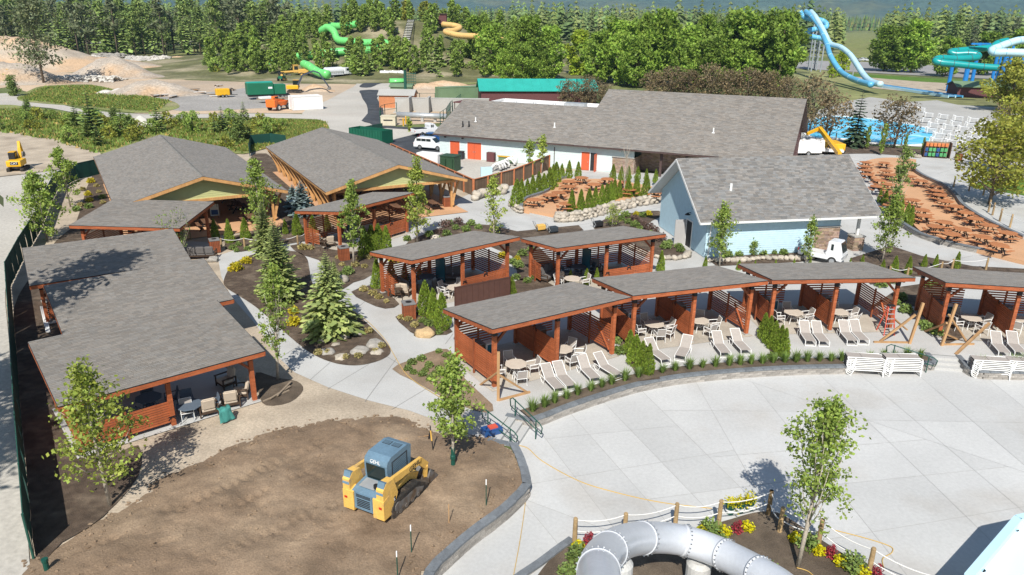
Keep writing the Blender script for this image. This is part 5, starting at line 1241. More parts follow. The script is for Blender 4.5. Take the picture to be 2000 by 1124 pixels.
beds(BG, [(1213,430),(1222,424),(1255,424),(1226,437),(1240,443),(1250,450),(1270,462),(1300,485),(1325,485),(1330,492),(1306,478)], 'green shrub in the bed beside the blue gable', 1.3); beds(BP, [(1240,432),(1254,440),(1265,447),(1275,455),(1290,470)], 'dark purple shrub in the bed beside the blue gable', 1.2)
beds(BG, [(1420,502),(1442,500),(1490,498),(1510,496),(1545,493),(1604,490),(1620,488),(1530,497)], 'low green shrub in the bed along the blue house', 1.2)
beds(BG, [(1752,595),(1768,610),(1760,585),(1802,636),(1818,648),(1832,655),(1810,645),(1812,560),(1830,556),(1720,560),(1740,552)], 'green shrub in the beds between stepladder cabana and its neighbour', 1.2)
beds(BO, [(880,300+10)] if False else [(622,692),(640,690),(675,700),(700,698),(733,688),(745,678),(720,650)], 'olive tuft among the boulders of the island bed', .8)
beds(BG, [(1210,690),(1508,702),(1205,670)], 'green shrub at the foot of the terrace hedges', 1.1)
FY = [bush(540+k, .26, .34, 'flower_yellow', 260, .07, 'yellow_flower', 'flowers') for k in range(2)]; FR = [bush(545, .22, .5, 'flower_red', 260, .06, 'red_flower', 'flowers')]; SG = [bush(548+k, .45, .6, 'shrub_green', 420, .09) for k in range(2)]
for x, y in ((1129,1072),(1369,1043),(1415,1044),(1460,1035),(1552,1056),(1599,1082),(1640,1103),(1685,1124)): q = G(x,y,DZ+.06); R.choice(FY).put((q.x,q.y,DZ+.05), 0, 'bright yellow flowering plant in the roped slide garden', 'flowers in the slide garden')
for x, y in ((1150,1063),(1440,1040),(1622,1088),(1712,1126)): q = G(x,y,DZ+.06); R.choice(FR).put((q.x,q.y,DZ+.05), 0, 'crimson upright flowering plant in the roped slide garden', 'flowers in the slide garden')
for x, y, s in ((1388,1045,1.1),(1575,1068,1.0),(1665,1112,1.1),(1132,1100,1.2),(1107,1124,.8),(1503,1120,.8),(1412,1062,.6)): q = G(x,y,DZ+.06); R.choice(SG).put((q.x,q.y,DZ+.05), 0, 'green leafy shrub in the roped slide garden', 'shrubs in the slide garden', s)
# rocks
for x, y, r, m_, lb in ((831,657,.5,'rock_tan','large tan boulder beside the arborvitae at the path'),(666,551,.55,'rock_pale','whitish boulder at the path below the young fir'),(416,511,.45,'rock_grey','grey boulder at the corner of the cabana roof path'),(852,470,.45,'rock_pale','white boulder in the long bed by the bright green tree'),(1737,278,.7,'rock_pale','white boulder in the poolside bed'),(1690,278,.5,'rock_pale','small white boulder near the dark spruce by the pool'),(1790,308,.6,'rock_pale','pale flat boulder before the swim-vest rack')): rock(G(x,y)+Vector((0,0,r*.3)), r, m_, lb, 'single boulders')
for x, y, r in ((628,668,.35),(640,690,.55),(668,700,.5),(672,660,.4),(700,652,.55),(731,674,.62),(738,690,.4),(702,688,.6),(655,675,.3)): rock(G(x,y)+Vector((0,0,r*.02)), r*.8, 'rock_grey' if r > .5 else 'rock_pale', 'half-buried boulder in the ring at the tip of the island bed', 'boulders of the island bed')
# ================================================================ background: mounds, hill, forest, slides, pool
mat('sand_mound', (.4,.345,.285), .95, .14, .25, .2, 2, .5, 3, col2=(.43,.3,.19), c2scale=.08, c2lo=.52, c2hi=.66)
mat('sand_orange', (.52,.36,.225), .95, .12, .2, .15, 2, .5, 3, col2=(.44,.37,.29), c2scale=.06, c2lo=.5, c2hi=.65)
mat('sand_white', (.55,.52,.47), .95, .1, .5)
mat('slide_green', (.16,.6,.17), .3, .06, 1, spec=.5); mat('slide_tan', (.72,.46,.17), .35, .06, .5); mat('slide_blue', (.12,.42,.66), .3, .08, .5, spec=.5); mat('slide_pale', (.5,.72,.82), .3, .05, .5, spec=.5)
mat('slide_teal', (.01,.3,.3), .3, .06, .5, spec=.5); mat('steel_blue', (.02,.2,.55), .4, .08, .5); mat('steel_grey', (.3,.33,.36), .5, .1, .5)
mat('plastic_white', (.8,.8,.79), .45, .03, 1)
def mound(name, px, py, h, rx, ry, m, seed=0, n=26, rz=0.0, pw=1.0, label=None, parent=None):
    rg = random.Random(seed); c = G(px,py); mb = MB(); mb.v.append((0,0,h)); ns = 40
    for i in range(1,n+1):
        q = i/n; f = (cos(pi*q)+1)/2 if pw == 1 else (1-q**pw)
        for k in range(ns):
            a = 2*pi*k/ns; w_ = 1+.14*mnoise.noise((cos(a)*1.3+seed,sin(a)*1.3,0)); x, y = cos(a)*rx*q*w_, sin(a)*ry*q*w_
            z = h*f*(1+.16*mnoise.noise((x*.25,y*.25,seed)))+.25*f*mnoise.noise((x*.9,y*.9,seed))*min(1,h/3) - (.25 if i == n else 0)
            mb.v.append((x,y,z))
    for k in range(ns): mb.f.append((0,1+k,1+(k+1) % ns))
    for i in range(n-1):
        for k in range(ns): a, b = 1+i*ns+k, 1+i*ns+(k+1) % ns; mb.f.append((a,a+ns,b+ns,b))
    o = mb.build(name, m, None, True, (c.x,c.y,.05), rz)
    if label: tag(o, label, 'pile')
    else: o['kind'] = 'structure'
    return o
mound('sand_bank', 0, 132, 10.5, 52, 26, 'sand_orange', 1); mound('sand_bank', 150, 132, 3.6, 34, 16, 'sand_orange', 8, pw=2)
mound('gravel_pile', 20, 160, 5.0, 20, 12, 'sand_mound', 2, label='broad grey gravel pile behind the tall lone pine')
mound('gravel_pile', 222, 150, 5.6, 17, 11, 'sand_mound', 3, label='tall rounded gravel pile in the sand lot')
mound('gravel_pile', 300, 184, 3.2, 13, 8, 'sand_mound', 4, label='long grey gravel pile next to the scattered lumber')
mound('gravel_pile', 208, 184, .9, 3.2, 2.4, 'sand_white', 5, label='small whitish sand pile at the meadow edge, the smaller of two'); mound('gravel_pile', 236, 184, 1.3, 4.6, 3, 'sand_white', 6, label='small whitish sand pile at the meadow edge, the larger of two')
mound('gravel_pile', 278, 248, 1.8, 2.6, 2.2, 'sand_white', 7, label='white gravel heap among the shrubs behind the pavilion')
mound('gravel_pile', 618, 178, 1.6, 5.2, 3.6, 'sand_orange', 9, label='orange sand heap under the excavator arm')
mound('gravel_pile', 350, 118, 1.5, 9, 4, 'sand_orange', 10, label='low sand heap by the far bend of the sand track'); mound('gravel_pile', 830, 172, 1.2, 9, 3.5, 'sand_orange', 11, label='low orange dirt heap behind the tall net poles')
mound('gravel_pile', 870, 170, 1.6, 10, 4, 'sand_orange', 12, label='long orange dirt heap in front of the green container')
def rubble(label, px0, px1, py, hw_, n, r, m_='rubble', name='rubble_row'):
    rg = random.Random(px0); mb = MB(); O = G((px0+px1)/2, py)
    for k in range(n):
        q = G(rg.uniform(px0,px1), py)+Vector((0,rg.gauss(0,hw_),0))-O; rr = r*rg.uniform(.4,1.3)
        mb.blob((q.x,q.y,max(.1,hw_*.55-abs(q.y)*.4)+rr*.3), (rr*rg.uniform(.8,1.7),rr,rr*.7), 1, .2, rg)
    o = mb.build(name, m_, None, loc=(O.x,O.y,0)); o['kind'] = 'stuff'; tag(o, label, 'rubble'); return o
rubble('row of broken white concrete rubble beside the two dark spruces', 115, 192, 118, 2.4, 240, .9); rubble('row of broken white concrete rubble beyond the tall gravel pile', 246, 338, 121, 2.6, 280, .9); rubble('tangle of grey stumps between the rubble rows', 185, 250, 114, 2.2, 160, .9, 'rock_grey'); rubble('low spread of pale stones beside the lone pine', 92, 235, 159, 2.2, 360, .5)
# ---- wooded hill with the green slide
def hillz(x, y): return 17*math.exp(-((x+46)/58)**2-((y-318)/44)**2)
mb = MB(); nx, ny = 50, 40
for j in range(ny+1):
    for i in range(nx+1):
        x, y = -190+290*i/nx, 215+210*j/ny; mb.v.append((x,y,hillz(x,y)+.5*mnoise.noise((x*.1,y*.1,0))*min(1,hillz(x,y))-.05))
for j in range(ny):
    for i in range(nx): a = j*(nx+1)+i; mb.f.append((a,a+1,a+nx+2,a+nx+1))
mat('hill_ground', (.14,.14,.06), .95, .25, .1, .2, 1, col2=(.3,.26,.17), c2scale=.05, c2lo=.5, c2hi=.65)
o = mb.build('wooded_hill', 'hill_ground', smooth=True); o['kind'] = 'structure'
# ---- distant ridges
for dist, hh, sd, nm in ((5200,215,1,'hills'),(8200,420,5,'hills')):
    mb = MB(); n = 160
    for i in range(n+1):
        a = radians(-41+82*i/n); x, y = sin(a)*dist, cos(a)*dist; z = hh*(.75+.5*mnoise.noise((i*.06,sd,0))+.22*mnoise.noise((i*.25,sd,3))+.07*mnoise.noise((i*.9,sd,6)))*(1.1 if x > 500 else .92)
        for k, t in enumerate((0,.35,.7,1)): mb.v.append((x*(1-.12*(1-t)),y*(1-.12*(1-t)),-1+z*t*(1+.12*mnoise.noise((i*.4,k,sd)))))
    for i in range(n):
        for k in range(3): a = i*4+k; mb.f.append((a,a+4,a+5,a+1))
    o = mb.build(nm, 'hill_forest', smooth=True); o['kind'] = 'structure'
# ================================================================ forest
CF = [conifer(601,18,6.0,'needle',20,8,.1,'conifer_tree',.35,1.25,nb=2,top=.8), conifer(602,18,5.0,'needle',20,8,.14,'conifer_tree',.3,1.25,nb=2,top=.75,gap=.06), conifer(603,18,6.4,'needle_grey',18,8,.2,'conifer_tree',.2,1.2,nb=2,top=.7,gap=.12), pine(604,18,6.5,'needle','conifer_tree',.3,40,20,1.0), pine(605,18,6,'needle_grey','conifer_tree',.42,36,20,1.0)]
FL = 'conifer of the forest wall behind the sand lot'; FG = 'forest conifers'; rg = random.Random(77); cnt = 0
def fy(px): return 36.5+(px-1000)*ROLL            # horizon row
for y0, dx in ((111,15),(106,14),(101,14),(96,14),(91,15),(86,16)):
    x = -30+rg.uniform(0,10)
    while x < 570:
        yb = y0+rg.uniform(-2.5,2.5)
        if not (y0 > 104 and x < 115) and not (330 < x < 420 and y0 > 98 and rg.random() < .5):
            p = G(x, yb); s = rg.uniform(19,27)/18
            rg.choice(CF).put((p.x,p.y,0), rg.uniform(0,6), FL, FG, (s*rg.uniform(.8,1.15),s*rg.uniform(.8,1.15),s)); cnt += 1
        x += dx*rg.uniform(.7,1.35)
for y0, dx in ((112,22),(102,22),(92,20)):
    x = 1580.0
    while x < 2060:
        if not (1645 < x < 1722) and not (y0 > 105 and x < 1840):
            p = G(x, y0+rg.uniform(-3,3)); s = rg.uniform(17,25)/18; rg.choice(CF).put((p.x,p.y,0), rg.uniform(0,6), 'conifer of the forest wall beyond the highway and tube slides', FG, (s,s,s)); cnt += 1
        x += dx*rg.uniform(.7,1.3)
print('forest individuals', cnt)
def far_forest(label, x0, x1, rows, seed):
    rg = random.Random(seed); mb = MBc()
    for yy in rows:
        x = x0
        d = HCAM*FPX/max(6,yy)                           # yy: pixels below the horizon
        st = max(2.2, 4.2/d*FPX)
        while x < x1:
            p = G(x, fy(x)+yy*rg.uniform(.96,1.04)); h = rg.uniform(20,33)*(1.12 if yy < 26 else 1); w_ = h*rg.uniform(.11,.17); n = 7; c = rg.uniform(.6,1.35); tone = (c*rg.uniform(.9,1.25), c, c*rg.uniform(.8,1.2))
            if not (1645 < x < 1722 and yy > 18):
                a0 = rg.uniform(0,6)
                if yy > 19:
                    nw = 9; cb = rg.uniform(.1,.35); pt = .8 if rg.random() < .7 else .5
                    for k in range(nw):
                        q = k/nw; z0 = h*(cb+(1-cb)*q); rr = w_*1.15*(1-q)**pt*rg.uniform(.75,1.15)+.3
                        for i in range(7):
                            a = a0+k*.9+i*.9; L = rr*rg.uniform(.7,1.25); dx_, dy_ = cos(a)*L, sin(a)*L; sx_, sy_ = -sin(a)*L*.42, cos(a)*L*.42; dz_ = L*rg.uniform(.0,.45); tz = rg.uniform(-.3,.3)*L
                            mb.add([(p.x,p.y,z0+h*.05),(p.x+dx_*.55+sx_,p.y+dy_*.55+sy_,z0-dz_*.4+tz),(p.x+dx_,p.y+dy_,z0-dz_),(p.x+dx_*.55-sx_,p.y+dy_*.55-sy_,z0-dz_*.4-tz)], [(0,1,2,3)]); v_ = rg.uniform(.65,1.3); mb.c.append(tuple(t_*v_ for t_ in tone))
                    x += st*rg.uniform(.6,1.5); continue
                for k in range(4):
                    z0, z1 = h*(.12+.2*k), h*min(1,.12+.2*k+.36); rr = w_*(1-.21*k)
                    V = [(p.x+cos(a0+k+2*pi*i/n)*rr*rg.uniform(.65,1.2), p.y+sin(a0+k+2*pi*i/n)*rr*rg.uniform(.65,1.2), z0+rg.uniform(-.6,.6)) for i in range(n)]+[(p.x+rg.uniform(-.2,.2),p.y,z1)]
                    mb.add(V, [(i,(i+1) % n,n) for i in range(n)]); mb.c += [tuple(v*rg.uniform(.7,1.25) for v in tone) for _ in range(n)]
            x += st*rg.uniform(.6,1.5)
    o = mb.build('distant_forest', 'far_conifer'); o['kind'] = 'stuff'; return tag(o, label, 'forest')
far_forest('dark conifer forest stretching to the hills', -60, 2060, [11,12.5,14,16,18,20,22.5,25,28,32,36,41], 91)
far_forest('dark conifer forest rising behind the sand lot', -60, 640, [46,50,55], 92); far_forest('dark conifer forest beyond the highway meadow', 1560, 2060, [45,49,54,60], 93); far_forest('dark conifer forest behind the leafy grove', 1000, 1560, [46,52,58], 94)
# tall lone pine and pair of dark spruces
lp_ = pine(610, 20, 11.5, 'needle_grey', 'pine_tree', .22, 90, 34, .6); b, h = hgt(86,165,-22); lp_.put((b.x,b.y,.1), 1.0, 'tall lone pine with bare lower trunk at the edge of the sand lot', None, h/20)
for x, yb, yt in ((432,102,-8),(492,104,-6),(470,100,5)): put(CF[4], 18, x, yb, yt, 'large grey-green pine standing before the forest near the sand track', 'large pines by the sand track', 0, 1.5)
dk = conifer(611, 16, 7.5, 'needle_dark', 26, 10, .02, 'dark_spruce', .35, 1.0, nb=3); put(dk, 16, 133, 108, 30, 'dense spruce behind the broken concrete rubble, the greener of two'); put(dk, 16, 157, 108, 52, 'dense spruce behind the broken concrete rubble, the darker of two')
# birches and alders on the hill
BI = [broad(620+k, 9, 3.7, 'leaf_birch', 40, 40, .5, .1, 'birch_tree', bk='bark_pale') for k in range(4)]+[conifer(626,9,4,'needle',14,8,.05,'young_conifer',.3,1.3,nb=2)]
n = 0; rg = random.Random(31)
keep = [(628,668,44,84),(655,722,74,96),(700,768,84,104),(590,650,118,150),(780,812,30,100),(858,925,42,80)]
while n < 230:
    x, y = rg.uniform(-160,40), rg.uniform(238,345); z = hillz(x,y)
    d = y*cos(PIT)-(z+4-HCAM)*sin(PIT); u = y*sin(PIT)+(z+4-HCAM)*cos(PIT); px, py = 1000+FPX*x/d, 562-FPX*u/d+(FPX*x/d)*ROLL
    if px < 395 or px > 1010: continue
    if px < 560 and y > 300: continue
    if any(a < px < b_ and c < py+6 < e for a,b_,c,e in keep) and rg.random() < .93: continue
    if 860 < px and y < 262 and rg.random() < .6: continue
    s = rg.uniform(.65,1.25); rg.choice(BI if rg.random() < .85 else BI[4:]).put((x,y,z-.1), rg.uniform(0,6), 'birch or alder of the thicket on the green-slide hill', 'thicket trees on the slide hill', s); n += 1
yb_ = broad(640, 9, 6, 'leaf_olive', 34, 60, .6, .1, 'golden_tree'); p = GY(815,38,318); yb_.put((p.x-4,p.y,15.5), 0, 'golden green bushy tree at the top of the hill stairs'); yb_.put((p.x+3,p.y+2,15.2), 2, 'second golden green tree at the stair top, nearer the red hut')
# big deciduous trees behind the service building
BD = [broad(650+k, 16, 10+k, 'leaf_dec', 60, 90, .6, .1, 'deciduous_tree') for k in range(4)]; BB = broad(660, 13, 9, 'leaf_bright', 54, 90, .5, .06, 'bright_tree')
DT = [(1030,160,30),(1070,158,50),(1000,150,60),(960,150,45),(930,140,30),(1165,165,60),(1200,160,35),(1225,168,40),(1260,165,25),(1290,170,18),(1310,165,55),(1345,168,50),(1370,160,28),(1400,166,45),(1430,168,20),(1455,165,50),(1480,160,28),(1500,170,55),(1508,168,20),(1518,175,24),(1385,172,75),(1240,172,72),(1330,175,80),(1440,172,80),(985,168,95),(1020,170,85),(1060,170,100)]
for x, yb, yt in DT: put(R.choice(BD), 16, x, yb, yt, 'leafy green tree of the grove behind the long service building', 'grove trees behind the service building', 0, R.uniform(.8,1.1))
put(BB, 13, 1130,150,58, 'bright yellow-green dense tree on the lawn behind the teal roof')
for x, yb, yt in ((1778,143,38),(1725,140,50),(1750,142,60),(1920,148,62),(1845,150,72),(1980,150,55)): put(R.choice(BD), 16, x, yb, yt, 'leafy tree on the lawn strip along the highway', 'trees along the highway lawn', 0, 1.15)
for x, yb, yt in ((1640,150,95),(1625,152,110)): put(BB, 13, x, yb, yt, 'small light green tree at the foot of the tall blue slide tower', 'small trees by the slide tower', 0, .8)
BRN = [broad(670+k, 6, 7, 'leaf_brown', 44, 56, .22, .12, 'crabapple_tree', bk='bark', ntr=3) for k in range(3)]
BRT = [broad(675+k, 6, 6.5, 'leaf_brown', 34, 46, .22, .3, 'crabapple_tree', bk='bark', ntr=2) for k in range(2)]
for x, yb, yt in ((1110,208,158),(1150,208,150),(1180,205,165),(1275,200,140),(1310,200,132),(1345,202,138),(1385,204,128),(1420,204,138),(1460,206,134),(1500,206,140),(1535,210,150)): put(R.choice(BRN), 6, x, yb, yt, 'purple-brown crabapple of the row behind the long shingle roof', 'crabapples behind the service building', 0, 1.0)
for x, yb, yt, lb in ((1612,282,180,'crabapple with dark trunk by the pool near the yellow boom'),(1578,262,150,'crabapple at the corner of the long roof by the pool'),(1742,290,192,'wide crabapple leaning over the pool'),(1960,300,205,'crabapple with dense dark crown beside the lounger stacks')): put(R.choice(BRT), 6, x, yb, yt, lb, None, 0, 1.0)
sp = conifer(612, 8, 4.2, 'needle_dark', 22, 10, .02, 'pool_spruce', .3, 1.1, nb=3); put(sp, 8, 1668,288,172, 'dark green spruce between the two poolside crabapples')
wl = broad(680, 8, 9, 'leaf_olive', 56, 110, .3, .1, 'golden_willow'); put(wl, 8, 1970,218,118, 'golden green willow hiding the small green-roofed hut', None, 0, 1.1)
ol = broad(681, 7, 7, 'leaf_olive', 60, 80, .2, .22, 'honey_locust'); put(ol, 7, 1932,400,232, 'yellow-green locust tree beside the lawn and rope posts', None, 0, 1.15); put(ol, 7, 1985,345,200, 'yellow-green locust tree behind the lounger stacks', None, 0, 1.1)
for x, yb, yt in ((1720,304,240),(1800,304,268),(1692,292,245),(1765,300,262)): put(BI[0], 9, x, yb, yt, 'thin sapling in the poolside bed', 'poolside saplings', 0, .55)
# young pines and shrubs in the rough ground behind the pavilions
YP = [pine(690, 5, 4.2, 'needle', 'young_pine', .02, 44, 40, .42), conifer(691, 5, 3.4, 'needle', 16, 9, .02, 'young_pine', .1, 1.3, nb=2), broad(692, 4, 4.4, 'leaf_birch', 26, 34, .3, .02, 'wild_shrub', bk='bark'), broad(693, 3, 4, 'leaf_olive', 22, 34, .28, .02, 'wild_shrub')]
rg = random.Random(12); zone = [(-20,215),(60,212),(200,232),(330,238),(470,236),(500,246),(560,252),(500,292),(470,296),(440,292),(310,262),(190,300),(110,274),(0,258),(-20,255)]; n = 0
while n < 56:
    x, y = rg.uniform(-20,560), rg.uniform(210,300)
    if not inpoly(x,y,zone): continue
    if x > 380 and rg.random() < .5: continue
    p = G(x,y); s = rg.uniform(.4,.95); rg.choice(YP if rg.random() < .45 else YP[2:]).put((p.x,p.y,.05), rg.uniform(0,6), 'young pine or wild shrub in the scrub behind the pavilions', 'scrub behind the pavilions', s*.85); n += 1
for x, yb, yt in ((27,188,150),(182,268,172),(240,258,198),(310,258,196),(436,258,205),(478,240,196),(150,250,196),(420,262,225)): put(YP[0 if x % 2 else 1], 5, x, yb, yt, 'taller young pine standing out of the scrub behind the pavilions', 'scrub behind the pavilions', 0, 1.0)
rg = random.Random(13)
for k in range(34): p = G(rg.uniform(395,600), rg.uniform(128,148)); rg.choice(YP).put((p.x,p.y,.05), rg.uniform(0,6), 'young pine or shrub along the foot of the slide hill', 'scrub at the foot of the slide hill', rg.uniform(.7,1.35))
for k in range(30): p = G(rg.uniform(640,1080), rg.uniform(138,152)); rg.choice(YP[2:]).put((p.x,p.y,.05), rg.uniform(0,6), 'green shrub at the foot of the slide hill', 'scrub at the foot of the slide hill', rg.uniform(.7,1.2))
# meadow grass
def grass(label, zones, n, h, seed, m='grass_blade', z=.09):
    rg = random.Random(seed); mb = MBc(); k = 0
    while k < n:
        zn = rg.choice(zones); x, y = rg.uniform(min(p[0] for p in zn), max(p[0] for p in zn)), rg.uniform(min(p[1] for p in zn), max(p[1] for p in zn))
        if not inpoly(x,y,zn): continue
        p = G(x,y,z); k += 1; t = rg.uniform(.6,1.4)
        for _ in range(4):
            a = rg.uniform(0,6.28); w_ = rg.uniform(.1,.25); hh = h*rg.uniform(.4,1.2); q = p+Vector((rg.gauss(0,.35),rg.gauss(0,.35),0))
            mb.add([q+Vector((cos(a)*w_,sin(a)*w_,0)), q-Vector((cos(a)*w_,sin(a)*w_,0)), q+Vector((rg.gauss(0,.12),rg.gauss(0,.12),hh))], [(0,1,2)]); mb.c.append((t*rg.uniform(.9,1.4),t,t*.8))
    o = mb.build('meadow_grass', m); o['kind'] = 'stuff'; tag(o, label, 'grass')
grass('rough meadow grass behind the pavilions and around the sand lot', [zone,[(40,194),(90,170),(180,168),(260,186),(330,198),(300,218),(150,206)],[(470,236),(630,238),(638,252),(590,274),(520,288),(480,296)],[(470,236),(630,238),(638,252),(590,274),(520,288),(480,296)]], 3200, .4, 44, 'grass_tan'); grass('green meadow grass tufts behind the pavilions', [zone,[(470,236),(630,238),(638,252),(590,274),(520,288),(480,296)],[(40,194),(90,170),(180,168),(260,186),(330,198),(300,218),(150,206)]], 8500, .5, 45)
# ================================================================ slides and pool
def tubething(name, label, cat, pts, r, m, n=14, rings=0, ringm=None, ctr=None):
    P = [Vector(p) for p in pts]; t = thing(name, label, cat, (P[0].x,P[0].y,0)); O = Vector((P[0].x,P[0].y,0))
    Q = []; N = len(P)
    for i in range(N-1):
        a,b,c,d = P[max(0,i-1)],P[i],P[i+1],P[min(N-1,i+2)]
        for k in range(5):
            u = k/5; Q.append(.5*((2*b)+(-a+c)*u+(2*a-5*b+4*c-d)*u*u+(-a+3*b-3*c+d)*u**3)-O)
    Q.append(P[-1]-O); MB().tube(Q, r, n).build('tube', m, t, True)
    if rings:
        for i in range(0,len(Q)-1,rings):
            d = (Q[min(i+1,len(Q)-1)]-Q[i]).normalized(); MB().tube([Q[i]-d*.05,Q[i]+d*.05], r*1.045, n).build('joint_ring', ringm or m, t, True)
    return t, Q, O
def yl(L, ys): return [GY(x,y,lp(ys[0],ys[1],i/(len(L)-1))) for i,(x,y) in enumerate(L)]
g1, Q, O = tubething('green_tube_slide', 'bright green tube slide winding through the hillside thicket', 'water slide', yl([(700,47),(682,50),(662,52),(640,52),(629,60),(640,54),(652,62),(660,78),(680,81),(712,84),(748,84),(762,90),(742,96),(705,99),(655,102),(600,108),(565,113),(530,122),(500,126)], (296,262)), 1.3, 'slide_green', 12, 4)
g2, Q, O = tubething('green_tube_slide', 'short bright green tube slide end beside the white tank truck', 'water slide', yl([(594,126),(604,130),(614,137),(626,143),(640,146)], (238,226)), 1.25, 'slide_green', 12, 4)
tn, Q, O = tubething('tan_water_slide', 'tan water slide zigzagging on the far hilltop', 'water slide', yl([(866,48),(884,50),(898,54),(888,60),(870,62),(880,66),(900,70),(918,71),(940,72),(970,77),(1000,84)], (290,255)), 1.0, 'slide_tan', 10, 6)
# hill stairs
st = thing('hill_stairs', 'long black staircase with pale treads climbing the wooded hill', 'stairs', GY(790,97,262)); O = Vector(st.location); A, B = GY(789,97,262)-O, GY(803,40,306)-O
for s in (-1,1): MB().bar(A+Vector((s*1.3,0,.2)), B+Vector((s*1.3,0,.2)), .15, .5).build('stringer', 'black_steel', st)
for k in range(34): c = A.lerp(B,(k+.5)/34); MB().box(c+Vector((0,0,.4)), (2.6,.55,.12)).build('tread', 'black_steel' if k % 2 else 'trim_white', st)
hut = thing('slide_hut', 'small dark red hut at the top of the hill slides', 'hut', GY(865,44,300)); MB().box((0,0,1.2), (3,3,3.4)).build('wall', 'roof_maroon', hut); MB().box((0,0,3.0), (3.8,3.8,.25)).build('roof', 'trim_dark', hut)
# tall blue slide tower
TB = [280,182]
bl1, Q, O = tubething('blue_speed_slide', 'tall blue speed slide plunging from the tower to the splash lane', 'water slide', yl([(1584,23),(1592,32),(1603,50),(1612,68),(1622,86),(1642,93),(1660,107),(1674,127),(1688,148),(1702,160),(1720,165)], (280,205)), .8, 'slide_pale', 10, 5, 'slide_blue')
bl2, Q2, O2 = tubething('blue_speed_slide', 'tall blue speed slide, lower lane beside the first', 'water slide', yl([(1574,23),(1586,34),(1600,52),(1608,70),(1616,90),(1622,110),(1640,138),(1660,152),(1680,160),(1702,166)], (282,208)), .8, 'slide_blue', 10, 5, 'slide_pale')
bl3, Q3, O3 = tubething('blue_tube_slide', 'blue tube slide looping round the top of the slide tower', 'water slide', yl([(1562,23),(1568,32),(1578,37),(1592,38),(1606,41),(1614,47),(1613,54),(1602,55),(1590,58),(1580,60),(1577,66),(1582,71),(1596,74),(1610,76)], (282,276)), .9, 'slide_blue', 10, 5, 'slide_pale')
tw_ = thing('slide_tower', 'slender steel tower carrying the tall blue slides', 'tower', G(1588,137)); O = Vector(tw_.location)
for x, yb, yt in ((1578,138,30),(1584,140,34),(1594,138,44),(1602,141,60),(1590,136,40)):
    b, h = hgt(x,yb,yt); MB().cyl(b-O, b-O+Vector((0,0,h)), .28, 8).build('tower_leg', 'steel_grey', tw_)
for k in range(7): MB().box((-.6+.1*k,0,2.5+2.6*k), (4.2,2.6,.15)).build('tower_landing', 'steel_grey', tw_)
for k in range(6):
    MB().bar((-2.6,0,2.5+2.6*k), (2.2,0,5.1+2.6*k), .18).build('cross_brace', 'steel_grey', tw_); MB().bar((2.2,.3,2.5+2.6*k), (-2.6,.3,5.1+2.6*k), .18).build('cross_brace', 'steel_grey', tw_)
for x, yb, yt in ((1665,150,118),(1685,158,146)): b, h = hgt(x,yb,yt); MB().cyl(b-O, b-O+Vector((0,0,h)), .2, 8).build('slide_support', 'steel_grey', tw_)
ln = thing('splash_lane', 'long blue splash lane at the end of the speed slides', 'water slide', G(1710,168)); O = Vector(ln.location); A, B = G(1706,168)-O, G(1866,192)-O; d = (B-A).normalized(); n_ = Vector((-d.y,d.x,0))
MB().add([A-n_*2,B-n_*2,B+n_*2,A+n_*2], [(0,1,2,3)]).build('water', 'water', ln, loc=(0,0,.35))
for s in (-1,0,1): MB().bar(A+n_*2*s+Vector((0,0,.35)), B+n_*2*s+Vector((0,0,.35)), .25, .6).build('lane_wall', 'slide_pale' if s <= 0 else 'slide_blue', ln)
# teal and blue tube slides
te, Q, O = tubething('teal_tube_slide', 'dark teal tube slide folding back and forth on blue posts', 'water slide', yl([(1968,80),(1950,84),(1935,93),(1900,97),(1868,100),(1856,102),(1866,106),(1890,105),(1908,107),(1910,112),(1895,114),(1865,115),(1838,114),(1827,118),(1836,122),(1862,125),(1890,128),(1920,131),(1950,133)], (200,186)), .8, 'slide_teal', 12, 5, 'trim_dark')
wb, Qw, Ow = tubething('pale_blue_tube_slide', 'pale blue tube slide curling above the teal one', 'water slide', yl([(2060,76),(2020,78),(1988,80),(1968,86),(1950,93),(1938,98),(1944,103),(1965,103),(2000,104),(2060,106)], (196,186)), .95, 'slide_pale', 12, 5, 'slide_blue')
for nm, par, OO, L in (('slide_post', te, O, ((1850,179,128,.5),(1882,172,130,.7),(1897,165,84,.55),(1935,168,100,.5))), ('slide_post', wb, Ow, ((1952,172,104,.7),(1962,168,90,.4),(1985,170,100,.5),(1943,165,105,.35)))):
    for x, yb, yt, r in L: b, h = hgt(x,yb,yt); MB().cyl(b-OO, b-OO+Vector((0,0,h)), r, 10).build(nm, 'steel_blue', par)
MB().bar(GY(1897,86,196)-O, GY(1935,86,196)-O, .4).build('cross_beam', 'steel_blue', te)
gh = hipbox('green_roof_hut', 'maroon hut with green roof beside the tube slide posts', 'hut', lambda a,b: G(1868,190), 0, 0, -.15, 13, 7, 2.6, 1.2, 'roof_maroon', 'metal_green')
# pool
pool_px = [(1572,240),(1620,228),(1700,233),(1770,243),(1812,252),(1832,265),(1828,276),(1800,284),(1740,284),(1690,278),(1640,272),(1580,268)]
PW = crom(gpoly(pool_px), 4); cx = sum(p.x for p in PW)/len(PW); cy_ = sum(p.y for p in PW)/len(PW)
sheet('pool_water', [(p.x,p.y) for p in PW], .06, 'pool_shell', world=True)
rim = tag(bpy.data.objects.new('pool_rim', None), kind='structure'); SC.collection.objects.link(rim)
for i in range(0,len(PW)): a, b = PW[i-1], PW[i]; MB().bar((a.x,a.y,.08), (b.x,b.y,.08), .7, .14).build('coping', 'white_paint', rim)
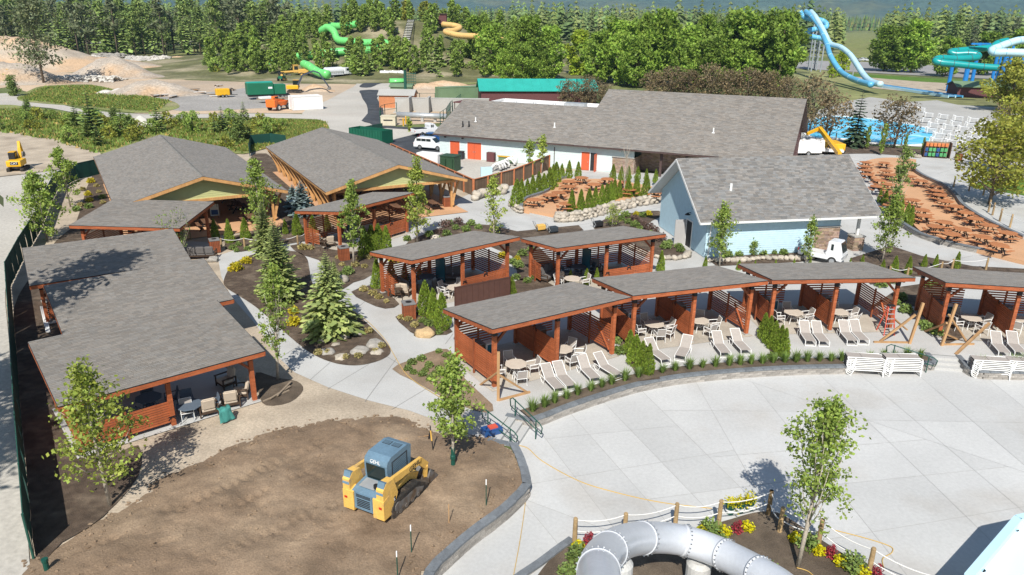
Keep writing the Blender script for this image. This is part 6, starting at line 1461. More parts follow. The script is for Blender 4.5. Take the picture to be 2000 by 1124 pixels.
# stacked white loungers by the pool (too far to show their parts)
mb = MB(); mb.box((0,0,.3), (.66,1.9,.05)); mb.box((0,.62,.42), (.62,.66,.05), M3=Matrix.Rotation(.35,3,'X'))
for s in (-1,1): mb.box((s*.3,-.8,.15), (.05,.05,.3)); mb.box((s*.3,.5,.15), (.05,.05,.3))
me = mb.mesh('pool_lounger'); me.materials.append(M['plastic_white']); rg = random.Random(3)
for row in range(9):
    for col in range(5):
        x, y = 1797+col*29+row*5+(row % 2)*10, 220+row*10.5+col*3.6
        if y > 293 or (row == 0 and col > 0) or (x > 1915 and row > 5): continue
        p = G(x,y)
        for k in range(5): o = link('pool_lounger', me, None, (p.x+rg.uniform(-.03,.03),p.y,.02+.16*k), .9+rg.uniform(-.06,.06)); tag(o, 'white plastic lounger in the stacks on the pool terrace', 'sun lounger', 'white loungers stacked on the pool terrace')

# ---- haze: a closed box of pale air round the whole scene
hz = bpy.data.materials.new('haze'); hz.use_nodes = True; N = hz.node_tree.nodes; N.remove(N['Principled BSDF'])
pv = N.new('ShaderNodeVolumePrincipled'); pv.inputs['Color'].default_value = (.42,.72,1,1); pv.inputs['Density'].default_value = 1.05e-4; pv.inputs['Anisotropy'].default_value = .2
hz.node_tree.links.new(pv.outputs[0], N['Material Output'].inputs['Volume']); M['haze'] = hz
hb = MB().box((0,4400,348), (12200,9600,700)).build('haze', 'haze'); hb['kind'] = 'stuff'; tag(hb, 'pale blue haze over the far forest and hills', 'haze')
# ================================================================ vehicles and machines
mat('mach_yellow', (.74,.45,.11), .5, .1, 1.5, .08, 12, spec=.4, col2=(.4,.27,.15), c2scale=2.2, c2lo=.56, c2hi=.76); mat('cat_yellow', (.72,.40,.02), .45, .06, 1); mat('mach_blue', (.13,.215,.29), .5, .12, 2, .08, 12, spec=.4); mat('rubber', (.03,.028,.026), .9, .3, 3, .2, 20, col2=(.13,.1,.075), c2scale=2.5, c2lo=.45, c2hi=.7)
mat('tyre', (.03,.03,.03), .85, .15, 3); mat('glass_dark', (.015,.025,.025), .08, .05, spec=.35); mat('car_white', (.76,.77,.78), .3, .02, coat=.6, spec=.5); mat('car_blue', (.02,.08,.24), .3, .02, coat=.6); mat('mach_orange', (.75,.17,.03), .5, .08, 1); mat('mach_green', (.015,.14,.075), .5, .08, .5); mat('bucket_steel', (.2,.2,.2), .55, .25, 3, metal=.4, col2=(.14,.1,.07), c2scale=2, c2lo=.45, c2hi=.65); mat('boom_navy', (.05,.065,.095), .5, .1, 1)
mat('mesh_screen', (.035,.045,.055), .7, .1); mat('red_light', (.5,.03,.02), .3, 0); mat('decal_black', (.02,.02,.022), .6, 0); mat('decal_white', (.8,.8,.8), .6, 0); mat('bin_green', (.01,.1,.06), .55, .12, .8); mat('trans_green', (.035,.075,.04), .5, .1, 1); mat('beige_box', (.6,.54,.4), .7, .08, 1); mat('timber_grey', (.28,.22,.16), .85, .15, 1)
def wheel(par, c, r, w_, rim='stainless', name='wheel'):
    t = MB().tube([(c[0]-w_/2,c[1],c[2]),(c[0]-w_*.38,c[1],c[2]),(c[0]+w_*.38,c[1],c[2]),(c[0]+w_/2,c[1],c[2])], [r*.9,r,r,r*.9], 18).build(name, 'tyre', par, False)
    s = 1 if c[0] > 0 else -1
    MB().tube([(c[0]+s*(w_/2-.02),c[1],c[2]),(c[0]+s*(w_/2+.012),c[1],c[2])], [r*.62,r*.55], 14).build('rim', rim, t, False); return t
def track(par, x, w_, prof, m='rubber', name='track', lug=.12):
    t = MB().extr(prof, x-w_/2, x+w_/2).build(name, m, par); n = len(prof); L = MB()
    for i in range(n):
        a, b = Vector(prof[i]), Vector(prof[(i+1) % n]); d = (b-a).length; k = max(1,int(d/lug)); u = (b-a)/d; o = Vector((-u.y,u.x))
        cx = sum(p[0] for p in prof)/n; cz = sum(p[1] for p in prof)/n
        if (Vector((cx,cz))-a).dot(o) > 0: o = -o
        for j in range(k):
            p = a+u*d*(j+.5)/k+o*.012; L.box((x,p.x,p.y), (w_*.97,.05,.02), M3=Matrix.Rotation(atan2(u.y,u.x),3,'X'))
    l = L.build('lugs', m, t); l['kind'] = 'stuff'; return t
def place(name, label, cat, A, B=None, rz=None, z=0.0):      # A: pixel of the rear, B: pixel of the front
    a = G(*A, z)
    if B is not None: b = G(*B, z); rz = atan2(b.y-a.y, b.x-a.x)-pi/2; a = (a+b)/2
    return thing(name, label, cat, a, rz)
# ---- skid steer
sk = place('skid_steer', 'yellow and blue tracked skid steer loader parked on the dirt yard', 'skid steer', (722,1016), (832,948)); sk.location = (-4.72,24.75,.12); sk.rotation_euler = (0,0,radians(63-90))
prof = [(-1.2,.18),(-1.08,.03),(.95,.03),(1.18,.14),(1.2,.28),(.55,.68),(-.95,.72),(-1.18,.5)]
for s in (-1,1):
    tk = track(sk, s*.8, .4, prof); tr_ = MB(); 
    MB().extr([(-.95,.2),(.8,.16),(.9,.3),(.4,.55),(-.8,.56)], s*1.005-.008, s*1.005+.008).build('track_frame', 'bucket_steel', tk)
    for y in (-.7,-.3,.1,.5): MB().tube([(s*.98,y,.17),(s*1.03,y,.17)], .1, 10).build('roller', 'bucket_steel', tk)
    MB().tube([(s*.98,-.85,.45),(s*1.03,-.85,.45)], .2, 12).build('sprocket', 'bucket_steel', tk)
    # rear tower
    tw = MB(); tw.extr([(-1.62,.32),(-1.1,.3),(-.72,1.0),(-.95,1.72),(-1.4,1.78),(-1.62,1.55)], s*.78-.16, s*.78+.16).build('tower', 'mach_yellow', sk)
    MB().box((s*.78,-1.5,1.58), (.3,.14,.5), M3=Matrix.Rotation(-.35,3,'X')).build('tower_cap', 'mach_blue', sk)
    MB().box((s*.8,-1.66,.8), (.12,.02,.08)).build('tail_light', 'red_light', sk); MB().extr([(-1.64,.28),(-1.0,.28),(-1.0,1.0),(-1.3,1.2),(-1.64,1.1)], s*.7-.25, s*.7+.25).build('rear_corner', 'mach_yellow', sk)
    arm = MB(); arm.bar((s*.84,-1.25,1.62), (s*.84,.95,1.42), .14, .26); arm.bar((s*.84,.85,1.45), (s*.84,1.32,.95), .14, .3); arm.bar((s*.84,1.3,1.02), (s*.7,1.42,.4), .14, .24); arm.build('lift_arm', 'mach_yellow', sk)
    MB().cyl((s*.74,-1.0,.95), (s*.74,.55,1.2), .055, 8).build('hydraulic_cylinder', 'mach_yellow', sk)
    text_part('lettering', 'GEHL', .3, 'decal_black', sk, (s*.915,.45,1.46), (pi/2-.0,0.09*-s,s*pi/2))
    text_part('lettering', 'CTL 65', .17, 'decal_white', sk, (s*.945,-1.18,.82), (pi/2,0,s*pi/2)); MB().box((s*.941,-1.18,.82), (.006,.62,.24)).build('decal', 'decal_black', sk)
MB().extr([(-1.5,.3),(.9,.3),(1.15,.7),(.6,.95),(-.5,1.0),(-1.5,.9)], -.6, .6).build('chassis', 'mach_yellow', sk)
MB().extr([(-1.6,.4),(-1.5,.38),(-.55,.95),(-.55,1.28),(-1.35,1.2),(-1.58,1.12)], -.56, .56).build('engine_hood', 'mach_blue', sk)
gr = MB().box((0,-1.6,.78), (.78,.04,.62)).build('grille', 'mach_blue', sk)
for k in range(5): MB().box((0,-1.625,.56+.075*k), (.6,.02,.035)).build('grille_bar', 'decal_black', gr)
for k in range(3): MB().box((0,-1.625,.96+.05*k), (.66,.02,.02)).build('grille_bar', 'decal_black', gr)
MB().box((-.05,-1.1,1.262), (.7,.5,.02), M3=Matrix.Rotation(.1,3,'X')).build('hood_panel', 'galv', sk); MB().lathe([(.1,0),(.1,.14),(.07,.14)], 10, (.3,-1.2,1.25)).build('exhaust', 'decal_black', sk)
cab = MB(); cab.extr([(-.74,1.0),(.66,1.0),(.74,1.5),(.78,2.16),(.5,2.27),(-.5,2.26),(-.74,2.14),(-.8,1.98)], -.53, .53).build('cab', 'mach_blue', sk); cab = sk.children[-1]
MB().box((0,-.79,1.55), (.86,.02,.74), M3=Matrix.Rotation(.07,3,'X')).build('rear_window', 'glass_dark', cab)
MB().box((0,.72,1.45), (.8,.03,.8), M3=Matrix.Rotation(-.2,3,'X')).build('front_window', 'glass_dark', cab)
for s in (-1,1):
    w1 = MB().box((s*.535,-.0,1.62), (.015,1.0,.84)).build('side_screen', 'mesh_screen', cab)
    gm = MB()
    for k in range(12): gm.box((s*.545,-.42+.075*k,1.62), (.012,.014,.74))
    for k in range(10): gm.box((s*.545,0,1.28+.075*k), (.012,.86,.014))
    g_ = gm.build('screen_bars', 'mach_blue', w1); g_['kind'] = 'stuff'
for s in (-1,1):
    pn = MB().box((s*.22,.3,2.275), (.36,.26,.02)).build('roof_grille', 'mesh_screen', cab)
    for k in range(5): MB().box((s*.22,.2+.05*k,2.29), (.34,.014,.012)).build('grille_bar', 'mach_blue', pn)
text_part('lettering', 'GEHL', .2, 'decal_white', cab, (0,-.812,2.06), (pi/2-.25,0,0))
bk = MB(); bk.extr([(1.4,.02),(2.15,.0),(2.15,.04),(1.5,.08),(1.45,.35),(1.62,.62),(1.55,.64),(1.38,.35)], -.92, .92).build('bucket', 'bucket_steel', sk); bk = sk.children[-1]
for s in (-1,1): MB().add([(s*.92,1.4,.02),(s*.92,2.15,.02),(s*.92,1.9,.3),(s*.92,1.6,.62),(s*.92,1.42,.35)], [(0,1,2,3,4)]).build('bucket_side', 'bucket_steel', bk)
# ---- mini excavator and big excavator
def excavator(label, A, B, sc, body, boomm, pts, text=None, rzu=0.0, cabm='decal_black'):
    t = place('excavator', label, 'excavator', A, B); t.scale = (sc,)*3
    pr = [(-1.5,.25),(-1.35,.05),(1.35,.05),(1.5,.25),(1.5,.45),(1.35,.62),(-1.35,.62),(-1.5,.45)]
    for s in (-1,1): track(t, s*.85, .42, pr, lug=.2)
    MB().box((0,0,.6), (1.2,1.2,.4)).build('undercarriage', 'bucket_steel', t)
    u = MB().cbox((0,-.35,1.25), (1.85,2.5,.85), .12, rzu).build('house', body, t)
    c = MB().cbox((-.45,.35,1.9), (.85,1.3,1.5), .1, 0).build('cab', cabm, t)
    MB().box((-.45,1.01,2.05), (.65,.02,.9)).build('window', 'glass_dark', c); MB().box((-.885,.35,2.1), (.02,1.0,.8)).build('window', 'glass_dark', c); MB().box((-.02,.35,2.1), (.02,1.0,.8)).build('window', 'glass_dark', c); MB().box((-.45,.35,2.67), (.8,1.2,.06)).build('cab_roof', body, c)
    m = MB()
    for i in range(len(pts)-2): m.bar(pts[i], pts[i+1], .28, .4-.06*i, (1,0,0))
    m.build('boom', boomm, t); MB().bar(pts[-2], pts[-1], .24, .3, (1,0,0)).build('stick', boomm, t)
    MB().cyl(Vector(pts[0])+Vector((0,.3,-.1)), Vector(pts[1])+Vector((0,0,-.3)), .07, 8).build('hydraulic_cylinder', 'stainless', t)
    e = Vector(pts[-1]); MB().extr([(e.y-.1,e.z),(e.y+.35,e.z-.1),(e.y+.5,e.z-.6),(e.y+.1,e.z-.8),(e.y-.35,e.z-.6)], -.4, .4).build('bucket', 'bucket_steel', t)
    if text: text_part('lettering', text, .42, 'decal_white', t, (.1,-1.635,1.3), (pi/2,0,0)); MB().box((.1,-1.605,1.3), (1.0,.02,.44)).build('decal', 'decal_black', t)
    return t
ex = excavator('yellow mini excavator with blue-black cab on the dirt slope', (30,338), (44,330), .85, 'cat_yellow', 'cat_yellow', [(.2,.9,1.4),(.2,1.3,3.0),(.2,1.6,3.9),(.2,2.2,2.4)], 'CAT')
ex2 = excavator('yellow excavator with long navy boom over the orange sand heap', (556,182), (596,182), 1.15, 'cat_yellow', 'boom_navy', [(.3,.7,1.6),(.3,1.9,3.7),(.3,4.2,4.6),(.3,5.4,4.2),(.3,7.2,1.4)])
# ---- wheel loader, grader, compressor, screener, telehandler, trucks
wl_ = place('wheel_loader', 'yellow wheel loader with raised bucket at the edge of the sand lot', 'loader', (-6,163), (46,161))
MB().cbox((0,-1.6,1.9), (2.2,3.0,1.3), .15).build('engine_hood', 'cat_yellow', wl_); c = MB().cbox((0,.3,2.4), (1.6,1.5,2.2), .1).build('cab', 'decal_black', wl_); MB().box((0,.3,3.55), (1.7,1.6,.12)).build('cab_roof', 'cat_yellow', c)
MB().box((0,0,1.2), (1.2,6,.5)).build('chassis', 'cat_yellow', wl_)
for s in (-1,1):
    for y in (-1.8,1.8): wheel(wl_, (s*1.1,y,.85), .85, .6, 'cat_yellow')
    MB().bar((s*.6,.9,2.0), (s*.6,3.4,.9), .2, .4).build('lift_arm', 'cat_yellow', wl_)
MB().extr([(3.3,.1),(4.6,.15),(3.7,.4),(3.5,1.0),(3.9,1.5),(3.2,1.2)], -1.4, 1.4).build('bucket', 'cat_yellow', wl_)
gd = place('motor_grader', 'yellow motor grader parked at the foot of the wooded hill', 'grader', (600,150), (552,151))
MB().cbox((0,-2.6,1.7), (1.6,3.2,1.3), .12).build('engine_hood', 'mach_yellow', gd); c = MB().cbox((0,-.4,2.4), (1.6,1.5,2.2), .08).build('cab', 'mach_yellow', gd); MB().box((0,-.4,2.7), (1.64,1.2,1.1)).build('window', 'glass_dark', c); MB().box((0,-.4,3.55), (1.8,1.7,.12)).build('cab_roof', 'mach_yellow', c)
MB().bar((0,.2,1.7), (0,4.2,1.5), .4, .5).build('front_frame', 'mach_yellow', gd); MB().box((0,2,.6), (3.2,.15,.6), .4).build('blade', 'bucket_steel', gd)
for s in (-1,1):
    for y in (-3.4,-1.9,4.2): wheel(gd, (s*1.0,y,.65), .65, .4, 'mach_yellow')
cm = place('compressor_trailer', 'yellow towable compressor on the grey gravel patch', 'trailer', (428,191), (452,190))
MB().cbox((0,-.5,1.25), (1.7,3.0,1.5), .15).build('housing', 'cat_yellow', cm); MB().box((0,1.2,1.2), (1.5,.5,1.2)).build('end_panel', 'decal_black', cm); MB().bar((0,1.2,.55), (0,2.8,.5), .12).build('tow_bar', 'black_steel', cm)
for s in (-1,1):
    for y in (-.7,.1): wheel(cm, (s*.85,y,.35), .35, .22)
gs = place('screening_plant', 'large dark green screening machine on a trailer', 'screener', (496,195), (548,193))
MB().cbox((0,-1.5,2.4), (2.6,5.8,2.6), .15).build('hopper', 'mach_green', gs); MB().cbox((0,2.8,2.2), (2.4,2.6,2.2), .12).build('engine_box', 'mach_green', gs); MB().box((0,.4,.9), (2.2,9.0,.4)).build('chassis', 'decal_black', gs); MB().box((0,-1.5,3.75), (1.6,5.6,.3)).build('hopper_rim', 'roof_teal', gs)
for s in (-1,1):
    for y in (2.2,3.2): wheel(gs, (s*1.1,y,.5), .5, .35)
    MB().box((s*1.32,.6,2.6), (.02,.9,.4)).build('decal', 'decal_white', gs)
for k, (x,yb,yt) in enumerate(((491,181,162),(497,181,163),(503,181,162),(514,181,161),(519,181,162))):
    b, h = hgt(x,yb,yt); t_ = thing("upright_plank", "upright grey plank behind the green screening machine", "plank", b, 0, "upright planks behind the screener"); MB().box((0,0,h/2), (.7,.15,h)).build("plank", "timber_grey", t_)
th_ = place('telehandler', 'orange telescopic forklift beside the white shipping container', 'telehandler', (524,219), (566,211))
MB().cbox((0,-.6,1.35), (2.0,4.6,.9), .1).build('body', 'mach_orange', th_); MB().cbox((0,-2.5,1.5), (2.1,1.0,1.5), .12).build('counterweight', 'mach_orange', th_); MB().bar((.35,-2.6,2.35), (.35,2.6,1.5), .4, .45).build('boom', 'mach_orange', th_)
c = MB().cbox((-.6,-.3,2.0), (.8,1.4,1.4), .08).build('cab', 'mach_orange', th_); MB().box((-.6,-.3,2.2), (.84,1.1,.8)).build('window', 'glass_dark', c); MB().box((.2,3.1,.6), (1.2,1.2,.08)).build('forks', 'black_steel', th_)
for s in (-1,1):
    for y in (-1.7,1.7): wheel(th_, (s*1.0,y,.65), .65, .42, 'frame_white')
def container(label, A, B, rzoff, L, m, dm, Wd=2.44, Hh=2.75):
    t = place('shipping_container', label, 'container', A, B); t.rotation_euler[2] += rzoff
    MB().box((0,0,Hh/2+.1), (Wd-.06,L-.06,Hh-.06)).build('shell', m, t)
    for s in (-1,1):
        rb = MB()
        for k in range(int(L/.28)): rb.box((s*(Wd/2-.015),-L/2+.2+.28*k,Hh/2+.1), (.05,.13,Hh-.3))
        o = rb.build('ribs', m, t); o['kind'] = 'stuff'
        for z in (.16,Hh+.02): MB().box((s*(Wd/2),0,z), (.1,L,.14)).build('rail', m, t)
        for y in (-1,1): MB().box((s*Wd/2,y*L/2,Hh/2+.1), (.14,.14,Hh)).build('corner_post', m, t)
    for s in (-1,1):
        d = MB().box((s*.58,L/2+.02,Hh/2+.1), (1.1,.05,Hh-.25)).build('door', dm, t)
        for q in (-.25,.25): MB().cyl((s*.58+q,L/2+.07,.2), (s*.58+q,L/2+.07,Hh), .03, 6).build('lock_rod', 'galv', d)
    return t
container('white shipping container with blue-grey end doors on the sand lot', (569,216), (627,213), .0, 6.1, 'roof_white', 'galv')
gc = container('long green corrugated container behind the teal roof', (858,195), (935,192), 0, 11, 'metal_green', 'metal_green')
tk_ = place('tank_truck', 'white tank truck parked before the green slide end', 'truck', (630,155), (690,151))
MB().tube([(0,-5.0,2.2),(0,-4.8,2.2),(0,1.4,2.2),(0,1.6,2.2)], [.9,1.15,1.15,.9], 16).build('tank', 'car_white', tk_, False); MB().box((0,-1.2,1.0), (1.8,9.5,.35)).build('chassis', 'decal_black', tk_); MB().box((0,-1.8,1.25), (2.2,6.4,.3)).build('walkway', 'car_white', tk_)
c = MB().cbox((0,2.7,2.1), (2.2,1.7,2.0), .15).build('cab', 'car_white', tk_); MB().box((0,3.0,2.5), (2.24,.9,.7)).build('window', 'glass_dark', c); MB().cbox((0,4.3,1.6), (1.7,1.9,1.1), .2).build('bonnet', 'car_white', c)
for s in (-1,1):
    for y in (-4.0,-2.8,4.2): wheel(tk_, (s*1.0,y,.52), .52, .4)
tt = place('utility_tractor', 'small green utility tractor with black canopy near the grader', 'tractor', (545,160), (557,158)); MB().cbox((0,.9,1.0), (.9,1.6,.8), .1).build('bonnet', 'mach_green', tt); MB().box((0,-.5,2.5), (1.6,1.6,.12)).build('canopy', 'decal_black', tt); MB().box((0,-.5,1.1), (1.2,1.2,.7)).build('body', 'mach_green', tt)
for s in (-1,1):
    MB().box((s*.7,-.5,1.8), (.08,.08,1.4)).build('canopy_post', 'decal_black', tt); wheel(tt, (s*.8,-.7,.6), .6, .35, 'cat_yellow'); wheel(tt, (s*.7,1.2,.4), .4, .28, 'cat_yellow')
fb = place('flatbed_trailer', 'low flatbed trailer with white load behind the orange telehandler', 'trailer', (505,202), (565,198)); MB().box((0,0,.8), (2.2,7,.2)).build('bed', 'timber_grey', fb); MB().box((0,-1.8,1.1), (1.8,2.6,.4)).build('load', 'roof_white', fb); MB().bar((0,3.5,.7), (0,5,.55), .14).build('tow_bar', 'black_steel', fb)
for s in (-1,1):
    for y in (.8,1.6): wheel(fb, (s*1.1,y,.4), .4, .25)
# ---- cars
def car(label, name, cat, A, B, kind, m, dims, z=.075):
    L, W_, Hh = dims; t = place(name, label, cat, A, B, z=z); t.location.z = z; wb = L*.29; r = .36
    if kind == 'suv': low = [(-L/2,.35),(L/2-.1,.3),(L/2,.5),(L/2-.05,.85),(L*.24,1.05),(-L/2+.05,1.08),(-L/2,.9)]; up = [(-L/2+.08,1.05),(L*.22,1.03),(L*.08,Hh-.08),(0,Hh),(-L*.36,Hh-.02),(-L/2+.25,Hh-.2)]
    elif kind == 'pickup': low = [(-L/2,.5),(L/2-.1,.4),(L/2,.6),(L/2-.05,1.0),(L*.2,1.15),(-L/2,1.15)]; up = [(-L*.06,1.12),(L*.2,1.12),(L*.1,Hh-.05),(L*.04,Hh),(-L*.05,Hh),(-L*.08,Hh-.2)]
    elif kind == 'kei': low = [(-L/2,.4),(L/2,.4),(L/2+.02,.9),(L/2-.05,1.05),(L*.12,1.05),(L*.12,.75),(-L/2,.75)]; up = [(L*.13,1.0),(L/2-.03,1.0),(L/2-.3,Hh),(L*.15,Hh)]
    else: low = [(-L/2,.3),(L/2-.1,.25),(L/2,.45),(L/2-.05,.72),(L*.2,.86),(-L*.38,.9),(-L/2,.75)]; up = [(-L*.36,.86),(L*.2,.84),(L*.02,Hh-.05),(-L*.05,Hh),(-L*.2,Hh-.02)]
    def bev(poly, w_, nm, mm, par):
        bm = bmesh.new(); P = poly; n = len(P); V = [bm.verts.new((-w_/2,p[0],p[1])) for p in P]; V2 = [bm.verts.new((w_/2,p[0],p[1])) for p in P]
        bm.faces.new(V); bm.faces.new(V2[::-1])
        for i in range(n): bm.faces.new((V[i],V2[i],V2[(i+1) % n],V[(i+1) % n]))
        bmesh.ops.recalc_face_normals(bm, faces=bm.faces); bmesh.ops.bevel(bm, geom=list(bm.edges), offset=.06, segments=2, affect='EDGES'); return MB().addbm(bm).build(nm, mm, par)
    b = bev(low, W_, 'body', m, t); g = bev(up, W_*.86, 'cabin', m, t)
    # windows slightly proud of the cabin
    ys = [p[0] for p in up]; y0, y1 = min(ys)+.35, max(ys)-.75; zc = (up[0][1]+Hh)/2
    for s in (-1,1):
        n = 3 if kind == 'suv' else 2 if kind != 'kei' else 1
        for k in range(n):
            a, e = lp(y0,y1,k/n)+.03, lp(y0,y1,(k+1)/n)-.03; MB().box((s*(W_*.43+.004),(a+e)/2,zc), (.012,max(.2,e-a),(Hh-up[0][1])*.55)).build('side_window', 'glass_dark', g)
        for y in (-wb,wb): wheel(t, (s*(W_/2-.1),y,r), r, .24)
        MB().box((s*W_*.38,L/2-.02,.72), (.36,.08,.16)).build('headlight', 'galv', b); MB().box((s*W_*.42,-L/2-.005,.85), (.22,.03,.2)).build('tail_light', 'red_light', b)
    top_i = max(range(len(up)), key=lambda i: up[i][0]); f0 = up[top_i]; f1 = up[(top_i+1) % len(up)]
    c = ((f0[0]+f1[0])/2,(f0[1]+f1[1])/2); ang = atan2(f1[1]-f0[1], f1[0]-f0[0])
    MB().box((0,c[0]+.02,c[1]+.02), (W_*.72, hypot(f1[0]-f0[0],f1[1]-f0[1])*.85, .02), M3=Matrix.Rotation(ang,3,'X')).build('windscreen', 'glass_dark', g)
    if kind in ('suv','car'): MB().box((0,min(ys)-.0,zc), (W_*.66,.03,(Hh-up[0][1])*.5)).build('rear_window', 'glass_dark', g)
    if kind == 'pickup': MB().box((0,-L*.3,1.16), (W_*.82,L*.36,.04)).build('truck_bed', 'decal_black', b)
    return t
car('white family car parked beside the end of the pale building','parked_car','car',(816,290),(870,294),'suv','car_white',(4.85,1.92,1.73))
car('white pickup truck parked behind the white family car','pickup_truck','truck',(811,266),(866,262),'pickup','car_white',(5.8,2.0,1.9))
car('dark blue car squeezed between pickup and white family car','parked_car','car',(822,277),(872,278),'car','car_blue',(4.6,1.8,1.45))
car('small white flatbed utility truck behind the stepladder cabana roof','utility_truck','truck',(1584,506),(1624,514),'kei','car_white',(3.4,1.5,1.9),.02)
for i,(x,m_) in enumerate(((1655,'car_white'),(1668,'galv'),(1681,'car_white'),(1692,'car_white'),(1664,'car_blue'))): car('small parked car in the lot beyond the highway trees','far_parked_car','car',(x,119+i % 2),(x+9,119.5+i % 2),'suv' if i % 2 else 'car',m_,(4.7,1.85,1.6),.12); SC.collection.objects
for o in list(SC.collection.objects):
    if o.name.startswith('far_parked_car'): o['group'] = 'cars in the lot beyond the highway'
# ---- yellow boom, trucks by the pool
yb2 = place('boom_forklift', 'yellow telescopic boom reaching up beside the long roof', 'telehandler', (1636,302), (1606,288)); yb2.rotation_euler[2] += 0
O = Vector(yb2.location); rzq = yb2.rotation_euler[2]; inv = Matrix.Rotation(-rzq,3,'Z')
A, B, C = G(1640,302,1.2), GY(1601,251,G(1600,290).y), GY(1576,262,G(1600,292).y)
MB().bar(inv@(A-O), inv@(B-O), .5, .55).build('boom', 'cat_yellow', yb2); MB().bar(inv@(B-O), inv@(C-O), .35, .4).build('jib', 'cat_yellow', yb2); MB().cbox((0,-1.2,1.0), (2.0,4.0,1.0), .1).build('body', 'cat_yellow', yb2)
for s in (-1,1):
    for y in (-2.4,.2): wheel(yb2, (s*1.0,y,.6), .6, .4, 'cat_yellow')
car('white work truck parked under the yellow boom','utility_truck','truck',(1632,302),(1600,300),'kei','car_white',(4.2,1.7,2.0),.05)
wt = place('white_trailer', 'white box trailer with clutter on top between long roof and boom', 'trailer', (1552,303), (1592,303)); MB().cbox((0,0,1.2), (2.0,4.0,1.6), .06).build('box', 'roof_white', wt); rgx = random.Random(2)
for k in range(8): MB().box((rgx.uniform(-.8,.8),rgx.uniform(-1.8,1.8),2.1), (.3,.6,.2), rgx.uniform(0,3)).build('load', 'plastic_white', wt)
for s in (-1,1): wheel(wt, (s*1.0,0,.35), .35, .2)
# ---- yard things behind the service building
def boxthing(name, label, cat, px, py, d, m, rz=0.0, z=0.0, parts=()):
    p = G(px,py,z); t = thing(name, label, cat, p, rz); MB().cbox((0,0,d[2]/2), d, min(d)*.04).build('body', m, t)
    for nm, c, dd, mm in parts: MB().box(c, dd, 0).build(nm, mm, t)
    return t
dp = thing('dumpster', 'large green roll-off dumpster with ribbed sides', 'dumpster', G(725,278), -.55)
MB().box((0,0,.12), (6.4,2.3,.2)).build('floor', 'bin_green', dp)
for s in (-1,1):
    MB().box((0,s*1.2,1.1), (6.6,.08,1.9)).build('side_wall', 'bin_green', dp)
    for k in range(12): MB().box((-3.1+.56*k,s*1.27,1.1), (.1,.1,1.8)).build('rib', 'bin_green', dp)
    MB().box((s*3.25,0,1.1), (.08,2.32,1.9)).build('end_wall', 'bin_green', dp)
boxthing('transformer', 'green electrical transformer box on a pad behind the pavilion', 'transformer', 880,334,(2.0,1.8,1.9),'trans_green',-.42,0,[('lid',(0,0,1.93),(2.1,1.9,.1),'trans_green'),('cooling_fins',(-.5,-1.0,1.0),(.7,.25,1.3),'trans_green'),('cooling_fins',(.5,-1.0,1.0),(.7,.25,1.3),'trans_green')])
boxthing('white_cabinet', 'low white utility box beside the transformer', 'utility box', 840,318,(3.2,1.6,1.3),'roof_white',-.42); 
boxthing('wheelie_bin', 'dark grey wheeled bin between the orange doors', 'bin', 901,312,(.62,.7,1.05),'mesh_screen',-.42,0,[('lid',(0,0,1.08),(.66,.76,.08),'decal_black')])
boxthing('meter_box', 'brown metal meter box on the wall side yard', 'utility box', 959,317,(1.1,.6,1.3),'roof_maroon',-.42); boxthing('hvac_unit', 'green-grey unit with yellow frame at the pale wall', 'utility box', 993,319,(2.4,1.2,.9),'metal_green',-.42,0,[('frame',(0,-.65,.95),(2.6,.1,.15),'yellow_pipe'),('gas_pipe',(-1.3,.5,1.2),(.08,.08,2.4),'yellow_pipe'),('gas_pipe',(-1.0,.5,1.2),(.08,.08,2.4),'yellow_pipe'),('gas_pipe',(1.3,.5,1.2),(.08,.08,2.4),'yellow_pipe')])
boxthing('panel_box', 'pale blue control panel behind the wooden fence', 'utility box', 950,346,(1.4,.3,1.2),'siding_blue',.3)
rgx = random.Random(8)
for k in range(9):
    p = G(968+k*5,337-k*2.2); t = thing('pool_pipe', 'loose white pipe fitting in the pile behind the wooden fence', 'pipe', p, rgx.uniform(0,3), 'white pipe fittings in the yard'); q = [Vector((0.9*cos(a)*rgx.uniform(.7,1),0,.9*sin(a)+.15)) for a in (0,.5,1,1.6,2.2,3)]; MB().tube(q, .13, 8).build('pipe', 'plastic_white', t, True); MB().tube([q[0]+Vector((0,0,-.1)),q[0]+Vector((0,0,.08))], .18, 8).build('flange', 'decal_black', t)
hipbox('orange_shed', 'orange-brown shed with grey roof beside the asphalt drive', 'shed', lambda a,b: G(741,211), 0, 0, -.05, 7.2, 4.5, 2.6, 1.0, 'rust_wall', 'concrete_old', .3)
hipbox('green_shed', 'small green-grey shed behind the orange one', 'shed', lambda a,b: G(763,190), 0, 0, -.05, 5, 3, 2.4, .6, 'metal_green', 'metal_green', .3)
boxthing('beige_crate', 'beige pump enclosure at the fence corner by the asphalt drive', 'utility box', 760,245,(2.6,2.0,1.6),'beige_box',0,0,[('lid',(0,0,1.63),(2.7,2.1,.1),'beige_box'),('latch',(0,-1.02,1.0),(1.6,.05,.2),'decal_black')])
wp = thing('water_main', 'long pale pipe on supports across the service yard', 'pipe', G(776,236), 0); O = Vector(wp.location); MB().tube([G(776,236)-O+Vector((0,0,1.1)), G(872,240)-O+Vector((0,0,1.1))], .5, 12).build('pipe', 'galv', wp, True)
for x in (800,825,850): MB().box(G(x,238.5)-O+Vector((0,0,.35)), (.5,.8,.7)).build('support', 'concrete_old', wp)
for x in (788,793): p = G(x,247 if x < 790 else 243); t = thing('bollard', 'yellow safety bollard before the pale pipe', 'bollard', p, 0, 'yellow bollards'); MB().lathe([(.14,0),(.14,1.3),(.08,1.42)], 10).build('post', 'yellow_pipe', t); MB().lathe([(.22,0),(.22,.05)], 10).build('base', 'concrete_old', t)
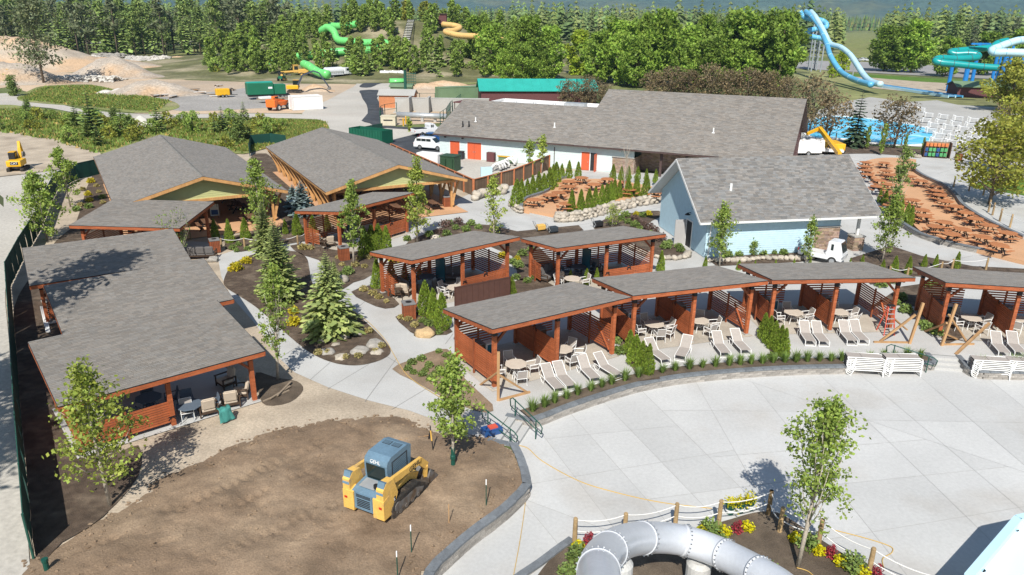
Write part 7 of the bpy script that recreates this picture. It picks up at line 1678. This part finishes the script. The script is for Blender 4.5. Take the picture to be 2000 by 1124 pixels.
for x0, x1, y in ((766,796,222),(810,834,222)):
    t = thing('bay_wall', 'concrete bay divider sloping down in the service yard', 'wall', G(x1,y), 0, 'concrete bay walls'); Lw = (G(x1,y)-G(x0,y)).length; MB().add([(0,0,0),(-Lw,0,0),(0,0,2.9),(0,4,0),(-Lw,4,0),(0,4,2.9)], [(0,2,1),(3,4,5),(0,3,5,2),(1,2,5,4),(0,1,4,3)]).build('divider', 'concrete_old', t); MB().box((0.2,2,1.5), (.4,4.2,3.0)).build('end_wall', 'concrete_old', t)
bw = thing('bay_back_wall', 'low concrete wall closing the service bays', 'wall', G(770,223), 0); MB().box((9,5,1.3), (19,.4,2.6)).build('wall', 'concrete_old', bw); MB().box((9,5,2.65), (19.2,.5,.12)).build('coping', 'concrete', bw)
tp = thing('net_pole', 'tall green steel pole with netting basket in the service yard', 'pole', G(793,207), 0); b, h = hgt(793,207,138); MB().cyl((0,0,0), (0,0,h), .3, 8).build('pole', 'fence_green', tp)
for k in range(5): MB().box((1.0,0,h-.6-.55*k), (2.6,.08,.12)).build('net_arm', 'fence_green', tp)
for k in range(6): MB().box((-.2+.5*k,0,h-1.6), (.06,.06,2.6)).build('net_bar', 'fence_green', tp)
for i, x in enumerate((752,768,784)): boxthing('water_tote', 'white square water tank in the row before the thicket', 'tank', x,150,(2.9,1.8,1.8),'plastic_white',0,0,[('cap',(0,0,1.85),(.4,.4,.15),'plastic_white')])['group'] = 'white tanks'
gp_ = thing('slide_section', 'loose bright green slide section lying by the asphalt path', 'slide section', G(777,163), .3); mb = MB()
for i in range(9):
    a = -.2+i*.42; mb.v += [(-2.4,cos(a)*1.1,sin(a)*1.0+.3),(2.4,cos(a)*1.1+.3,sin(a)*1.0+.3)]
for i in range(8): mb.f.append((2*i,2*i+1,2*i+3,2*i+2))
s_ = mb.build('half_tube', 'slide_green', gp_, True); s_.modifiers.new('s','SOLIDIFY').thickness = .08; MB().box((0,1.15,.25), (4.8,.25,.12)).build('flange', 'slide_green', gp_)
# scattered lumber on the sand lot
rgx = random.Random(21)
for k in range(16):
    p = G(rgx.uniform(300,460), rgx.uniform(170,194)); t = thing('lumber_pile', 'small pile of scrap lumber on the sand lot', 'lumber', p, rgx.uniform(0,3), 'scrap piles on the sand lot')
    for j in range(4): MB().box((rgx.uniform(-.3,.3),rgx.uniform(-.4,.4),.12+.14*j), (rgx.uniform(1.5,3.6),.25,.12), rgx.uniform(-.4,.4)).build('board', rgx.choice(('timber_grey','raw_wood','roof_white','decal_black')), t)
# ================================================================ fences, rails, ropes and small things
mat('rope', (.72,.71,.68), .8, .06, 8); mat('log', (.36,.25,.13), .85, .2, 2, .15, 12, rnd=.12); mat('rail_green', (.012,.075,.055), .4, .05); mat('hose_yellow', (.55,.36,.1), .6, .1, 1)
mat('tube_grey', (.52,.545,.585), .25, .05, .6, .03, 8, spec=.5, rnd=.05); mat('tube_flange', (.6,.62,.65), .4, .04); mat('vest_orange', (.6,.2,.07), .7, .1, 3); mat('vest_green', (.09,.34,.13), .7, .1, 3); mat('ladder_red', (.6,.1,.06), .5, .05); mat('stake_green', (.02,.07,.05), .6, .05)
def GD(px, py, d):
    a = G(px,py,0)-Vector((0,0,HCAM)); return Vector((0,0,HCAM))+a.normalized()*d
# ---- green screened fence
fpx = [(196,341),(150,352),(112,372),(95,410),(80,450),(45,510),(20,562),(25,622),(31,690),(37,778),(46,884),(56,987),(66,1092)]
FP = [G(x,y) for x,y in fpx]; fn = thing('screen_fence', 'tall chain fence with dark green privacy screen along the gravel road', 'fence', FP[0]); O = Vector(FP[0]); FH = 1.85
for i in range(len(FP)-1):
    n = max(1,int(round((FP[i+1]-FP[i]).length/2.6)))
    for k in range(n):
        a, b = FP[i].lerp(FP[i+1],k/n)-O, FP[i].lerp(FP[i+1],(k+1)/n)-O; u = (b-a).normalized(); nn = Vector((-u.y,u.x,0))
        MB().cyl(a, a+Vector((0,0,FH+.05)), .035, 8).build('post', 'fence_green', fn)
        mb = MB(); N = 8
        for j in range(N+1):
            q = a.lerp(b,.01+.98*j/N); sag = nn*(.03*sin(j*2.1+i)+.02)
            mb.v += [tuple(q+Vector((0,0,.06))+sag), tuple(q+Vector((0,0,FH*.5))+sag*1.8), tuple(q+Vector((0,0,FH-.02)))]
        for j in range(N):
            for r_ in range(2): s0 = j*3+r_; mb.f.append((s0,s0+3,s0+4,s0+1))
        mb.build('screen_panel', 'screen_green', fn, True)
        MB().cyl(a+Vector((0,0,FH)), b+Vector((0,0,FH)), .025, 6).build('top_rail', 'fence_green', fn)
MB().cyl(FP[-1]-O, FP[-1]-O+Vector((0,0,FH+.05)), .045, 8).build('post', 'fence_green', fn)
p = G(93,1118); t = thing('pipe_stub', 'short green capped pipe standing in the dirt', 'pipe', p); MB().lathe([(.09,0),(.09,.5)], 10).build('pipe', 'rail_green', t); MB().lathe([(.11,.45),(.11,.56)], 10).build('cap', 'rail_green', t)
for L, lb in (([(488,306),(492,288),(530,284),(560,288)],'low green screened fence between the pavilions and meadow'),([(700,272),(748,262)],'short green screened fence behind the curved-brace pavilion')):
    PP = [G(x,y) for x,y in L]; f2 = thing('screen_fence', lb, 'fence', PP[0]); O2 = Vector(PP[0])
    for i in range(len(PP)-1):
        n = max(1,int((PP[i+1]-PP[i]).length/2.6))
        for k in range(n):
            a, b = PP[i].lerp(PP[i+1],k/n)-O2, PP[i].lerp(PP[i+1],(k+1)/n)-O2; MB().cyl(a, a+Vector((0,0,1.8)), .04, 6).build('post', 'fence_green', f2); MB().add([a+Vector((0,0,.1)),b+Vector((0,0,.1)),b+Vector((0,0,1.75)),a+Vector((0,0,1.75))], [(0,1,2,3)]).build('screen_panel', 'screen_green', f2)
# chain fence of the service yard
for L, lb in (([(743,243),(744,232),(752,228),(775,224)],'dark chain fence at the service yard corner'),([(860,245),(872,236),(880,222),(900,205)],'dark chain fence beside the yard walkway'),([(800,204),(820,203),(850,203)],'dark chain fence behind the concrete bays')):
    PP = [G(x,y) for x,y in L]; f2 = thing('chain_fence', lb, 'fence', PP[0]); O2 = Vector(PP[0])
    for i in range(len(PP)-1):
        n = max(1,int((PP[i+1]-PP[i]).length/2.2))
        for k in range(n+1):
            a = PP[i].lerp(PP[i+1],k/n)-O2; MB().cyl(a, a+Vector((0,0,2.3)), .07, 6).build('post', 'fence_green', f2)
        for z in (.15,1.2,2.25): MB().cyl(PP[i]-O2+Vector((0,0,z)), PP[i+1]-O2+Vector((0,0,z)), .04, 6).build('rail', 'fence_green', f2)
# ---- wooden fence
C0 = G(925,384); C1 = G(1003,362); C2 = G(1072,332); dv = fP(0,1)-fP(0,0); W0 = C0+dv*26
wf = thing('wood_fence', 'brown picket fence with reddish posts beside the curved-brace pavilion', 'fence', C0); O = Vector(C0); pk = None; _pk = {}
def pk_mesh(h):
    k = round(h,1)
    if k not in _pk: me = MB().box((0,0,k/2), (.15,.025,k)).mesh('picket'); me.materials.append(M['fence_wood']); _pk[k] = me
    return _pk[k]
for a, b in ((W0,C0),(C0,C1),(C1,C2)):
    d = b-a; L = d.length; u = d/L; ang = atan2(u.y,u.x); n = int(L/2.3); nrm = Vector((-u.y,u.x,0))
    for k in range(n+1): MB().box((0,0,.95), (.13,.13,1.9), ang).build('post', 'fence_post', wf, loc=a+u*L*k/n-O-nrm*.07)
    m_ = int(L/.17)
    for k in range(m_): link('picket', pk_mesh(1.75), wf, a+u*(L*(k+.5)/m_)-O+Vector((0,0,.05)), ang)
    MB().bar(a-O+Vector((0,0,1.84)), b-O+Vector((0,0,1.84)), .18, .05).build('cap_rail', 'fence_post', wf)
# ---- green railings
def railing(label, A, B, zA=0.0, zB=DZ):
    a, b = G(*A, zA), G(*B, zB); t = thing('railing', label, 'railing', a, 0, 'green stair railings'); o = Vector(a); d = b-a; u = Vector((d.x,d.y,0)).normalized()
    a0, b0 = Vector((0,0,0)), b-o
    for q in (a0,b0): MB().cyl(q, q+Vector((0,0,.95)), .03, 8).build('post', 'rail_green', t)
    MB().tube([a0+Vector((0,0,.45))-u*.35, a0+Vector((0,0,.8))-u*.4, a0+Vector((0,0,.95))-u*.2, b0+Vector((0,0,.95))+u*.25, b0+Vector((0,0,.8))+u*.45, b0+Vector((0,0,.5))+u*.4], .028, 8).build('handrail', 'rail_green', t, True)
    MB().tube([a0+Vector((0,0,.45))-u*.35, b0+Vector((0,0,.45))+u*.4], .024, 8).build('mid_rail', 'rail_green', t, True)
railing('dark green handrail on the dirt-yard side of the stair', (953,838), (996,876)); railing('dark green handrail on the terrace-wall side of the stair', (1006,815), (1046,858)); railing('dark green handrail at the second terrace stair', (1742,704), (1808,728))
# ---- logs and ropes
def ropefence(label, L, z, h, strands, closed=False, r=.09, rr=.022):
    t = thing('rope_fence', label, 'rope fence', G(L[0][0],L[0][1],z)); O = Vector(t.location); P = [G(x,y,z)-O for x,y in L]
    for p in P: MB().lathe([(r*1.05,-.05),(r,h*.5),(r*.92,h-.03),(r*.75,h)], 10, p).build('log_post', 'log', t)
    for i in range(len(P)-1):
        for s_ in strands:
            pts = [P[i].lerp(P[i+1],k/10)+Vector((0,0,h*s_-.16*(1-(2*k/10-1)**2)-.0)) for k in range(11)]
            MB().tube(pts, rr, 6).build('rope', 'rope', t, True)
    return t
ropefence('log posts with white double rope round the slide garden', [(1122,1062),(1219,1052),(1318,1032),(1403,1026),(1500,1006)], DZ+.02, 1.15, (.93,.5))
ropefence('log posts with white double rope running down the deck side of the slide garden', [(1500,1006),(1522,1040),(1598,1064),(1696,1122),(1830,1180)], DZ+.02, 1.15, (.93,.5))
ropefence('log posts with white rope along the far path by the lawn', [(1862,366),(1892,374),(1920,382),(1936,392)], 0, 1.2, (.85,)); ropefence('log posts with white rope beside the big picnic plaza', [(1930,415),(1938,421),(1952,433),(1972,445),(2010,460)], 0, 1.3, (.85,))
ropefence('two log posts with white rope before the firs and slatted bin', [(433,484),(478,483),(540,484),(582,478),(600,470)], 0, .8, (.95,), r=.08); ropefence('log posts with white rope at the poolside bed', [(1632,275),(1680,288),(1725,280),(1760,285)], 0, 1.3, (.85,)); ropefence('log posts and rope behind the terrace cabanas', [(1735,545),(1770,548),(1836,536),(1858,530),(1925,528)], 0, 1.0, (.9,), r=.08)
# ---- hoses
def hose(label, L, z, r=.017, m='hose_yellow'):
    P = [G(x,y,z) for x,y in L]; Q = crom(P, 8, False); o = MB().tube([(q.x,q.y,z+r) for q in Q], r, 6).build('garden_hose', m, None, True); tag(o, label, 'hose')
hose('yellow hose lying across the pale deck to the roped garden', [(1004,870),(1030,876),(1060,902),(1130,940),(1200,962),(1290,982),(1390,994)], DZ+.004); hose('thin yellow hose below the yard wall on the deck', [(1028,962),(1024,1000),(1015,1060),(1002,1130)], DZ+.004, .014)
hose('tan hose snaking along the island bed and over the path', [(690,608),(722,632),(752,664),(764,684),(780,712),(800,738),(840,765),(900,800)], .06); hose('yellow hose coiled on the deck beside the rope posts', [(1628,1036),(1690,1052),(1738,1068),(1742,1080),(1724,1092),(1726,1110)], DZ+.01)
hose('orange hose among the plants at the narrow tree', [(1556,1110),(1580,1118),(1600,1140)], DZ+.08)
# ---- stakes, tools
for i,(x,y,h) in enumerate(((804,1082,1.2),(949.5,987,1.15),(777,1130,1.1))):
    b = G(x,y,.1); t = thing('survey_stake', 'green steel stake with white tip in the dirt yard', 'stake', b, 0, 'stakes in the dirt yard'); MB().box((0,0,h*.4), (.035,.05,h*.85)).build('stake', 'stake_green', t); MB().box((0,0,h*.92), (.036,.052,h*.2)).build('tip', 'decal_white', t)
b = G(877,1022,.1); t = thing('wooden_stake', 'thin wooden stake near the yard wall', 'stake', b); MB().box((0,0,.42), (.03,.03,.85)).build('stake', 'raw_wood', t)
a, b = G(771,862,.12), G(839,852,.12); t = thing('rake', 'long-handled rake lying on the dirt', 'rake', a); MB().tube([(0,0,.03), b-a+Vector((0,0,.03))], .018, 6).build('handle', 'raw_wood', t); MB().box(b-a+Vector((0,0,.06)), (.06,.6,.08)).build('rake_head', 'black_steel', t)
b, h = hgt(846,882,832,.1); t = thing('digging_bar', 'black and yellow post tool stuck upright in the dirt', 'tool', b); MB().cyl((0,0,0), (-.1,0,h), .025, 6).build('shaft', 'decal_black', t); MB().cyl((-.045,0,h*.42), (-.09,0,h*.82), .035, 6).build('grip', 'mach_yellow', t)
b = G(960,846,.02); t = thing('tool_crate', 'dark blue crate with red item under the railing', 'crate', b, .5); MB().box((0,0,.15), (.9,.5,.3)).build('crate', 'car_blue', t); MB().box((.05,-.02,.33), (.4,.3,.08)).build('red_case', 'ladder_red', t)
for k,(x,y) in enumerate(((540,775),(548,770),(556,764))): p = G(x,y,.03); t = thing('loose_plank', 'weathered plank left on the soil at the path bend', 'plank', p, .9+.25*k, 'loose planks at the path bend'); MB().box((0,0,.05+.05*k), (1.5,.1,.05)).build('plank', 'timber_grey', t)
wp_ = MB().lathe([(.07,0),(.065,.8)], 8); o = link('trunk_guard', None, None) if False else None
b = Vector(t1.location); g_ = MB().lathe([(.1,0),(.09,.35),(.12,.4),(.12,.55),(.09,.6),(.085,.95)], 9).build('trunk_guard', 'rail_green', t1)
# ---- timber props and stepladder
def prop(label, segs):
    t = thing('timber_prop', label, 'timber prop', segs[0][0], 0, 'timber props at the cabanas'); O = Vector(segs[0][0])
    for a, b, w_ in segs: MB().bar(a-O, b-O, w_).build('timber', 'raw_wood', t)
def up(x, yb, yt, z=0.0): b, h = hgt(x,yb,yt,z); return b, b+Vector((0,0,h))
a, b = up(973,783,688); prop('upright timber with rakers at the corner of the stair-end cabana', [(a,b,.14),(G(1032,768),a.lerp(b,.55),.1),(G(974,784)+Vector((0,0,.06)),G(1035,768)+Vector((0,0,.06)),.1),(G(938,752),a.lerp(b,.6),.09)])
a, b = up(1776,672,592); prop('leaning timber post with rakers beside the red stepladder', [(a,b+Vector((.3,0,0)),.14),(G(1719,667),a.lerp(b,.72),.12),(G(1706,670)+Vector((0,0,.06)),G(1772,671)+Vector((0,0,.06)),.1),(G(1772,646),G(1730,612)+Vector((0,0,.1)),.1)])
a, b = up(1839,676,594); prop('timber post with crossed rakers at the corner of the cabana beyond the stair', [(a,b+Vector((.3,0,0)),.14),(G(1888,668),a.lerp(b,.75),.1),(G(1840,675)+Vector((0,0,.06)),G(1902,674)+Vector((0,0,.06)),.1),(G(1806,648),a.lerp(b,.55),.1),(G(1872,664),a.lerp(b,.3),.1)])
a = G(1866,693); q = GY(1932,632,G(1920,672).y); prop('long raking pole leaning over the second terrace stair', [(a,q,.13)])
b, h = hgt(1730,652,597); ld = thing('stepladder', 'red and silver stepladder standing open before the cabana end post', 'ladder', b, .1)
for s in (-1,1):
    MB().bar((s*.34,-.35,0), (s*.16,0,h), .05, .08).build('front_rail', 'ladder_red', ld); MB().bar((s*.32,.5,0), (s*.16,.05,h), .04, .06).build('rear_rail', 'ladder_red', ld)
for k in range(6): q = (k+.6)/6.4; MB().box((0,-.35*(1-q),h*q), (.68-.36*q,.09,.035)).build('rung', 'galv', ld)
MB().box((0,.02,h), (.4,.26,.06)).build('top_cap', 'decal_black', ld)
# ---- panel screen, easel, sign
a, b = G(890,603), G(996,581); d = b-a; L = d.length; u = d/L; ps = thing('panel_screen', 'dark brown ribbed metal panel screen before the slatted cabana wall', 'screen', a, atan2(u.y,u.x))
for k in range(10): MB().box((L*(k+.5)/10,0,.75), (L/10-.015,.05,1.4)).build('panel', 'panel_brown', ps)
MB().box((L/2,0,1.47), (L+.06,.1,.06)).build('top_rail', 'panel_brown', ps)
for x in (0,L/2,L): MB().box((x,.06,.75), (.08,.08,1.5)).build('post', 'panel_brown', ps)
p = G(421,428); es = thing('poster_easel', 'small easel with a blue and white poster under the pavilion eave', 'sign', p, .3); MB().box((0,0,.85), (.75,.04,1.1), M3=Matrix.Rotation(-.12,3,'X')).build('poster', 'siding_pale', es); MB().box((0,-.04,.65), (.6,.02,.45), M3=Matrix.Rotation(-.12,3,'X')).build('print', 'car_blue', es)
for s in (-1,1): MB().bar((s*.3,.05,0), (s*.25,.02,1.4), .03).build('leg', 'decal_black', es)
p = G(362,470); t = thing('wooden_sign', 'carved tan board sign behind the sparse shrub', 'sign', p, .6); MB().box((0,0,1.4), (1.1,.06,.5)).build('board', 'timber_tan', t)
for s in (-1,1): MB().box((s*.45,.04,.7), (.08,.08,1.4)).build('post', 'log', t)
# ---- swim vest rack
p = G(1826,308); vr = thing('vest_rack', 'open rack of orange and green swim vests at the pool path', 'rack', p, -.25); MB().box((0,.3,1.1), (3.2,.1,2.2)).build('back', 'timber_grey', vr); MB().box((1.7,0,1.1), (.1,1.2,2.2)).build('side', 'cabinet_brown', vr); MB().box((-1.6,0,1.1), (.1,.9,2.2)).build('side', 'cabinet_brown', vr)
for r_, mm in ((0,'vest_green'),(1,'vest_green'),(2,'vest_orange')):
    for k in range(6): MB().cbox((-1.3+.5*k,-.05,.4+.7*r_), (.42,.3,.5), .06).build('swim_vest', mm if k % 3 else 'car_blue' if r_ < 2 else mm, vr)
# ---- cleaning machine and cart on the plaza
for x, y, lb, mm in ((1056,452,'pressure washer with yellow hose on the plaza path','mach_yellow'),(1080,456,'dark pump cart next to the pressure washer','mesh_screen'),(1168,445,'small yellow-black plate compactor on the path','decal_black')):
    p = G(x,y); t = thing('site_machine', lb, 'machine', p, .5); MB().cbox((0,0,.4), (.8,.55,.45), .05).build('engine', mm, t); MB().tube([(-.4,-.2,.3),(-.75,-.2,1.0),(-.75,.2,1.0),(-.4,.2,.3)], .03, 6).build('handle', 'galv', t)
    for s in (-1,1): wheel(t, (s*.36,0,.18), .18, .1)
# ---- flower pots on the rope fence
for x, y in ((1425,1002),(1444,999),(1463,994)):
    p = G(x,y,DZ); t = thing('flower_pot', 'green banded flower pot with yellow blooms behind the rope', 'flower pot', p, 0, 'flower pots at the rope fence'); pt = MB().lathe([(.16,0),(.2,.36),(.22,.38)], 12).build('pot', 'rail_green', t); MB().lathe([(.19,.14),(.2,.22)], 12).build('band', 'decal_white', pt); c = MBc(); leaves(c, [(R.gauss(0,.15),R.gauss(0,.15),.5+R.gauss(0,.1)) for _ in range(160)], .07, R); c.build('blooms', 'flower_yellow', t)
# ---- foreground slides
SP = [GD(*q) for q in ((1210,1420,13.0),(1182,1240,15.8),(1172,1150,18.0),(1170,1108,19.5),(1184,1080,21.8),(1222,1057,24.2),(1278,1050,26.2),(1335,1056,27.2),(1392,1074,27.2),(1445,1099,26.6),(1490,1124,25.8),(1530,1150,25.2),(1580,1200,24.2))]
ts, Q, O = tubething('grey_tube_slide', 'big pale grey tube slide arching over the roped garden', 'water slide', SP, .51, 'tube_grey', 28, 7, 'tube_flange')
for i in (14,21,28,35,42,49):
    d = (Q[min(i+1,len(Q)-1)]-Q[i]).normalized(); a = d.orthogonal().normalized(); b_ = d.cross(a)
    bt = MB()
    for k in range(24): w_ = a*cos(k*pi/12)+b_*sin(k*pi/12); c = Q[i]+d*.06+w_*.55; bt.bar(c, c+d*.05, .03)
    o = bt.build('flange_bolts', 'stainless', ts); o['kind'] = 'stuff'
for i, px in ((38,1355),(24,1215)):
    q = Q[i]+O; MB().lathe([(.42,DZ),(.42,q.z-.75),(.3,q.z-.6)], 18, (q.x-O.x,q.y-O.y,0)).build('pier', 'concrete', ts); MB().cyl(Vector((q.x-O.x,q.y-O.y,q.z-.8)), Vector((q.x-O.x,q.y-O.y,q.z-.4)), .12, 10).build('bracket', 'galv', ts)
mat('chute_pale', (.66,.78,.86), .3, .04, .5, spec=.5)
bs = thing('blue_chute', 'wide pale blue slide chute at the deck edge', 'water slide', G(1940,1100,DZ)); O = Vector(bs.location); z = .9; A, B, C, D = G(1885,1150,z), G(1982,1034,z), G(2090,1010,z), G(2080,1150,z)
MB().add([A-O,B-O,C-O,D-O]+[q-O-Vector((0,0,.12)) for q in (A,B,C,D)], [(0,1,2,3),(7,6,5,4),(0,4,5,1),(1,5,6,2),(2,6,7,3),(3,7,4,0)]).build('chute_floor', 'chute_pale', bs)
for a, b in ((A,B),(B,C)): MB().bar(a-O+Vector((0,0,.2)), b-O+Vector((0,0,.2)), .14, .55).build('chute_wall', 'slide_pale', bs); MB().bar(a-O+Vector((0,0,.5)), b-O+Vector((0,0,.5)), .26, .06).build('chute_lip', 'slide_pale', bs)
for q in (A.lerp(B,.3), B, C, D): MB().cyl(q-O-Vector((0,0,z-DZ)), q-O, .14, 10).build('support', 'steel_blue', bs)
# ---- pipes behind the staggered cabanas
for k in range(3): a, b = G(80+3*k,602), G(92+3*k,652); o = MB().tube([a+Vector((0,0,.1)), b+Vector((0,0,.1))], .05, 6).build('white_pipe', 'plastic_white', None, True); tag(o, 'white plastic pipe laid on the soil behind the staggered cabanas', 'pipe', 'pipes behind the staggered cabanas')
a = G(100,600); t = thing('meter_box', 'grey meter box with conduits on the back of the staggered cabana', 'utility box', a, .66); MB().box((0,0,1.3), (.4,.2,.5)).build('box', 'galv', t)
for k in range(3): MB().cyl((-.1+.1*k,0,0), (-.1+.1*k,0,1.1), .03, 6).build('conduit', 'galv', t)
# ---- tall pines left of the frame: they throw the shadows on the cabana roof and gravel road
sh = pine(901, 17, 6.0, 'needle_grey', 'tall_pine', .45, 80, 40, .45)
for x, y, s in ((-27.2,32.6,1.0),(-27.5,22,1.1),(-24.5,14,1.0)): sh.put((x,y,0), x, 'tall pine on the gravel road side whose shadow falls on the cabana roof', 'pines beside the gravel road', s)
